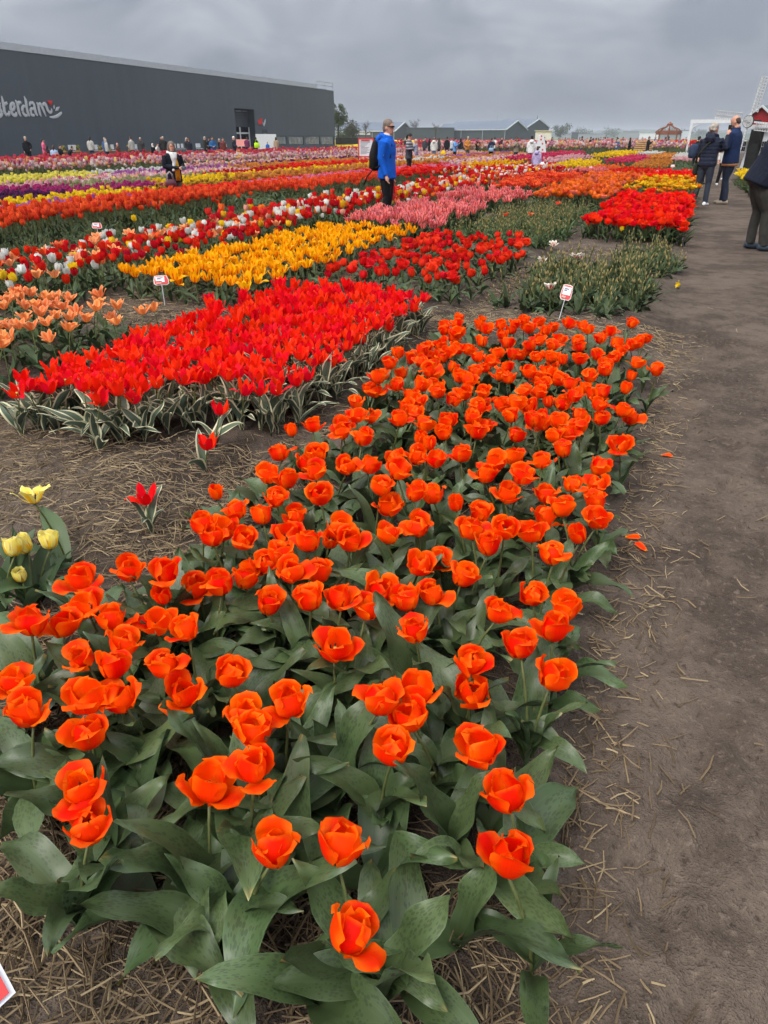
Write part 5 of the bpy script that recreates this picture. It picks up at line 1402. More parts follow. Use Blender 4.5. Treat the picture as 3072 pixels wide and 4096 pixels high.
# ------------------------------------------------------------------ barns behind the field
def barn(u, dist, L, W_, eave, ridge_h, label, alpha=35, flip=False, wall='barn_green', skylights=False, light_wall=False):
    d = view_ray(u, HORIZON_V); f = np.array([d[0], d[1], 0]) / math.hypot(d[0], d[1]); rt = np.array([f[1], -f[0], 0])
    a = R(alpha)
    dl = -rt * math.cos(a) + f * math.sin(a); dg = rt * math.sin(a) + f * math.cos(a)
    o = f * dist + np.array([0, 0, -0.35]); Z = np.array([0, 0, 1.0])
    root = empty('barn', tuple(o)); tag(root, label, 'building', 'barns beyond the field')
    p = lambda l, g, z: dl * l + dg * g + Z * z
    b = Build()
    v = [p(0, 0, 0), p(L, 0, 0), p(L, W_, 0), p(0, W_, 0), p(0, 0, eave), p(L, 0, eave), p(L, W_, eave), p(0, W_, eave), p(0, W_ / 2, ridge_h), p(L, W_ / 2, ridge_h)]
    b.add(v, [(0, 1, 5, 4), (2, 3, 7, 6), (3, 0, 4, 8, 7), (1, 2, 6, 9, 5)])
    link('wall', b.mesh('wall', [M[wall]]), root)
    ov = 0.5
    for s, (g0, g1) in enumerate(((-ov, W_ / 2), (W_ + ov, W_ / 2))):
        b = Build(); e = eave - ov * (ridge_h - eave) / (W_ / 2) + 0.12
        q = [p(-ov, g0, e), p(L + ov, g0, e), p(L + ov, g1, ridge_h + 0.12), p(-ov, g1, ridge_h + 0.12)]
        b.add(q + [x_ + Z * 0.25 for x_ in q], [(0, 1, 2, 3), (4, 7, 6, 5), (0, 4, 5, 1), (1, 5, 6, 2), (2, 6, 7, 3), (3, 7, 4, 0)])
        link('roof', b.mesh('roof', [M['barn_roof']]), root)
    b = Build()                                                      # pale verge boards on the gable
    b.bar(p(-ov - 0.1, -ov, eave - 0.1), p(-ov - 0.1, W_ / 2, ridge_h + 0.25), 0.5, 0.5); b.bar(p(-ov - 0.1, W_ + ov, eave - 0.1), p(-ov - 0.1, W_ / 2, ridge_h + 0.25), 0.5, 0.5)
    link('verge', b.mesh('verge', [M['roof_pale']]), root)
    b = Build(); b.bar(p(-ov, -ov - 0.15, eave - 0.1), p(L + ov, -ov - 0.15, eave - 0.1), 0.4, 0.4); link('gutter', b.mesh('gutter', [M['roof_pale']]), root)
    if L > 20:
        for q in range(3):
            b = Build(); b.bar(p(0.3 + q * L * 0.36, -0.12, 0), p(0.3 + q * L * 0.36, -0.12, eave), 0.3, 0.3); link('downpipe', b.mesh('downpipe', [M['grey_metal']]), root)
    if light_wall:
        b = Build(); b.bar(p(0.4 * L, -0.2, eave * 0.8), p(L, -0.2, eave * 0.8), 0.2, eave * 0.35); link('light_panel', b.mesh('light_panel', [M['roof_pale']]), root)
    return root
barn(2021, 430, 42, 20, 5.6, 9.6, 'large dark barn with a long grey roof, middle of the three beyond the field')
barn(2102, 470, 26, 22, 6.9, 11.2, 'tall dark barn with pale verge boards, right end of the barn row', 38)
barn(1578, 430, 40, 20, 4.9, 9.0, 'dark barn with a pale strip under its roof behind the man in blue', 32, light_wall=True)
barn(1830, 520, 18, 14, 5.8, 9.5, 'small grey roof showing behind the long flat shed', 40)
def far_box(name, u0, u1, v_top, dist, mat, label, cat='building', depth=14, roof=None):
    a, c = on_ground(u0, dist), on_ground(u1, dist)
    h = CAM_H + (HORIZON_V - v_top) / (F_PX * math.sqrt(1 + ((2048 - HORIZON_V) / F_PX) ** 2)) * dist * 1.0
    f = np.array([a[0] + c[0], a[1] + c[1], 0]); f /= np.linalg.norm(f)
    A, C = np.array(a), np.array(c); A[2] = C[2] = 0
    base = (A + C) / 2; root = empty(name, (base[0], base[1], -0.35)); tag(root, label, cat)
    A -= base; C -= base; D_ = f * depth; Z = np.array([0, 0, h + 0.35])
    b = Build(); v = [A, C, C + D_, A + D_, A + Z, C + Z, C + D_ + Z, A + D_ + Z]
    b.add(v, [(0, 1, 5, 4), (1, 2, 6, 5), (2, 3, 7, 6), (3, 0, 4, 7), (4, 5, 6, 7)])
    link('wall', b.mesh('wall', [M[mat]]), root)
    rt_ = (C - A) / np.linalg.norm(C - A); o2 = 0.4
    v = [A - rt_ * o2 - f * o2 + Z, C + rt_ * o2 - f * o2 + Z, C + rt_ * o2 + D_ + Z, A - rt_ * o2 + D_ + Z]
    v = [q + np.array([0, 0, 0.05]) for q in v] + [q + np.array([0, 0, min(0.6, 0.05 + h * 0.04)]) for q in v]
    b = Build(); b.add(v, [(0, 3, 2, 1), (4, 5, 6, 7), (0, 1, 5, 4), (1, 2, 6, 5), (2, 3, 7, 6), (3, 0, 4, 7)])
    link('roof', b.mesh('roof', [M[roof or 'barn_roof']]), root)
far_box('flat_shed', 1612, 1815, 517, 440, 'barn_green', 'long flat dark shed between the barns')
far_box('greenhouse', 2250, 2420, 538, 900, 'grey_metal', 'pale grey greenhouse block on the horizon', depth=60)
far_box('greenhouse', 2490, 2552, 531, 900, 'grey_metal', 'grey flat-roofed shed on the horizon left of the long white one', depth=60)
far_box('greenhouse', 2556, 2634, 535, 880, 'white_paint', 'long white flat building on the horizon', depth=40, roof='white_paint')
far_box('white_truck', 2140, 2205, 528, 260, 'roof_pale', 'white box trailer parked at the right end of the barns', 'trailer', 3, 'roof_pale')
far_box('farmhouse', 2725, 2760, 527, 900, 'roof_pale', 'small pale house on the horizon left of the white frame', depth=20)
far_box('farmhouse', 2285, 2312, 533, 820, 'barn_green', 'dark small house on the horizon', depth=20)
def spire(u, v_top, dist, label):
    x, y, z = on_ground(u, dist); k = dist / math.hypot(F_PX, 2048 - HORIZON_V); h = CAM_H + (HORIZON_V - v_top) * k
    root = empty('church_tower', (x, y, -0.35)); tag(root, label, 'church')
    w = 6 * k
    b = Build(); b.box((-w, -w, 0), (w, w, h * 0.5)); link('tower', b.mesh('tower', [M['barn_green']]), root)
    b = Build(); b.tube([(0, 0, h * 0.5), (0, 0, h * 0.56), (0, 0, h + 0.35)], [w * 1.1, w * 0.8, 0.05], 8); link('spire', b.mesh('spire', [M['barn_green']]), root)
spire(2142, 474, 700, 'slim dark church spire rising behind the right barn'); spire(2263, 512, 1500, 'distant church spire on the horizon')
x, y, z = on_ground(1985, 500); b = Build(); b.tube([(0, 0, 0), (0, 0, 17)], 0.12, 5); tag(link('mast', b.mesh('mast', [M['grey_metal']]), loc=(x, y, -0.35)), 'thin mast above the roof of the middle barn', 'mast')

# ------------------------------------------------------------------ trees
def tree_mat(name, a, b_):
    n = NT(name); r = n.noise(n.pos(), 1.4, 3, 0.6); return n.thin(n.mixc(n.step(0.3, 0.7, r), a, b_), 0.7, 0.15, 0.2)
M['crown'] = tree_mat('tree_crown', (0.035, 0.055, 0.018, 1), (0.075, 0.105, 0.035, 1))
M['crown_thin'] = tree_mat('tree_crown_thin', (0.06, 0.06, 0.035, 1), (0.10, 0.10, 0.06, 1))
def tree(name, u, dist, h, wid, leaves, label, seed, mat='crown', bare=False):
    r = np.random.default_rng(seed); x, y, z = on_ground(u, dist)
    root = empty(name, (x, y, -0.35)); tag(root, label, 'tree')
    b = Build(); b.tube([(0, 0, 0), (0.1, 0, h * 0.4), (0.1, 0.1, h * 0.75)], [h * 0.03, h * 0.022, h * 0.006], 7)
    tips = []
    for k in range(14):
        t = r.uniform(0.3, 0.75); a = r.uniform(0, 6.28); q = np.array([0.1, 0, h * t]); e = q + np.array([math.cos(a) * wid * r.uniform(.4, .9), math.sin(a) * wid * r.uniform(.4, .9), h * r.uniform(0.1, 0.3)])
        b.tube([q, (q + e) / 2 + np.array([0, 0, 0.1 * h * 0.3]), e], [h * 0.012, h * 0.008, h * 0.002], 5); tips.append(e)
        if bare:
            for j in range(9):
                m_ = q + (e - q) * r.uniform(0.4, 1); e2 = m_ + r.normal(0, 1, 3) * wid * 0.22 + np.array([0, 0, 0.09 * h]); b.tube([m_, e2], [h * 0.004, h * 0.001], 4)
    link('trunk', b.mesh('trunk', [M['bark']], True), root)
    c = Build(); cen = np.array([0, 0, h * 0.62])
    blobs = [(t_ + r.normal(0, 0.05 * h, 3), wid * r.uniform(0.25, 0.45)) for t_ in tips] + [(cen + r.normal(0, 1, 3) * np.array([wid * .4, wid * .4, h * .14]), wid * r.uniform(.3, .5)) for _ in range(10)]
    for k in range(leaves):
        p0, rad = blobs[r.integers(len(blobs))]
        d = r.normal(0, 1, 3); d /= np.linalg.norm(d); p = p0 + d * rad * r.random() ** 0.4
        s = wid * 0.042; v = p + r.normal(0, s, (4, 3)); c.add(v, [(0, 1, 2), (0, 2, 3)])
    link('crown', c.mesh('crown', [M[mat]]), root)
tree('broadleaf_tree', 1352, 170, 8.2, 2.1, 3200, 'leafy green tree at the right corner of the grey hall', 1)
tree('broadleaf_tree', 1408, 200, 5.2, 3.0, 900, 'low brownish half-bare tree next to the leafy tree', 2, 'crown_thin', True)
tree('broadleaf_tree', 1385, 230, 4.2, 3.5, 1300, 'low dark bush between the hall corner and the barns', 6, 'crown')
tree('bare_tree', 1462, 330, 8.0, 2.6, 160, 'thin bare tree in front of the left barn', 3, 'crown_thin', True)
tree('bare_tree', 1660, 470, 10.5, 4, 200, 'bare tree above the flat shed', 4, 'crown_thin', True)
tree('broadleaf_tree', 1742, 330, 7.0, 1.8, 900, 'small light green tree before the flat shed', 5, 'crown_thin')
tree('broadleaf_tree', 2240, 700, 11, 8, 1200, 'round dark tree on the horizon right of the white trailer', 7)
for k, u in enumerate((2330, 2440, 2660, 2700, 2790)):
    tree('distant_tree', u, 1300 + 60 * k, 14, 16, 500, f'small dark tree on the horizon, {ord_[k]} of the distant ones' if k else 'small dark tree on the horizon, leftmost of the distant ones', 20 + k)
b = Build()
xs0 = on_ground(1342, 150); xs1 = on_ground(1560, 175)
P0, P1 = np.array(xs0), np.array(xs1)
fence = empty('dark_fence', (P0[0], P0[1], -0.35)); tag(fence, 'dark low fence running from the hall corner towards the barns', 'fence')
for k in range(40):
    a = (P1 - P0) * k / 40; c_ = (P1 - P0) * (k + 0.9) / 40
    b = Build(); b.bar((a[0], a[1], 0.9), (c_[0], c_[1], 0.9), 0.05, 1.7); link('board', b.mesh('board', [M['mill_dark']]), fence)

# ------------------------------------------------------------------ windmill beside the path
def windmill():
    p = at_d(2998, 486, 52.0); hx, hy, hz = p; zb = float(base_h(np.array([hx]), np.array([hy]))[0])
    root = empty('windmill', (hx, hy, zb)); faced(root, hx, hy, -0.52); H = hz - zb
    tag(root, 'small decorative windmill with a red cap and lattice sails beside the path', 'windmill')
    F0 = 1.1                                                       # the body stands behind the hub
    b = Build()
    prof = [(0, 0.98), (H * 0.62, 0.74), (H * 0.86, 0.68)]
    P = np.array([[(rr * math.cos(a), F0 + 0.9 + rr * math.sin(a), z) for a in np.arange(8) * math.pi / 4 + math.pi / 8] for z, rr in prof])
    b.grid(P, closed=True); link('body', b.mesh('body', [M['mill_white']]), root)
    b = Build(); b.box((-0.78, F0 - 0.1, H * 0.86), (0.78, F0 + 1.9, H * 0.94)); link('gallery', b.mesh('gallery', [M['mill_white']]), root)
    b = Build(); b.box((-0.62, F0 + 0.1, H * 0.94), (0.62, F0 + 1.8, H * 0.94 + 0.50))
    z1, z2 = H * 0.94 + 0.50, H * 0.94 + 0.92
    b.add([(-0.62, F0 + 0.1, z1), (0.62, F0 + 0.1, z1), (0, F0 + 0.1, z2), (-0.62, F0 + 1.8, z1), (0.62, F0 + 1.8, z1), (0, F0 + 1.8, z2)], [(0, 1, 2), (4, 3, 5)])
    cap = link('cap', b.mesh('cap', [M['mill_red']]), root)
    for s in (-1, 1):
        b = Build(); v = [(s * 0.74, F0 - 0.05, z1 - 0.06), (s * 0.74, F0 + 1.95, z1 - 0.06), (0, F0 + 1.95, z2 + 0.03), (0, F0 - 0.05, z2 + 0.03)]
        b.add(v + [(x_, y_, z_ + 0.06) for x_, y_, z_ in v], [(0, 1, 2, 3), (4, 7, 6, 5), (0, 4, 5, 1), (1, 5, 6, 2), (2, 6, 7, 3), (3, 7, 4, 0)]); link('roof', b.mesh('roof', [M['mill_roof']]), cap)
        b = Build(); b.bar((s * 0.76, F0 - 0.08, z1 - 0.04), (0, F0 - 0.08, z2 + 0.06), 0.06, 0.1); link('verge', b.mesh('verge', [M['mill_white']]), cap)
        b = Build(); b.box((s * 0.62 - 0.04, F0 + 0.04, H * 0.94), (s * 0.62 + 0.04, F0 + 0.09, z1)); link('corner_board', b.mesh('corner_board', [M['mill_white']]), cap)
    b = Build(); b.box((-0.30, F0 - 0.16, 0), (0.36, F0 + 0.2, H * 0.84)); link('doorway', b.mesh('doorway', [M['mill_dark']]), root)
    for s in (-1, 1):
        w = link('window', None, root) if False else None
        b = Build(); b.box((s * 0.62 - 0.14, F0 - 0.02, 0.9), (s * 0.62 + 0.14, F0 + 0.5, 1.55)); wo = link('window', b.mesh('window', [M['white_paint']]), root)
        for q in range(4):
            xx, zz = s * 0.62 - 0.12 + (q % 2) * 0.125, 0.94 + (q // 2) * 0.29
            b = Build(); b.box((xx, F0 - 0.034, zz), (xx + 0.11, F0 - 0.024, zz + 0.26)); link('pane', b.mesh('pane', [M['dark_glass']]), wo)
    b = Build(); b.tube([(0, 0.0, H), (0, F0 + 0.3, H)], 0.09, 8); link('axle', b.mesh('axle', [M['mill_dark']]), root)
    b = Build(); b.tube([(0, -0.16, H), (0, -0.10, H)], 0.34, 24); hub = link('hub_disc', b.mesh('hub_disc', [M['mill_dark']]), root)
    b = Build(); b.tube([(0, -0.18, H), (0, -0.162, H)], 0.31, 24); link('hub_plate', b.mesh('hub_plate', [M['mill_sail']]), hub)
    b = Build(); rr = random.Random(2)
    for q in range(26):
        a, m_ = rr.uniform(0, 6.28), rr.uniform(0.03, 0.27); b.tube([(m_ * math.cos(a), -0.19, H + m_ * math.sin(a)), (m_ * math.cos(a) + rr.gauss(0, 0.05), -0.19, H + m_ * math.sin(a) + rr.gauss(0, 0.03))], 0.008, 4)
    link('hub_ornament', b.mesh('hub_ornament', [M['mill_dark']]), hub)
    for k in range(4):
        ang = R(-6) + k * math.pi / 2                               # a touch clockwise from upright
        ax = np.array([math.sin(-ang), 0, math.cos(-ang)]); sx = np.array([math.cos(-ang), 0, -math.sin(-ang)])
        Lb = 2.3; o = np.array([0, -0.05 - 0.0 * k, H])
        b = Build(); b.bar(o + ax * 0.1, o + ax * Lb, 0.09, 0.07, up=(0, 1, 0)); sail = link('sail', b.mesh('sail', [M['mill_white']]), root)
        b = Build()
        n = 12
        for q in range(n):
            t = 0.55 + (Lb - 0.57) * q / (n - 1); b.bar(o + ax * t - sx * 0.06 + np.array([0, -0.045, 0]), o + ax * t + sx * 0.42 + np.array([0, -0.045, 0]), 0.045, 0.03, up=(0, 1, 0))
        for s_ in (0.20, 0.40): b.bar(o + ax * 0.5 + sx * s_ + np.array([0, -0.075, 0]), o + ax * Lb + sx * s_ + np.array([0, -0.075, 0]), 0.045, 0.03, up=(0, 1, 0))
        link('lattice', b.mesh('lattice', [M['mill_sail']]), sail)
windmill()

# white frame over the path
def white_frame():
    A = at_d(2767, 494, 92.0); z0 = -0.3; H = A[2] - z0
    root = empty('frame_arch', (A[0], A[1], z0)); faced(root, A[0], A[1]); tag(root, 'white tubular frame arch standing over the path in the distance', 'arch')
    Wd = 4.6
    for x_ in (0, Wd):
        b = Build(); b.bar((x_, 0, 0), (x_, 0, H), 0.24, 0.24); link('post', b.mesh('post', [M['white_paint']]), root)
    b = Build(); b.bar((-0.16, 0, H + 0.2), (Wd + 0.16, 0, H + 0.2), 0.26, 0.34); link('beam', b.mesh('beam', [M['white_paint']]), root)
    for s, x_ in ((1, 0), (-1, Wd)):
        b = Build(); b.tube([(x_ + s * 0.1, 0, H * 0.78), (x_ + s * 0.25, 0, H * 0.9), (x_ + s * 0.7, 0, H * 0.97)], 0.07, 6); link('brace', b.mesh('brace', [M['white_paint']]), root)
white_frame()
def gazebo():
    A = at_d(2681, 492, 118); z0 = -0.3; H = A[2] - z0
    root = empty('gazebo', (A[0], A[1], z0)); tag(root, 'open brown timber gazebo with a bell-shaped roof skeleton at the far end', 'gazebo')
    Rr = 1.65; n = 8; He = H * 0.66
    for k in range(n):
        a = k * 2 * math.pi / n; x_, y_ = Rr * math.cos(a), Rr * math.sin(a)
        b = Build(); b.bar((x_, y_, 0), (x_, y_, He), 0.10, 0.10); link('post', b.mesh('post', [M['wood_red']]), root)
        b = Build(); b.tube([(x_ * 1.1, y_ * 1.1, He), (x_ * 0.8, y_ * 0.8, He + (H - He) * 0.35), (x_ * 0.3, y_ * 0.3, He + (H - He) * 0.62), (x_ * 0.12, y_ * 0.12, H * 0.97)], 0.07, 5); link('rafter', b.mesh('rafter', [M['wood_red']]), root)
        a2 = a + 2 * math.pi / n
        b = Build(); b.bar((x_, y_, He), (Rr * math.cos(a2), Rr * math.sin(a2), He), 0.12, 0.5); link('frieze', b.mesh('frieze', [M['wood_red']]), root)
    b = Build(); b.tube([(0, 0, H * 0.9), (0, 0, H * 0.97), (0, 0, H + 0.15)], [0.35, 0.4, 0.05], 8); link('finial', b.mesh('finial', [M['wood_red']]), root)
gazebo()
def hut():
    A = on_ground(2580, 74); root = empty('wicker_hut', A); faced(root, A[0], A[1]); tag(root, 'rounded tan wooden hut with horizontal slats standing among visitors', 'hut')
    for k in range(9):
        z0 = 0.02 + k * 0.16; w = 0.78 * math.sqrt(max(0.05, 1 - (max(0, z0 - 0.5) / 1.05) ** 2))
        b = Build(); b.tube([(w * math.cos(a), w * math.sin(a) * 0.8, z0 + 0.07) for a in np.linspace(0, 2 * math.pi, 17)], 0.075, 6); link('slat', b.mesh('slat', [M['wood_tan']], True), root)
    b = Build(); P = np.array([[(q * math.cos(a) * 0.70, q * math.sin(a) * 0.55, z) for a in np.linspace(0, 2 * math.pi, 13)[:-1]] for z, q in ((0, 1), (0.6, 1), (1.1, .75), (1.45, .3))]); b.grid(P, closed=True); link('core', b.mesh('core', [M['wood_red']], True), root)
hut()
def photo_shape():
    A = on_ground(2160, 66); root = empty('display_shape', A); faced(root, A[0], A[1]); tag(root, 'tall white rounded display shape dotted with red and black marks', 'display')
    pts = [(-0.45, 0), (0.5, 0), (0.62, 0.6), (0.5, 1.2), (0.35, 1.7), (0.12, 2.0), (-0.1, 1.9), (-0.18, 1.4), (-0.38, 1.0), (-0.5, 0.5)]
    n = len(pts); b = Build(); b.add([(x_, -0.12, z_) for x_, z_ in pts] + [(x_, 0.12, z_) for x_, z_ in pts], [tuple(range(n)), tuple(range(2 * n - 1, n - 1, -1))] + [(i, i + n, (i + 1) % n + n, (i + 1) % n) for i in range(n)]); link('panel', b.mesh('panel', [M['white_paint']]), root)
    for k, (x_, z_) in enumerate(((0.1, 0.4), (-0.2, 0.6), (0.3, 0.8), (0.05, 1.0), (0.25, 1.25), (0.1, 1.55), (-0.25, 0.25), (0.4, 0.25), (0.12, 1.8))):
        b = Build(); b.tube([(x_, -0.135, z_), (x_, -0.122, z_)], 0.07, 8); link('mark', b.mesh('mark', [M['logo_red'] if k % 3 else M['mill_dark']]), root)
photo_shape()
def info_board():
    A = on_ground(1463, 44); root = empty('information_board', A); faced(root, A[0], A[1]); tag(root, 'white information board with a red frame beside the man in blue', 'sign')
    b = Build()
    for x0, x1, z0, z1 in ((-0.44, 0.44, 1.62, 1.68), (-0.44, 0.44, 0.72, 0.78), (-0.44, -0.38, 0.78, 1.62), (0.38, 0.44, 0.78, 1.62)): b.box((x0, -0.04, z0), (x1, 0.03, z1))
    link('frame', b.mesh('frame', [M['sign_red']]), root)
    b = Build(); b.box((-0.379, -0.02, 0.781), (0.379, 0.02, 1.619)); bd = link('board', b.mesh('board', [M['sign_white']]), root)
    rr = random.Random(6); b = Build()
    for k in range(11):
        z_ = 1.50 - k * 0.062; b.box((-0.30, -0.026, z_), (rr.uniform(-0.05, 0.3), -0.021, z_ + 0.02))
    link('print_lines', b.mesh('print_lines', [M['print_grey']]), bd)
    b = Build(); b.box((-0.26, -0.03, 1.53), (0.22, -0.0215, 1.59)); link('heading', b.mesh('heading', [M['sign_red']]), bd)
    for x_ in (-0.36, 0.36):
        b = Build(); b.box((x_ - 0.03, 0.031, 0), (x_ + 0.03, 0.08, 1.6)); link('post', b.mesh('post', [M['white_paint']]), root)
info_board()

# ------------------------------------------------------------------ plant labels on stakes
def plant_label(u, v, H, label, tilt=0.6, lean=0.0, turn=0.0, tall=False, back=False, dist=None, size=1.0):
    q = at(u, v, 0.02) if dist is None else None
    x, y = q[0], q[1]; z = gz(x, y)
    root = empty('plant_label', (x, y, z - 0.03)); faced(root, x, y, turn); tag(root, label, 'plant label', 'plant labels on white stakes')
    s = size
    b = Build(); b.bar((0, 0, 0), (lean * H, 0, H), 0.014 * s, 0.006 * s); b.bar((lean * H * 0.9, 0, H * 0.9), (lean * H * 1.02, 0, H * 1.02), 0.026 * s, 0.007 * s)
    link('stake', b.mesh('stake', [M['sign_white']]), root)
    w, h = ((0.046, 0.062) if tall else (0.066, 0.044)); w *= s; h *= s
    T = Matrix.Translation((lean * H, -0.004, H)) @ Matrix.Rotation(lean, 4, 'Y') @ Matrix.Rotation(-tilt, 4, 'X')
    def plate(name, k, off, mat, parent, pts=None):
        pts = pts or [(-w * k, 0.12 * h * k), (-w * 0.82 * k, h * 1.0 * k), (-0.3 * w * k, h * 1.1 * k), (0.3 * w * k, h * 1.1 * k), (w * 0.82 * k, h * 1.0 * k), (w * k, 0.12 * h * k), (w * k, -h * 0.7 * k), (w * 0.7 * k, -h * k), (-w * 0.7 * k, -h * k), (-w * k, -h * 0.7 * k)]
        n = len(pts); bb = Build(); bb.add([(a, -off, c_) for a, c_ in pts] + [(a, -off + 0.0025, c_) for a, c_ in pts], [tuple(range(n)), tuple(range(2 * n - 1, n - 1, -1))] + [(i, i + n, (i + 1) % n + n, (i + 1) % n) for i in range(n)])
        me = bb.mesh(name, [mat]); me.transform(Matrix.Translation((0, 0, h * 0.9))); me.transform(T); return link(name, me, parent)
    pl = plate('plate', 1.0, 0.0, M['grey_metal'] if back else M['sign_rim'], root)
    if back: return
    plate('red_field', 0.88, 0.004, M['sign_red'], pl)
    pp = [(-0.72 * w, -0.2 * h), (-0.72 * w, 0.74 * h), (0.45 * w, 0.74 * h), (0.45 * w, -0.45 * h), (0.1 * w, -0.45 * h), (0.05 * w, -0.2 * h)] if not tall else [(-0.72 * w, -0.35 * h), (-0.72 * w, 0.75 * h), (0.72 * w, 0.75 * h), (0.72 * w, -0.35 * h)]
    plate('white_field', 1, 0.008, M['sign_white'], pl, pp)
    ln = [(-0.5 * w, 0.42 * h), (-0.5 * w, 0.52 * h), (0.25 * w, 0.52 * h), (0.25 * w, 0.42 * h)]
    plate('print_line', 1, 0.011, M['print_grey'], pl, ln); plate('print_line', 1, 0.011, M['print_grey'], pl, [(a * 0.6 - 0.2 * w, c_ - 0.22 * h) for a, c_ in ln])
    plate('logo_print', 1, 0.0105, M['print_pink'], pl, [(-0.7 * w, -0.75 * h), (-0.7 * w, -0.5 * h), (0.0 * w, -0.5 * h), (0.0 * w, -0.75 * h)])
plant_label(662, 1238, 0.225, 'red and white plant label on a white stake before the golden bed', lean=0.0)
plant_label(2232, 1290, 0.20, 'upright red and white plant label leaning before the spent bed', lean=0.16, tall=True, tilt=0.5)
plant_label(2466, 945, 0.24, 'red plant label on a slanting stake before the bright red block', lean=0.20)
plant_label(1580, 915, 0.20, 'orange-rimmed plant label at the back corner of the golden bed')
plant_label(402, 1010, 0.31, 'plant label showing its face above the mixed bed near the left edge', lean=0.05, size=0.95)
plant_label(2240, 826, 0.28, 'grey plant label seen from behind in the second strip', back=True)
plant_label(2108, 770, 0.32, 'white and red plant label before the orange-red block', size=1.3)
plant_label(2362, 690, 0.42, 'small white plant label before the coral block', size=1.4)
plant_label(2228, 715, 0.34, 'small tilted white label by the wine red block', size=1.2)
plant_label(2690, 672, 0.36, 'white plant label beside the path behind the last red block', size=1.5)
# the label cut by the lower left corner stands close to the camera
def near_label():
    P = at(-172, 3990, 0.36); x, y, z = P
    root = empty('plant_label', (x, y, soil_z(x, y) - 0.03)); faced(root, x, y, 0.1); tag(root, 'large red plant label with white rim cut by the lower left corner', 'plant label', 'plant labels on white stakes')
    zz = z - root.location[2]
    b = Build(); b.bar((0, 0.006, 0), (0, 0.006, zz), 0.02, 0.008); link('stake', b.mesh('stake', [M['sign_white']]), root)
    w, h = 0.062, 0.050
    def plate(k, off, mat, parent, name, pts=None):
        pts = pts or [(-w * k, 0.6 * h * k), (-0.5 * w * k, h * k), (0.5 * w * k, h * k), (w * k, 0.6 * h * k), (0.86 * w * k, -h * k), (-0.86 * w * k, -h * k)]
        n = len(pts); bb = Build(); bb.add([(a, -off, c_) for a, c_ in pts] + [(a, -off + 0.003, c_) for a, c_ in pts], [tuple(range(n)), tuple(range(2 * n - 1, n - 1, -1))] + [(i, i + n, (i + 1) % n + n, (i + 1) % n) for i in range(n)])
        me = bb.mesh(name, [mat]); me.transform(Matrix.Translation((0, 0, zz)) @ Matrix.Rotation(-0.95, 4, 'X')); return link(name, me, parent)
    pl = plate(1, 0.0, M['sign_white'], root, 'plate'); plate(0.88, 0.004, M['sign_red'], pl, 'red_field')
    plate(1, 0.008, M['sign_teal'], pl, 'teal_spot', [(0.36 * w * math.cos(a), 0.1 * h + 0.5 * h * math.sin(a)) for a in np.linspace(0, 6.28, 15)[:-1]])
    plate(1, 0.0085, M['sign_white'], pl, 'white_dot', [(0.62 * w + 0.06 * w * math.cos(a), 0.52 * h + 0.07 * h * math.sin(a)) for a in np.linspace(0, 6.28, 9)[:-1]])
near_label()
# ------------------------------------------------------------------ people
def cloth_mat(name, rgb, rough=0.85, stripe=None, quilt=0.0, vary=0.14):
    n = NT(name); p = n.coord('Object')
    c0 = tuple(x * 0.82 for x in lin(*rgb)[:3]) + (1,)
    f = n.noise(p, 9.0, 4, 0.6, 0.5)
    c = n.mixc(n.step(0.3, 0.7, f), tuple(x * (1 - vary) for x in c0[:3]) + (1,), tuple(min(1, x * (1 + vary)) for x in c0[:3]) + (1,))
    sp = n.node('ShaderNodeSeparateXYZ'); n.l.new(p, sp.inputs[0])
    h = n.noise(p, 14.0, 3, 0.6, 1.2)
    if stripe is not None:
        w = n.math('FRACT', n.math('MULTIPLY', sp.outputs[2], 9.0))
        c = n.mixc(n.math('MULTIPLY', n.step(0.42, 0.52, w), n.step(1.12, 1.2, sp.outputs[2])), c, lin(*stripe))
    if quilt:
        w = n.math('SINE', n.math('MULTIPLY', sp.outputs[2], 2 * math.pi / quilt))
        h = n.math('ADD', n.math('MULTIPLY', h, 0.5), n.math('MULTIPLY', w, 0.35))
    nm = n.bump(h, 0.32 if quilt else 0.55, 0.03)
    return n.finish(n.bsdf(c, rough, 0.2, nm))
_cl = {}
def cloth(rgb, **kw):
    k = (tuple(rgb), tuple(sorted(kw.items())))
    if k not in _cl: _cl[k] = cloth_mat('cloth_%d_%d_%d' % tuple(rgb), rgb, **kw)
    return _cl[k]
SKIN = [wash('skin_fair', lin(192, 142, 120), 0.55, 0.35, 0.08, 14), wash('skin_tan', lin(160, 108, 86), 0.55, 0.35, 0.08, 14), wash('skin_brown', lin(120, 78, 60), 0.55, 0.35, 0.08, 14)]
HAIR = {k: wash('hair_' + k, lin(*c), 0.6, 0.3, 0.3, 26, bump=0.6, bscale=60) for k, c in dict(black=(28, 24, 24), brown=(66, 48, 38), grey=(160, 152, 142), blond=(170, 138, 96), white=(205, 203, 198), greybrown=(112, 98, 88)).items()}
SHOE = {k: wash('shoe_' + k, lin(*c), 0.6, 0.3, 0.12, 10) for k, c in dict(white=(215, 216, 216), black=(30, 30, 32), taupe=(150, 136, 120), navy=(44, 54, 66)).items()}

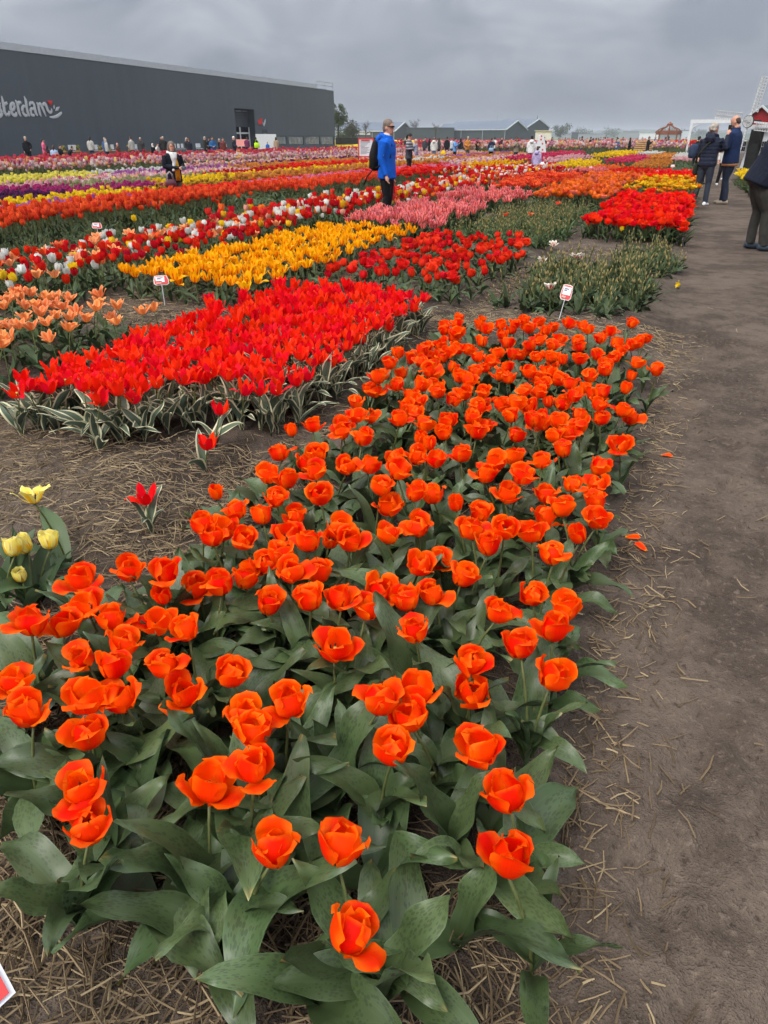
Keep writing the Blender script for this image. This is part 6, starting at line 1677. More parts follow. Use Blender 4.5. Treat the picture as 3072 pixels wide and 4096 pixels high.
def ring_loft(b, secs, sides=14):
    """secs: (centre, half width, half depth, width direction, depth direction)."""
    P = np.zeros((len(secs), sides, 3))
    for i, (c, rx, ry, ux, uy) in enumerate(secs):
        for j in range(sides):
            t = 2 * math.pi * j / sides
            P[i, j] = np.asarray(c) + np.asarray(ux) * rx * math.cos(t) + np.asarray(uy) * ry * math.sin(t)
    base = b.n
    b.grid(P, closed=True)
    k = len(secs)
    b.f.append(tuple(base + j for j in range(sides))[::-1]); b.m.append(0)
    b.f.append(tuple(base + (k - 1) * sides + j for j in range(sides))); b.m.append(0)
def limb(b, pts, rad, sides=10):
    pts = [np.asarray(p, float) for p in pts]
    # round off the bends
    q, rr = [], []
    for i in range(len(pts) - 1):
        for t in (0.0, 0.33, 0.66):
            q.append(pts[i] * (1 - t) + pts[i + 1] * t); rr.append(rad[i] * (1 - t) + rad[i + 1] * t)
    q.append(pts[-1]); rr.append(rad[-1])
    b.tube(q, rr, sides)
def ball(b, c, r, sides=12):
    r = np.asarray(r, float) * np.ones(3); X, Y = np.array([1., 0, 0]), np.array([0, 1., 0])
    ring_loft(b, [(np.asarray(c) + np.array([0, 0, r[2] * math.sin(a)]), r[0] * math.cos(a) + 1e-4, r[1] * math.cos(a) + 1e-4, X, Y) for a in np.linspace(-1.5, 1.5, 9)], sides)

PENDING = []            # (object, build, voxel) to be fused into continuous skins
def person(x, y, h, rz, top, legs, hair, hairc, skin, shoes, label, voxel=0.03, lean=0.0, side=0.0, arms='down', stance=0.06, stride=0.0, sit=False, crouch=False, bulk=1.0, head_yaw=0.0, head_nod=0.0,
           hem=0.80, hood=False, coat=None, z=None, fine=False, arm_pos=None, top_kw=None, hat=None, group=None, share=None, cat='person', skirt=False, sleeves=1.0, hipback=0.0):
    zb = (soil_z(x, y) if fine and abs(x) < 20 and y < 40 else float(base_h(np.array([x]), np.array([y]))[0])) if z is None else z
    k = h / 1.75
    root = empty('person', (x, y, zb), rz, k); tag(root, label, cat, group)
    mats = dict(body=SKIN[skin], top=cloth(top, **(top_kw or {})), legs=cloth(legs), hair=HAIR.get(hairc), shoes=SHOE[shoes])
    if share is not None:
        for nm, me, slot in share:
            o = link(nm, me, root); o.material_slots[0].link = 'OBJECT'; o.material_slots[0].material = mats[slot]
        return root
    X, Y, Z = np.eye(3)
    hip = 0.92 if not (sit or crouch) else (0.50 if sit else 0.34)
    dz = hip - 0.92
    ca, sa = math.cos(lean), math.sin(lean); cb, sb = math.cos(side), math.sin(side)
    def U(p):                                   # upper body: lean forward (+Y) and sideways about the hips
        p = np.asarray(p, float) - np.array([0, 0, 0.92])
        p = np.array([p[0], p[1] * ca + p[2] * sa, -p[1] * sa + p[2] * ca])
        p = np.array([p[0] * cb + p[2] * sb, p[1], -p[0] * sb + p[2] * cb])
        return p + np.array([0, -hipback, hip])
    uY = U(Y + np.array([0, 0, 0.92])) - U((0, 0, 0.92)); uX = U(X + np.array([0, 0, 0.92])) - U((0, 0, 0.92))
    B = {n: Build() for n in ('body', 'top', 'legs', 'hair', 'shoes')}
    w = bulk
    # legs
    feet = []
    for s in (-1, 1):
        hx = np.array([s * 0.088, -hipback, hip - 0.04])
        if sit: kn = np.array([s * 0.12, 0.43, 0.50]); an = np.array([s * 0.12, 0.48, 0.09])
        elif crouch: kn = np.array([s * 0.14, 0.38, 0.46]); an = np.array([s * 0.13, 0.02, 0.09])
        else:
            kn = np.array([s * (0.075 + stance * 0.5), 0.02 - hipback * 0.45 + s * stride * 0.55, 0.49]); an = np.array([s * (0.07 + stance), -0.03 + s * stride, 0.085])
        feet.append(an)
        limb(B['legs'], [hx, (hx + kn) / 2, kn, (kn + an) / 2 + np.array([0, -0.012, 0]), an - np.array([0, 0, 0.02])], [0.098 * w, 0.088 * w, 0.070, 0.066, 0.062])
        limb(B['body'], [hx, kn, an], [0.06, 0.045, 0.035])
        f = an
        limb(B['shoes'], [f + np.array([0, -0.07, -0.030]), f + np.array([0, -0.01, -0.036]), f + np.array([0, 0.08, -0.046]), f + np.array([s * 0.015, 0.17, -0.056])], [0.040, 0.048, 0.044, 0.028])
        limb(B['shoes'], [f + np.array([0, -0.01, -0.03]), f + np.array([0, -0.01, 0.03])], [0.045, 0.042])
    ring_loft(B['legs'], [((0, -hipback, hip - 0.12), 0.14 * w, 0.10 * w, X, Y), ((0, -0.015 - hipback, hip - 0.03), 0.178 * w, 0.132 * w, X, Y), (U((0, -0.01, 1.0)), 0.168 * w, 0.12 * w, uX, uY), (U((0, 0, 1.06)), 0.15 * w, 0.11 * w, uX, uY)])
    # torso
    hemz = max(hem, 0.86) if (sit or crouch) else hem
    sec = [(hemz, 0.198, 0.142), (hemz + 0.02, 0.205, 0.148), (0.98, 0.192, 0.140), (1.10, 0.182, 0.134), (1.24, 0.198, 0.140), (1.35, 0.208, 0.134), (1.42, 0.190, 0.112), (1.465, 0.125, 0.088), (1.50, 0.075, 0.075)]
    ring_loft(B['top'], [(U((0, 0, z_)), a_ * w, d_ * w, uX, uY) for z_, a_, d_ in sec], 18)
    ring_loft(B['body'], [(U((0, 0, z_)), a_, d_, uX, uY) for z_, a_, d_ in ((0.92, 0.13, 0.09), (1.2, 0.14, 0.09), (1.38, 0.15, 0.08), (1.45, 0.08, 0.06), (1.55, 0.055, 0.06))])
    if skirt: ring_loft(B['legs'], [((0, 0, 0.30), 0.24, 0.2, X, Y), (U((0, 0, 1.02)), 0.17, 0.13, uX, uY)])
    if hood:
        for t in np.linspace(-2.6, 2.6, 11):
            p = U((0.105 * math.sin(t), -0.015 - 0.085 * math.cos(t), 1.475 + 0.03 * math.cos(t))); ball(B['top'], p, (0.05, 0.05, 0.05), 8)
        ball(B['top'], U((0, -0.145, 1.43)), (0.12, 0.07, 0.09))
    else:
        for t in np.linspace(-3.1, 3.1, 12): ball(B['top'], U((0.072 * math.sin(t), 0.078 * math.cos(t) * -1, 1.495)), (0.026, 0.026, 0.035), 7)
    # arms
    P = arm_pos or dict(down=[((-0.235, -0.02, 1.15), (-0.25, 0.06, 0.90)), ((0.235, -0.02, 1.15), (0.25, 0.06, 0.90))],
             phone=[((-0.24, 0.10, 1.18), (-0.05, 0.34, 1.36)), ((0.24, 0.10, 1.18), (0.05, 0.34, 1.36))],
             belly=[((-0.26, 0.0, 1.16), (-0.07, 0.24, 1.10)), ((0.26, 0.0, 1.16), (0.07, 0.25, 1.08))],
             oneup=[((-0.235, -0.02, 1.15), (-0.25, 0.06, 0.90)), ((0.27, 0.12, 1.25), (0.12, 0.22, 1.55))],
             hip=[((-0.33, -0.06, 1.2), (-0.20, 0.06, 1.02)), ((0.235, -0.02, 1.15), (0.25, 0.06, 0.90))],
             lap=[((-0.24, 0.05, 1.15), (-0.08, 0.28, 1.02)), ((0.24, 0.05, 1.15), (0.08, 0.28, 1.02))])[arms]
    for s, (el, hd) in zip((-1, 1), P):
        sh = U((s * 0.178 * w, 0, 1.405)); el, hd = U(el), U(hd)
        cuff = hd * sleeves + el * (1 - sleeves)
        limb(B['top'], [sh, (sh + el) / 2, el, (el + cuff) / 2, cuff], [0.075 * w, 0.066 * w, 0.058 * w, 0.052, 0.046])
        limb(B['body'], [sh, el, hd], [0.045, 0.036, 0.027])
        d = hd - el; d = d / np.linalg.norm(d)
        sidev = np.cross(d, np.array([0, 1.0, 0.2]) if abs(d[1]) < 0.8 else np.array([0, 0, 1.0])); sidev /= np.linalg.norm(sidev); inn = np.cross(sidev, d)
        palm = hd + d * 0.055
        limb(B['body'], [hd, palm, hd + d * 0.085], [0.026, 0.036, 0.034], 8)
        if fine:
            for q, (o_, l_) in enumerate(((-0.030, 0.062), (-0.010, 0.075), (0.010, 0.072), (0.030, 0.056))):
                st = hd + d * 0.085 + sidev * o_; limb(B['body'], [st, st + d * l_ * 0.5 + inn * 0.004, st + d * l_ * 0.85 + inn * 0.022], [0.010, 0.0095, 0.008], 6)
            st = hd + d * 0.035 - sidev * 0.030 * s; limb(B['body'], [st, st + d * 0.03 - sidev * 0.022 * s, st + d * 0.06 - sidev * 0.028 * s + inn * 0.01], [0.012, 0.011, 0.009], 6)
        else: limb(B['body'], [hd + d * 0.08, hd + d * 0.16], [0.032, 0.018], 6)
    # head
    hc = U((0, 0.025, 1.63)); cy, sy = math.cos(head_yaw), math.sin(head_yaw); cn, sn = math.cos(head_nod), math.sin(head_nod)
    def Hd(p):
        p = np.asarray(p, float); p = np.array([p[0], p[1] * cn + p[2] * sn, -p[1] * sn + p[2] * cn]); p = np.array([p[0] * cy - p[1] * sy, p[0] * sy + p[1] * cy, p[2]]); return hc + p
    hX, hY = Hd(X) - hc, Hd(Y) - hc
    ring_loft(B['body'], [(Hd((0, y_, z_)), a_, d_, hX, hY) for z_, y_, a_, d_ in ((-0.118, 0.045, 0.022, 0.026), (-0.105, 0.035, 0.040, 0.050), (-0.07, 0.018, 0.058, 0.074), (-0.02, 0.006, 0.070, 0.088), (0.03, -0.002, 0.076, 0.096), (0.07, -0.006, 0.072, 0.092), (0.10, -0.008, 0.055, 0.072), (0.118, -0.01, 0.025, 0.035))], 16)
    limb(B['body'], [U((0, -0.005, 1.44)), Hd((0, -0.02, -0.09))], [0.060, 0.054])
    ball(B['body'], Hd((0, 0.098, -0.022)), (0.014, 0.022, 0.020), 6); ball(B['body'], Hd((0, 0.088, 0.005)), (0.011, 0.014, 0.025), 6)
    ball(B['body'], Hd((0, 0.082, -0.072)), (0.024, 0.012, 0.010), 6); ball(B['body'], Hd((0, 0.078, 0.028)), (0.045, 0.016, 0.009), 8)
    for s in (-1, 1): ball(B['body'], Hd((s * 0.076, -0.012, -0.012)), (0.012, 0.022, 0.034), 6)
    if hair == 'short':
        ball(B['hair'], Hd((0, -0.008, 0.044)), (0.085, 0.099, 0.097)); ball(B['hair'], Hd((0, -0.055, -0.01)), (0.070, 0.058, 0.08))
    elif hair == 'rim':
        ball(B['hair'], Hd((0, -0.030, 0.006)), (0.0785, 0.076, 0.074)); ball(B['hair'], Hd((0, -0.050, -0.03)), (0.066, 0.052, 0.05))
    elif hair == 'bob':
        rr = np.random.default_rng(int(abs(x * 100)) % 99991)
        for _ in range(26):
            d = rr.normal(0, 1, 3); d /= np.linalg.norm(d)
            if d[1] > 0.45 and d[2] < 0.5: continue
            if d[2] < -0.75: continue
            ball(B['hair'], Hd(np.array([0, -0.028, 0.015]) + d * np.array([0.070, 0.082, 0.092])), 0.040, 7)
        ball(B['hair'], Hd((0, -0.012, 0.042)), (0.088, 0.098, 0.098))
    elif hair in ('long', 'bun', 'tail'):
        ball(B['hair'], Hd((0, -0.007, 0.044)), (0.087, 0.100, 0.098))
        for s in (-1, 1):
            if hair == 'long': limb(B['hair'], [Hd((s * 0.062, -0.01, 0.06)), Hd((s * 0.080, -0.020, -0.06)), Hd((s * 0.086, -0.025, -0.20))], [0.034, 0.036, 0.026], 8)
        if hair == 'long': limb(B['hair'], [Hd((0, -0.075, 0.03)), Hd((0, -0.095, -0.10)), Hd((0, -0.10, -0.24))], [0.062, 0.066, 0.045], 10)
        elif hair == 'bun': ball(B['hair'], Hd((0, -0.10, 0.07)), 0.048); ball(B['hair'], Hd((0, -0.06, -0.02)), (0.072, 0.05, 0.07))
        else: limb(B['hair'], [Hd((0, -0.10, 0.05)), Hd((0, -0.14, -0.03)), Hd((0, -0.13, -0.16))], [0.034, 0.036, 0.014], 8); ball(B['hair'], Hd((0, -0.055, -0.01)), (0.070, 0.05, 0.075))
    elif hair == 'scarfhead':
        ball(B['hair'], Hd((0, -0.025, 0.02)), (0.094, 0.10, 0.115)); limb(B['hair'], [Hd((0, -0.02, -0.06)), U((0, 0.02, 1.44))], [0.085, 0.12])
    if hat: pass
    out = {}
    for nm in ('body', 'top', 'legs', 'hair', 'shoes'):
        if B[nm].n == 0: continue
        part = dict(body='body', top='jacket', legs='trousers', hair='hair', shoes='shoes')[nm]
        me = raw_mesh(part, np.concatenate(B[nm].v), B[nm].f, [mats[nm]])
        o = link(part, me, root)
        PENDING.append((o, voxel * (0.75 if nm in ('hair', 'shoes', 'body') and fine else 1.0)))
        out[nm] = o
    out['Hd'], out['U'] = Hd, U
    root['_k'] = k
    if fine:
        for s in (-1, 1):
            e = Build(); ball(e, Hd((s * 0.031, 0.083, 0.012)), (0.011, 0.008, 0.007), 8); link('eye', e.mesh('eye', [M['mill_dark']], True), root)
        e = Build(); ball(e, Hd((0, 0.092, -0.072)), (0.022, 0.006, 0.005), 8); link('mouth', e.mesh('mouth', [wash('lips', lin(150, 84, 76), 0.5, 0.3)], True), root)
    return root, out

def fuse():
    """Voxel-fuse every waiting shape into one continuous smooth skin (one evaluation for all)."""
    for o, vx in PENDING:
        md = o.modifiers.new('fuse', 'REMESH'); md.mode = 'VOXEL'; md.voxel_size = vx; md.use_smooth_shade = True
        sm = o.modifiers.new('soften', 'SMOOTH'); sm.factor = 0.5; sm.iterations = 3
    dg = bpy.context.evaluated_depsgraph_get(); dg.update()
    new = []
    for o, vx in PENDING:
        me = bpy.data.meshes.new_from_object(o.evaluated_get(dg))
        if not me.materials: me.materials.append(o.data.materials[0])
        me.name = o.name.split('.')[0]
        if me.name in ('jacket', 'trousers') and vx < 0.02:          # creases in the cloth
            n_ = len(me.vertices); co = np.empty(n_ * 3); no_ = np.empty(n_ * 3)
            me.vertices.foreach_get('co', co); me.vertices.foreach_get('normal', no_); co = co.reshape(-1, 3); no_ = no_.reshape(-1, 3)
            f_ = vnoise(co[:, 0] * 9 + co[:, 1] * 6 + co[:, 2] * 5, co[:, 2] * 15 + 3) + 0.6 * vnoise(co[:, 0] * 21 + co[:, 2] * 9, co[:, 1] * 19 + co[:, 2] * 22)
            me.vertices.foreach_set('co', (co + no_ * (0.017 * f_)[:, None]).ravel()); me.update()
        new.append(me)
    for (o, vx), me in zip(PENDING, new):
        o.modifiers.clear(); o.data = me
    PENDING.clear()

def part_of(root, name, b, mat, smooth=True): return link(name, b.mesh(name, [mat], smooth), root)
def toward(x, y): return math.atan2(-x, y) + math.pi            # rz that turns a face (+Y) to the camera

# --- the bigger figures -------------------------------------------------
V = 0.012
q = at(2795, 822, 0)
gw, go_ = person(q[0], q[1], 1.69, toward(*q[:2]) + math.pi - 0.35, (36, 42, 60), (52, 58, 70), 'bob', 'grey', 0, 'white', 'grey-haired woman in a navy quilted jacket, seen from behind, holding up a phone', V, fine=True, bulk=1.06, stance=0.075, hood=True, hem=0.86,
                 top_kw=dict(quilt=0.075), head_yaw=-0.5, arm_pos=[((-0.25, 0.04, 1.14), (-0.20, 0.20, 1.05)), ((0.29, 0.12, 1.22), (0.24, 0.27, 1.50))])
b = Build(); b.box((-0.036, -0.004, -0.075), (0.036, 0.004, 0.075)); ph = link('phone', b.mesh('phone', [M['mill_dark']]), loc=tuple(np.array(gw.matrix_basis @ Vector((0.235, 0.33, 1.63)))), rot=(0.2, 0, gw.rotation_euler.z)); tag(ph, 'dark phone held up by the grey-haired woman', 'phone')
bag = empty('shoulder_bag', gw.location, gw.rotation_euler.z, gw.scale[0]); tag(bag, 'dark green shoulder bag with a long strap on the grey-haired woman', 'bag')
b = Build(); ring_loft(b, [((-0.225, -0.02, 0.66), 0.03, 0.10, (1, 0, 0), (0, 1, 0)), ((-0.235, -0.02, 0.70), 0.05, 0.14, (1, 0, 0), (0, 1, 0)), ((-0.235, -0.02, 0.88), 0.045, 0.13, (1, 0, 0), (0, 1, 0)), ((-0.225, -0.02, 0.91), 0.02, 0.12, (1, 0, 0), (0, 1, 0))]); part_of(bag, 'pouch', b, cloth((56, 62, 52)))
b = Build(); b.tube([(-0.24, -0.06, 0.90), (-0.19, -0.175, 1.08), (-0.06, -0.195, 1.25), (0.08, -0.16, 1.42), (0.10, -0.03, 1.475)], 0.016, 6); part_of(bag, 'strap', b, cloth((56, 62, 52)))

q = at(2884, 816, 0)
nv, no = person(q[0], q[1], 1.84, toward(*q[:2]) - math.pi / 2 - 0.35, (28, 46, 82), (38, 46, 64), 'rim', 'brown', 0, 'taupe', 'bald bearded man in a navy jacket looking down, next to the grey-haired woman', V, fine=True, bulk=1.14, stance=0.03, stride=0.07, hem=0.82, lean=0.05, head_nod=0.62,
                arm_pos=[((-0.29, 0.02, 1.16), (-0.16, 0.20, 1.10)), ((0.29, 0.02, 1.16), (0.16, 0.20, 1.10))])
b = Build(); ring_loft(b, [((0, 0, 0.775), 0.222, 0.165, (1, 0, 0), (0, 1, 0)), ((0, 0, 0.84), 0.218, 0.162, (1, 0, 0), (0, 1, 0))], 20); part_of(nv, 'shirt_hem', b, cloth((176, 122, 84)))
b = Build()
for (a_, z_) in ((-0.05, -0.10), (0.0, -0.115), (0.05, -0.10), (-0.06, -0.07), (0.06, -0.07)): ball(b, no['Hd']((a_, 0.062, z_)), (0.028, 0.028, 0.030), 7)
part_of(nv, 'beard', b, HAIR['brown'])

q = at(3030, 1000, 0)
ed, eo = person(q[0], q[1], 1.80, toward(*q[:2]) - math.pi / 2 + math.pi + 0.25, (24, 30, 46), (62, 60, 56), 'short', 'greybrown', 0, 'navy', 'heavy man in a dark navy jacket and grey trousers, cut by the right edge', V, fine=True, bulk=1.30, stance=0.04, stride=0.06, hem=0.80, lean=0.38, arms='belly', hipback=0.17)

q = at(2800, 712, 0)
person(q[0], q[1], 1.82, toward(*q[:2]) + 0.5, (30, 32, 38), (40, 44, 54), 'short', 'black', 0, 'black', 'bearded man in a dark jacket facing this way behind the grey-haired woman', 0.014, fine=True, bulk=1.08, head_nod=0.3, head_yaw=0.5)
bp = empty('backpack', (q[0] - 0.42, q[1], float(base_h(np.array([q[0]]), np.array([q[1]]))[0])), 0.3); tag(bp, 'dark blue backpack carried by the bearded man on the path', 'backpack')
b = Build(); ring_loft(b, [((0, 0, 0.92), 0.15, 0.10, (1, 0, 0), (0, 1, 0)), ((0, 0, 1.0), 0.19, 0.15, (1, 0, 0), (0, 1, 0)), ((0, 0, 1.3), 0.18, 0.14, (1, 0, 0), (0, 1, 0)), ((0, 0, 1.42), 0.10, 0.08, (1, 0, 0), (0, 1, 0))]); part_of(bp, 'pack', b, cloth((48, 62, 88)))
b = Build(); b.tube([(0.08, 0.05, 1.40), (0.24, 0.0, 1.44), (0.34, 0.1, 1.25)], 0.022, 6); part_of(bp, 'strap', b, cloth((38, 44, 60)))
q = at(2885, 716, 0)
person(q[0], q[1], 1.66, toward(*q[:2]) + 0.2, (206, 204, 200), (24, 24, 28), 'long', 'black', 0, 'white', 'woman in a white jacket and black trousers between the couple on the path', 0.016, bulk=0.95, fine=True)
q = at(2905, 690, 0)
person(q[0], q[1], 1.60, toward(*q[:2]) - 0.5, (226, 60, 150), (120, 140, 175), 'long', 'brown', 0, 'white', 'woman with a pink scarf partly hidden behind the man in the navy jacket', 0.02)
q = at(2776, 662, 0)
person(q[0], q[1], 1.76, toward(*q[:2]) + 2.6, (26, 28, 34), (28, 30, 36), 'short', 'black', 0, 'black', 'man in black walking away far up the path left of the bearded man', 0.02)

# the man in blue: his legs disappear behind the tulips
P = at_d(1548, 492, 13.3)
bx, by = P[0], P[1]
bl, bo = person(bx, by, 1.66 - gz(bx, by), toward(bx, by) - math.pi / 2 - 0.25 + math.pi, (14, 92, 200), (26, 26, 30), 'short', 'greybrown', 0, 'black', 'man in a bright blue hooded jacket and black trousers standing among the tulips', V, fine=True, bulk=1.17, hood=True, hem=0.80, stance=0.05, head_yaw=-0.15,
                arm_pos=[((-0.25, -0.05, 1.14), (-0.26, 0.04, 0.86)), ((0.25, -0.05, 1.14), (0.26, 0.05, 0.86))])
b = Build(); ring_loft(b, [(bo['U']((0, 0.0, 1.495)), 0.082, 0.084, (1, 0, 0), (0, 1, 0)), (bo['U']((0, 0.0, 1.535)), 0.070, 0.074, (1, 0, 0), (0, 1, 0))]); part_of(bl, 'collar', b, cloth((225, 225, 228)))
b = Build()
for s in (-1, 1): b.tube([bo['Hd']((s * 0.012, 0.103, 0.012)), bo['Hd']((s * 0.05, 0.092, 0.012)), bo['Hd']((s * 0.078, 0.02, 0.016))], [0.016, 0.014, 0.004], 6)
part_of(bl, 'sunglasses', b, M['mill_dark'])
for s in (-1, 1):
    b = Build(); b.tube([(s * 0.150, 0.03, 1.455), (s * 0.225, 0.035, 1.36), (s * 0.290, 0.01, 1.18)], 0.006, 5); part_of(bl, 'sleeve_stripe', b, cloth((120, 190, 240)))
bp = empty('backpack', bl.location, bl.rotation_euler.z, bl.scale[0]); tag(bp, 'black backpack worn by the man in blue', 'backpack')
b = Build(); ring_loft(b, [((0, -0.21, 0.93), 0.10, 0.06, (1, 0, 0), (0, 1, 0)), ((0, -0.235, 0.98), 0.15, 0.10, (1, 0, 0), (0, 1, 0)), ((0, -0.235, 1.20), 0.15, 0.095, (1, 0, 0), (0, 1, 0)), ((0, -0.20, 1.40), 0.12, 0.065, (1, 0, 0), (0, 1, 0)), ((0, -0.17, 1.45), 0.06, 0.03, (1, 0, 0), (0, 1, 0))], 16); part_of(bp, 'pack', b, cloth((30, 30, 33)))
for s in (-1, 1):
    b = Build(); b.tube([(s * 0.09, -0.17, 1.42), (s * 0.115, -0.02, 1.478), (s * 0.13, 0.12, 1.36), (s * 0.16, 0.10, 1.16), (s * 0.20, -0.06, 1.03), (s * 0.10, -0.2, 0.97)], 0.017, 6); part_of(bp, 'strap', b, cloth((30, 30, 33)))
b = Build(); b.tube([(0.1, -0.24, 0.95), (0.14, -0.34, 0.84), (0.15, -0.40, 0.70)], 0.012, 5); part_of(bp, 'strap_end', b, cloth((30, 30, 33)))

# the woman with the white scarf
d = view_ray(676, HORIZON_V); d = d / math.hypot(d[0], d[1]); sx, sy = d[0] * 18.6, d[1] * 18.6
sc, so_ = person(sx, sy, 1.46, toward(sx, sy) + 0.45, (24, 28, 40), (104, 110, 96), 'long', 'greybrown', 0, 'black', 'woman with glasses, white scarf, dark coat and yellow top walking between the tulip rows', V, fine=True, bulk=1.16, hem=0.74, lean=0.06, stride=0.05, head_yaw=-0.30,
                 arm_pos=[((-0.28, 0.03, 1.15), (-0.14, 0.28, 1.10)), ((0.27, 0.02, 1.14), (-0.04, 0.28, 1.12))])
b = Build(); ring_loft(b, [((-0.04, 0.132, 0.78), 0.085, 0.055, (1, 0, 0), (0, 1, 0)), ((-0.04, 0.148, 1.05), 0.085, 0.050, (1, 0, 0), (0, 1, 0)), ((-0.02, 0.138, 1.36), 0.07, 0.04, (1, 0, 0), (0, 1, 0))]); part_of(sc, 'yellow_top', b, cloth((226, 160, 24)))
b = Build()
for t in np.linspace(-3.1, 3.1, 14): ball(b, (0.10 * math.sin(t), 0.02 + 0.105 * math.cos(t), 1.475 - 0.02 * math.cos(t)), (0.045, 0.045, 0.045), 7)
limb(b, [(0.05, 0.13, 1.46), (0.035, 0.175, 1.34), (0.03, 0.185, 1.24), (0.10, 0.20, 1.02)], [0.07, 0.075, 0.055, 0.035]); limb(b, [(-0.05, 0.13, 1.46), (0.0, 0.175, 1.34)], [0.06, 0.06])
so2 = link('scarf', b.mesh('scarf', [cloth((226, 226, 224))], True), sc); PENDING.append((so2, 0.014))
b = Build()
for s in (-1, 1): b.tube([so_['Hd']((s * 0.031 + 0.018 * math.cos(a), 0.100, 0.010 + 0.015 * math.sin(a))) for a in np.linspace(0, 6.28, 10)], 0.003, 4)
b.tube([so_['Hd']((-0.012, 0.102, 0.012)), so_['Hd']((0.012, 0.102, 0.012))], 0.003, 4); part_of(sc, 'glasses', b, cloth((120, 40, 40)))
hb = empty('handbag', sc.location, sc.rotation_euler.z, sc.scale[0]); tag(hb, 'wine coloured handbag with pale handles on the arm of the woman with the scarf', 'handbag')
b = Build(); ring_loft(b, [((0.22, 0.19, 0.62), 0.12, 0.05, (1, 0, 0), (0, 1, 0)), ((0.22, 0.19, 0.645), 0.175, 0.075, (1, 0, 0), (0, 1, 0)), ((0.22, 0.19, 0.77), 0.165, 0.06, (1, 0, 0), (0, 1, 0)), ((0.22, 0.19, 0.83), 0.13, 0.035, (1, 0, 0), (0, 1, 0))], 16); part_of(hb, 'pouch', b, wash('wine_leather', lin(98, 54, 66), 0.4, 0.4, 0.1, 10))
for o_y in (0.16, 0.22):
    b = Build(); b.tube([(0.13, o_y, 0.81), (0.15, o_y, 0.95), (0.22, o_y, 1.02), (0.30, o_y, 0.95), (0.32, o_y, 0.81)], 0.010, 6); part_of(hb, 'handle', b, cloth((190, 180, 180)))
b = Build(); b.box((-0.05, -0.03, -0.03), (0.05, 0.03, 0.035)); b.tube([(0, 0.03, 0), (0, 0.065, 0)], 0.026, 10); cm = link('camera_body', b.mesh('camera_body', [M['print_grey']]), loc=tuple(sc.matrix_basis @ Vector((-0.12, 0.40, 1.10))), rot=(0, 0, sc.rotation_euler.z)); tag(cm, 'small grey camera in the hands of the woman with the scarf', 'camera')

# woman with a baby
d = view_ray(1637, HORIZON_V); d = d / math.hypot(d[0], d[1]); x_, y_ = d[0] * 31, d[1] * 31
wb, wo_ = person(x_, y_, 1.66, toward(x_, y_) + 1.15, (66, 68, 80), (26, 26, 30), 'tail', 'black', 0, 'black', 'woman in a striped grey and navy jumper carrying a baby among pink tulips', 0.018, fine=True, top_kw=dict(stripe=(150, 146, 152)), head_nod=0.25,
                 arm_pos=[((-0.25, 0.06, 1.17), (-0.02, 0.29, 1.12)), ((0.25, 0.06, 1.17), (0.02, 0.30, 1.22))], stride=0.06)
bb_ = Build(); limb(bb_, [(0.0, 0.30, 1.10), (0.0, 0.30, 1.34)], [0.095, 0.085]); limb(bb_, [(0.06, 0.33, 1.08), (0.08, 0.36, 0.94)], [0.045, 0.035]); limb(bb_, [(-0.06, 0.33, 1.08), (-0.08, 0.36, 0.94)], [0.045, 0.035]); limb(bb_, [(0.09, 0.30, 1.30), (0.15, 0.25, 1.25)], [0.035, 0.03])
baby = empty('person', wb.location, wb.rotation_euler.z, wb.scale[0]); tag(baby, 'baby in a pale blue suit held by the woman in the striped jumper', 'person')
o2 = link('suit', bb_.mesh('suit', [cloth((140, 152, 180))], True), baby); PENDING.append((o2, 0.02))
bb_ = Build(); ball(bb_, (0, 0.30, 1.47), (0.068, 0.075, 0.085)); limb(bb_, [(0, 0.30, 1.33), (0, 0.30, 1.42)], [0.04, 0.04]); o2 = link('body', bb_.mesh('body', [SKIN[0]], True), baby); PENDING.append((o2, 0.018))

# girl in lilac
d = view_ray(2155, HORIZON_V); d = d / math.hypot(d[0], d[1]); x_, y_ = d[0] * 33.5, d[1] * 33.5
gl, glo = person(x_, y_, 1.30, toward(x_, y_) + math.pi - 0.3, (186, 172, 214), (28, 26, 30), 'short', 'brown', 0, 'white', 'girl in a lilac jacket and black leggings seen from behind, holding something white', 0.018, fine=True, hood=True, hem=0.80, head_nod=0.15)
b = Build(); ball(b, (0, 0, 0), (0.13, 0.06, 0.13)); wbag = link('white_bag', b.mesh('white_bag', [M['white_paint']], True), loc=tuple(gl.matrix_basis @ Vector((0.33, 0.05, 0.80)))); tag(wbag, 'white paper bag in the hand of the girl in lilac', 'bag')

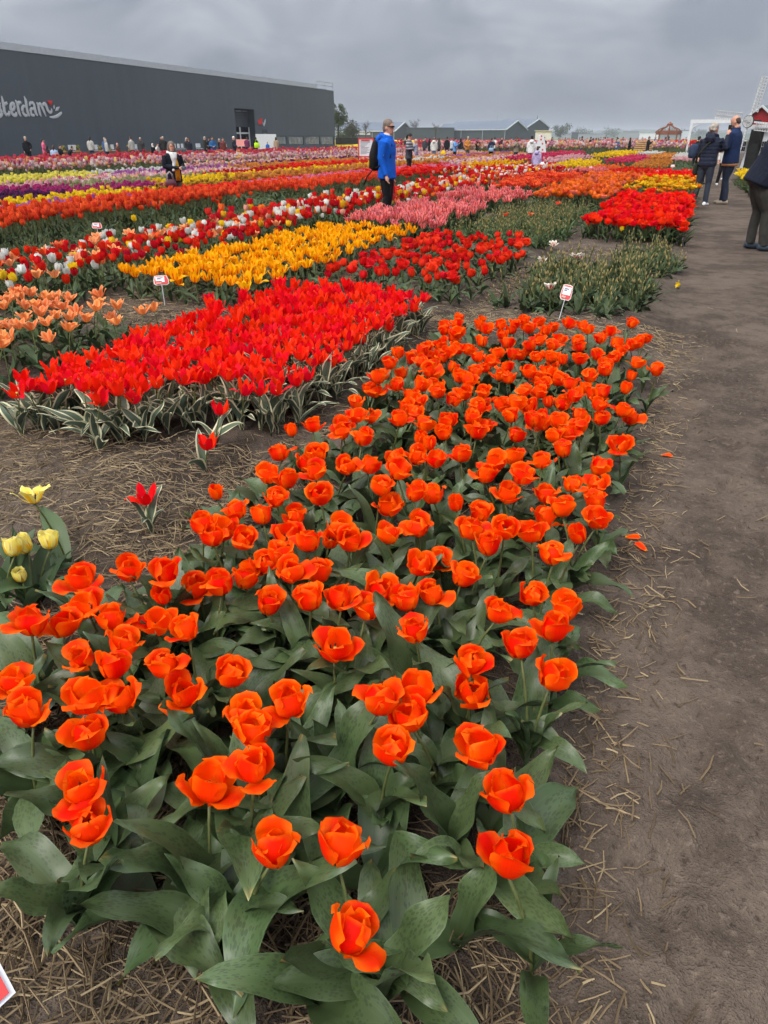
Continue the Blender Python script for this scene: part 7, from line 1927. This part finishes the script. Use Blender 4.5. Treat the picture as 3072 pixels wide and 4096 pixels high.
# --- visitors farther off -----------------------------------------------
FAR = []
def proto(arms, hair, sit=False, crouch=False, lean=0.0, hem=0.80, stride=0.0, bulk=1.0, skirt=False, hood=False):
    key = (arms, hair, sit, crouch, lean, hem, stride, bulk, skirt, hood)
    for k, v in FAR:
        if k == key: return v
    return None
far_list = [
 # u, distance, turn, height, jacket, trousers, hair, hair colour, arms, options, label
 (1660, 66, 2.6, 1.66, (206, 196, 172), (40, 40, 46), 'long', 'brown', 'down', {}, 'woman in a cream jacket behind the woman with the baby'),
 (1700, 72, 0.4, 1.70, (70, 72, 78), (40, 42, 50), 'short', 'black', 'down', {}, 'man in grey left of the white jacket'),
 (1719, 70, 2.2, 1.62, (30, 30, 34), (30, 30, 34), 'long', 'black', 'belly', {}, 'woman in black stooping left of the white jacket'),
 (1737, 60, 3.0, 1.72, (222, 220, 214), (120, 136, 160), 'bob', 'greybrown', 'down', dict(hood=True), 'person in a white hooded jacket and jeans with their back turned'),
 (1757, 68, 2.0, 1.68, (66, 62, 66), (34, 34, 40), 'long', 'brown', 'down', {}, 'dark figure just right of the white jacket'),
 (1775, 58, 2.4, 1.60, (232, 186, 30), (70, 72, 76), 'short', 'brown', 'belly', dict(crouch=True), 'person in a yellow jacket crouching among the flowers'),
 (1789, 72, 3.2, 1.76, (24, 24, 28), (26, 26, 30), 'short', 'black', 'down', {}, 'man in black behind the crouching one'),
 (1808, 74, 0.3, 1.68, (210, 214, 220), (80, 100, 140), 'short', 'brown', 'down', {}, 'person in white beside the light blue jacket'),
 (1821, 58, 1.2, 1.66, (108, 158, 214), (24, 24, 28), 'short', 'black', 'phone', {}, 'person in a light blue jacket taking a picture'),
 (1843, 72, 2.8, 1.64, (32, 30, 34), (222, 214, 204), 'long', 'black', 'down', {}, 'woman with long black hair right of the light blue jacket'),
 (1858, 78, 0.2, 1.62, (46, 40, 44), (50, 44, 44), 'long', 'brown', 'down', {}, 'woman in dark clothes beside the orange jacket'),
 (1872, 64, 0.3, 1.78, (196, 128, 52), (88, 92, 78), 'short', 'grey', 'belly', {}, 'man in an orange-brown jacket over a white shirt'),
 (1912, 74, 0.2, 1.66, (26, 26, 30), (30, 30, 34), 'long', 'black', 'belly', {}, 'woman in black between the orange jacket and the bag carrier'),
 (1968, 60, 3.0, 1.68, (36, 42, 60), (24, 24, 28), 'short', 'brown', 'oneup', {}, 'woman in navy with a pale blue bag on her back, photographing'),
 (1980, 74, 2.9, 1.72, (226, 226, 226), (60, 66, 84), 'short', 'black', 'down', {}, 'person in white just behind the woman with the pale blue bag'),
 (2008, 74, 0.2, 1.74, (78, 36, 44), (36, 32, 36), 'short', 'brown', 'belly', {}, 'man in a dark red coat'),
 (2031, 76, 0.2, 1.58, (150, 66, 52), (90, 90, 96), 'long', 'brown', 'down', {}, 'woman in a rust red cardigan over white'),
 (2069, 56, 0.2, 1.68, (150, 134, 120), (38, 44, 60), 'long', 'brown', 'phone', {}, 'woman in a taupe jacket holding a phone to her face'),
 (2129, 50, 3.1, 1.80, (232, 234, 232), (110, 130, 150), 'short', 'black', 'down', dict(hood=True), 'man in a white and dark green hooded top seen from behind'),
 (2178, 80, 0.4, 1.74, (24, 24, 28), (24, 24, 28), 'short', 'black', 'down', {}, 'person in black just right of the white display shape'),
 (2209, 80, 0.2, 1.72, (28, 28, 32), (30, 30, 36), 'long', 'black', 'belly', {}, 'person in a black top with folded arms right of the display shape'),
 (2262, 125, 0.2, 1.72, (40, 40, 46), (40, 40, 46), 'short', 'black', 'down', {}, 'small dark figure far off, right of the white trailer'),
 (2277, 120, 0.4, 1.66, (214, 212, 206), (150, 140, 130), 'short', 'brown', 'down', {}, 'small figure in white far off'),
 (2292, 122, 0.4, 1.70, (80, 70, 70), (60, 60, 66), 'short', 'black', 'down', {}, 'small brownish figure far off beside the one in white'),
 (2329, 76, 2.2, 1.80, (22, 22, 26), (60, 74, 104), 'short', 'black', 'down', {}, 'man in a black jacket and blue jeans standing alone'),
 (2349, 110, 0.2, 1.66, (226, 226, 226), (190, 190, 190), 'short', 'brown', 'down', {}, 'figure in white beyond the man in the black jacket'),
 (2364, 84, 2.9, 1.76, (26, 26, 30), (80, 96, 124), 'short', 'black', 'down', {}, 'man in black, left one of a close pair'),
 (2373, 82, 2.4, 1.66, (40, 36, 24), (110, 124, 146), 'long', 'brown', 'down', {}, 'woman in black and yellow, right one of a close pair'),
 (2416, 86, 0.3, 1.76, (34, 34, 40), (44, 52, 74), 'short', 'black', 'belly', {}, 'man in a dark jacket reading something'),
 (2431, 96, 0.2, 1.72, (40, 42, 60), (40, 40, 50), 'short', 'black', 'down', {}, 'navy figure right of the reading man'),
 (2453, 98, 0.2, 1.64, (110, 104, 112), (50, 50, 60), 'long', 'brown', 'down', {}, 'woman in a patterned grey top'),
 (2473, 76, 2.6, 1.66, (70, 104, 150), (170, 184, 200), 'long', 'brown', 'down', {}, 'woman in a denim jacket and pale jeans'),
 (2493, 92, 0.2, 1.76, (54, 52, 54), (40, 40, 44), 'short', 'brown', 'down', {}, 'dark figure right of the denim jacket'),
 (2523, 70, 1.6, 1.70, (20, 20, 24), (20, 20, 24), 'scarfhead', 'black', 'belly', dict(hem=0.55), 'woman all in black with a black head cover'),
 (2549, 120, 0.2, 1.62, (214, 120, 140), (120, 100, 110), 'long', 'brown', 'down', {}, 'small figure in pink far off'),
 (2597, 72, 1.8, 1.78, (28, 28, 32), (24, 24, 28), 'short', 'brown', 'phone', dict(hem=0.6), 'person in black beside the wooden hut'),
 (2663, 86, 2.8, 1.74, (44, 44, 48), (64, 66, 74), 'short', 'black', 'down', {}, 'man in charcoal before the gazebo, left one of two'),
 (2676, 84, 3.2, 1.78, (32, 42, 74), (30, 34, 50), 'short', 'black', 'down', {}, 'man in navy before the gazebo, right one of two'),
 (2689, 100, 0.2, 1.64, (186, 170, 150), (120, 110, 100), 'short', 'grey', 'down', {}, 'figure in beige beside the gazebo'),
 (2745, 110, 0.3, 1.72, (48, 96, 190), (40, 44, 60), 'short', 'black', 'down', {}, 'figure in a blue vest left of the white frame'),
 (99, 56, 0.35, 1.76, (24, 26, 30), (26, 30, 40), 'short', 'grey', 'hip', {}, 'man in black with a hand on his hip before the left end of the hall'),
 (167, 57, 1.4, 1.62, (226, 104, 140), (40, 36, 44), 'bun', 'black', 'belly', dict(sit=False), 'woman in pink with a hair bun before the hall'),
 (180, 56, 2.2, 1.62, (28, 26, 30), (30, 30, 34), 'long', 'black', 'lap', dict(sit=True), 'seated woman in black beside the one in pink'),
 (204, 55, 2.9, 1.66, (176, 196, 226), (70, 80, 110), 'long', 'brown', 'lap', dict(sit=True), 'seated woman in a light blue shirt with long brown hair'),
 (222, 57, 0.8, 1.72, (30, 32, 40), (40, 44, 60), 'short', 'black', 'lap', dict(sit=True, lean=0.3), 'seated man in dark clothes leaning forward right of the light blue shirt'),
 (260, 58, 1.2, 1.66, (26, 26, 30), (30, 30, 34), 'short', 'black', 'lap', dict(sit=True, lean=0.5), 'seated figure in black bent far forward before the hall'),
 (463, 66, 0.9, 1.74, (110, 70, 56), (140, 140, 126), 'rim', 'white', 'lap', dict(sit=True), 'white-haired man in a brown jacket sitting before the hall'),
 (603, 70, 0.9, 1.66, (22, 22, 26), (22, 22, 26), 'scarfhead', 'white', 'lap', dict(sit=True, lean=0.1), 'seated woman in black with a white head cover'),
 (624, 70, 0.7, 1.64, (222, 216, 206), (120, 126, 144), 'short', 'black', 'oneup', dict(sit=True), 'seated person in white shading the eyes'),
 (644, 70, 0.2, 1.80, (28, 32, 48), (34, 40, 60), 'short', 'black', 'down', {}, 'man in navy and blue stripes standing behind the woman with the scarf'),
 (745, 70, 1.9, 1.74, (70, 40, 52), (130, 126, 128), 'short', 'brown', 'down', dict(lean=0.12), 'man in a wine red sweater leaning beside the white chairs'),
 (816, 72, 1.6, 1.68, (110, 112, 112), (60, 60, 64), 'bob', 'grey', 'belly', {}, 'grey-haired person in a grey coat before the hall'),
 (833, 74, 0.2, 1.62, (24, 24, 28), (24, 24, 28), 'long', 'black', 'down', {}, 'woman in black between the grey coat and the blue jacket'),
 (848, 60, 0.2, 1.76, (52, 100, 150), (70, 88, 120), 'long', 'brown', 'belly', {}, 'person in a blue jacket and jeans walking before the hall'),
 (894, 74, 0.2, 1.46, (206, 190, 166), (216, 200, 180), 'long', 'brown', 'belly', {}, 'child in cream clothes before the hall'),
 (933, 58, 1.2, 1.78, (44, 48, 58), (100, 116, 140), 'short', 'white', 'belly', {}, 'white-haired person in a dark vest left of the tall doorway'),
 (986, 82, 2.8, 1.74, (112, 42, 84), (60, 40, 60), 'short', 'brown', 'down', dict(bulk=1.2), 'person in a plum jacket before the tall doorway'),
 (1022, 80, 3.0, 1.74, (26, 26, 30), (24, 24, 28), 'long', 'black', 'down', {}, 'woman in black with a neon green bag at the doorway'),
 (1068, 80, 0.3, 1.30, (52, 110, 190), (44, 54, 80), 'short', 'brown', 'down', {}, 'child in blue before the small door'),
 (1103, 82, 3.0, 1.74, (176, 150, 122), (150, 128, 104), 'long', 'black', 'down', dict(hem=0.4), 'woman in a long beige coat before the hall windows'),
 (1294, 62, 0.9, 1.68, (38, 46, 58), (30, 34, 44), 'short', 'brown', 'belly', dict(crouch=True), 'person in dark blue crouching among tulips below the hall windows'),
 (1343, 66, 1.2, 1.64, (120, 42, 44), (40, 40, 50), 'short', 'black', 'belly', dict(crouch=True), 'person in dark red crouching right of the dark blue one'),
]
_rf = random.Random(31)
_tops = [(28, 28, 32), (36, 40, 52), (60, 58, 60), (190, 186, 180), (120, 60, 56), (70, 96, 140), (46, 44, 40), (150, 120, 92)]
for _k in range(34):
    u_ = _rf.choice((_rf.uniform(1600, 2110), _rf.uniform(2210, 2650), _rf.uniform(340, 900)))
    d_ = _rf.uniform(84, 128) if u_ > 1000 else _rf.uniform(60, 68)
    far_list.append((u_, d_, _rf.uniform(0, 6.2), _rf.uniform(1.58, 1.82), _rf.choice(_tops), _rf.choice(((30, 32, 40), (60, 70, 92), (40, 38, 38))), _rf.choice(('short', 'long')), _rf.choice(('black', 'brown', 'grey')), 'down' if _rf.random() < 0.6 else 'belly', {},
                     by_place('small distant visitor', u_, 565)))
protos = {}
todo = []
for i, (u, dist, turn, hgt, top, legs, hair, hc, arms, opt, lab) in enumerate(far_list):
    d = view_ray(u, HORIZON_V); d = d / math.hypot(d[0], d[1]); x_, y_ = d[0] * dist, d[1] * dist
    key = (arms, hair, tuple(sorted(opt.items())))
    rz = toward(x_, y_) + turn
    skin = 1 if i % 5 == 2 else 0
    if hc == 'white' and hair == 'scarfhead': pass
    if key not in protos:
        root, out = person(x_, y_, hgt, rz, top, legs, hair, hc, skin, 'black' if i % 3 else 'white', lab, 0.03, arms=arms, group='visitors in the field', stride=0.05 if i % 2 else 0.0, **opt)
        protos[key] = out
    else: todo.append((key, x_, y_, hgt, rz, top, legs, hair, hc, skin, i, lab))
fuse()
for key, x_, y_, hgt, rz, top, legs, hair, hc, skin, i, lab in todo:
    out = protos[key]
    share = [(out[n].data.name.split('.')[0], out[n].data, n) for n in ('body', 'top', 'legs', 'hair', 'shoes') if n in out]
    person(x_, y_, hgt, rz, top, legs, hair, hc, skin, 'black' if i % 3 else 'white', lab, group='visitors in the field', share=share)
def carried(u, dist, du, z, size, rgb, name, label, cat='bag'):
    d = view_ray(u + du, HORIZON_V); d = d / math.hypot(d[0], d[1]); x_, y_ = d[0] * dist, d[1] * dist
    b = Build(); ring_loft(b, [((0, 0, 0), size[0] * .7, size[1] * .7, (1, 0, 0), (0, 1, 0)), ((0, 0, size[2] * .15), size[0], size[1], (1, 0, 0), (0, 1, 0)), ((0, 0, size[2] * .85), size[0] * .9, size[1] * .9, (1, 0, 0), (0, 1, 0)), ((0, 0, size[2]), size[0] * .5, size[1] * .5, (1, 0, 0), (0, 1, 0))])
    root = empty(name, (x_, y_, float(base_h(np.array([x_]), np.array([y_]))[0]) + z), math.atan2(-x_, y_)); tag(root, label, cat)
    part_of(root, 'pouch', b, cloth(rgb))
    b = Build(); b.tube([(-size[0] * .6, 0, size[2] * .9), (-size[0] * .3, 0, size[2] * 1.5), (size[0] * .3, 0, size[2] * 1.5), (size[0] * .6, 0, size[2] * .9)], 0.015, 5); part_of(root, 'handle', b, cloth(rgb))
carried(1022, 79.6, 3, 0.75, (0.28, 0.10, 0.5), (196, 240, 40), 'tote_bag', 'neon green bag carried before the tall doorway')
carried(1968, 59.7, 0, 0.75, (0.20, 0.08, 0.26), (150, 178, 206), 'waist_bag', 'pale blue bag on the back of the woman in navy')

# ------------------------------------------------------------------ haze
def haze_box():
    n = NT('haze_air')
    v = n.node('ShaderNodeVolumePrincipled')
    v.inputs['Color'].default_value = (0.80, 0.86, 0.95, 1)
    v.inputs['Density'].default_value = 0.00030
    v.inputs['Anisotropy'].default_value = 0.0
    n.l.new(v.outputs[0], n.out.inputs['Volume'])
    b = Build(); b.box((-4200, -320, -1.5), (4200, 3600, 34.0))
    o = link('haze', b.mesh('haze', [n.mat]))
    tag(o, 'thin grey-blue air between here and the horizon', 'haze', kind='stuff')
haze_box()
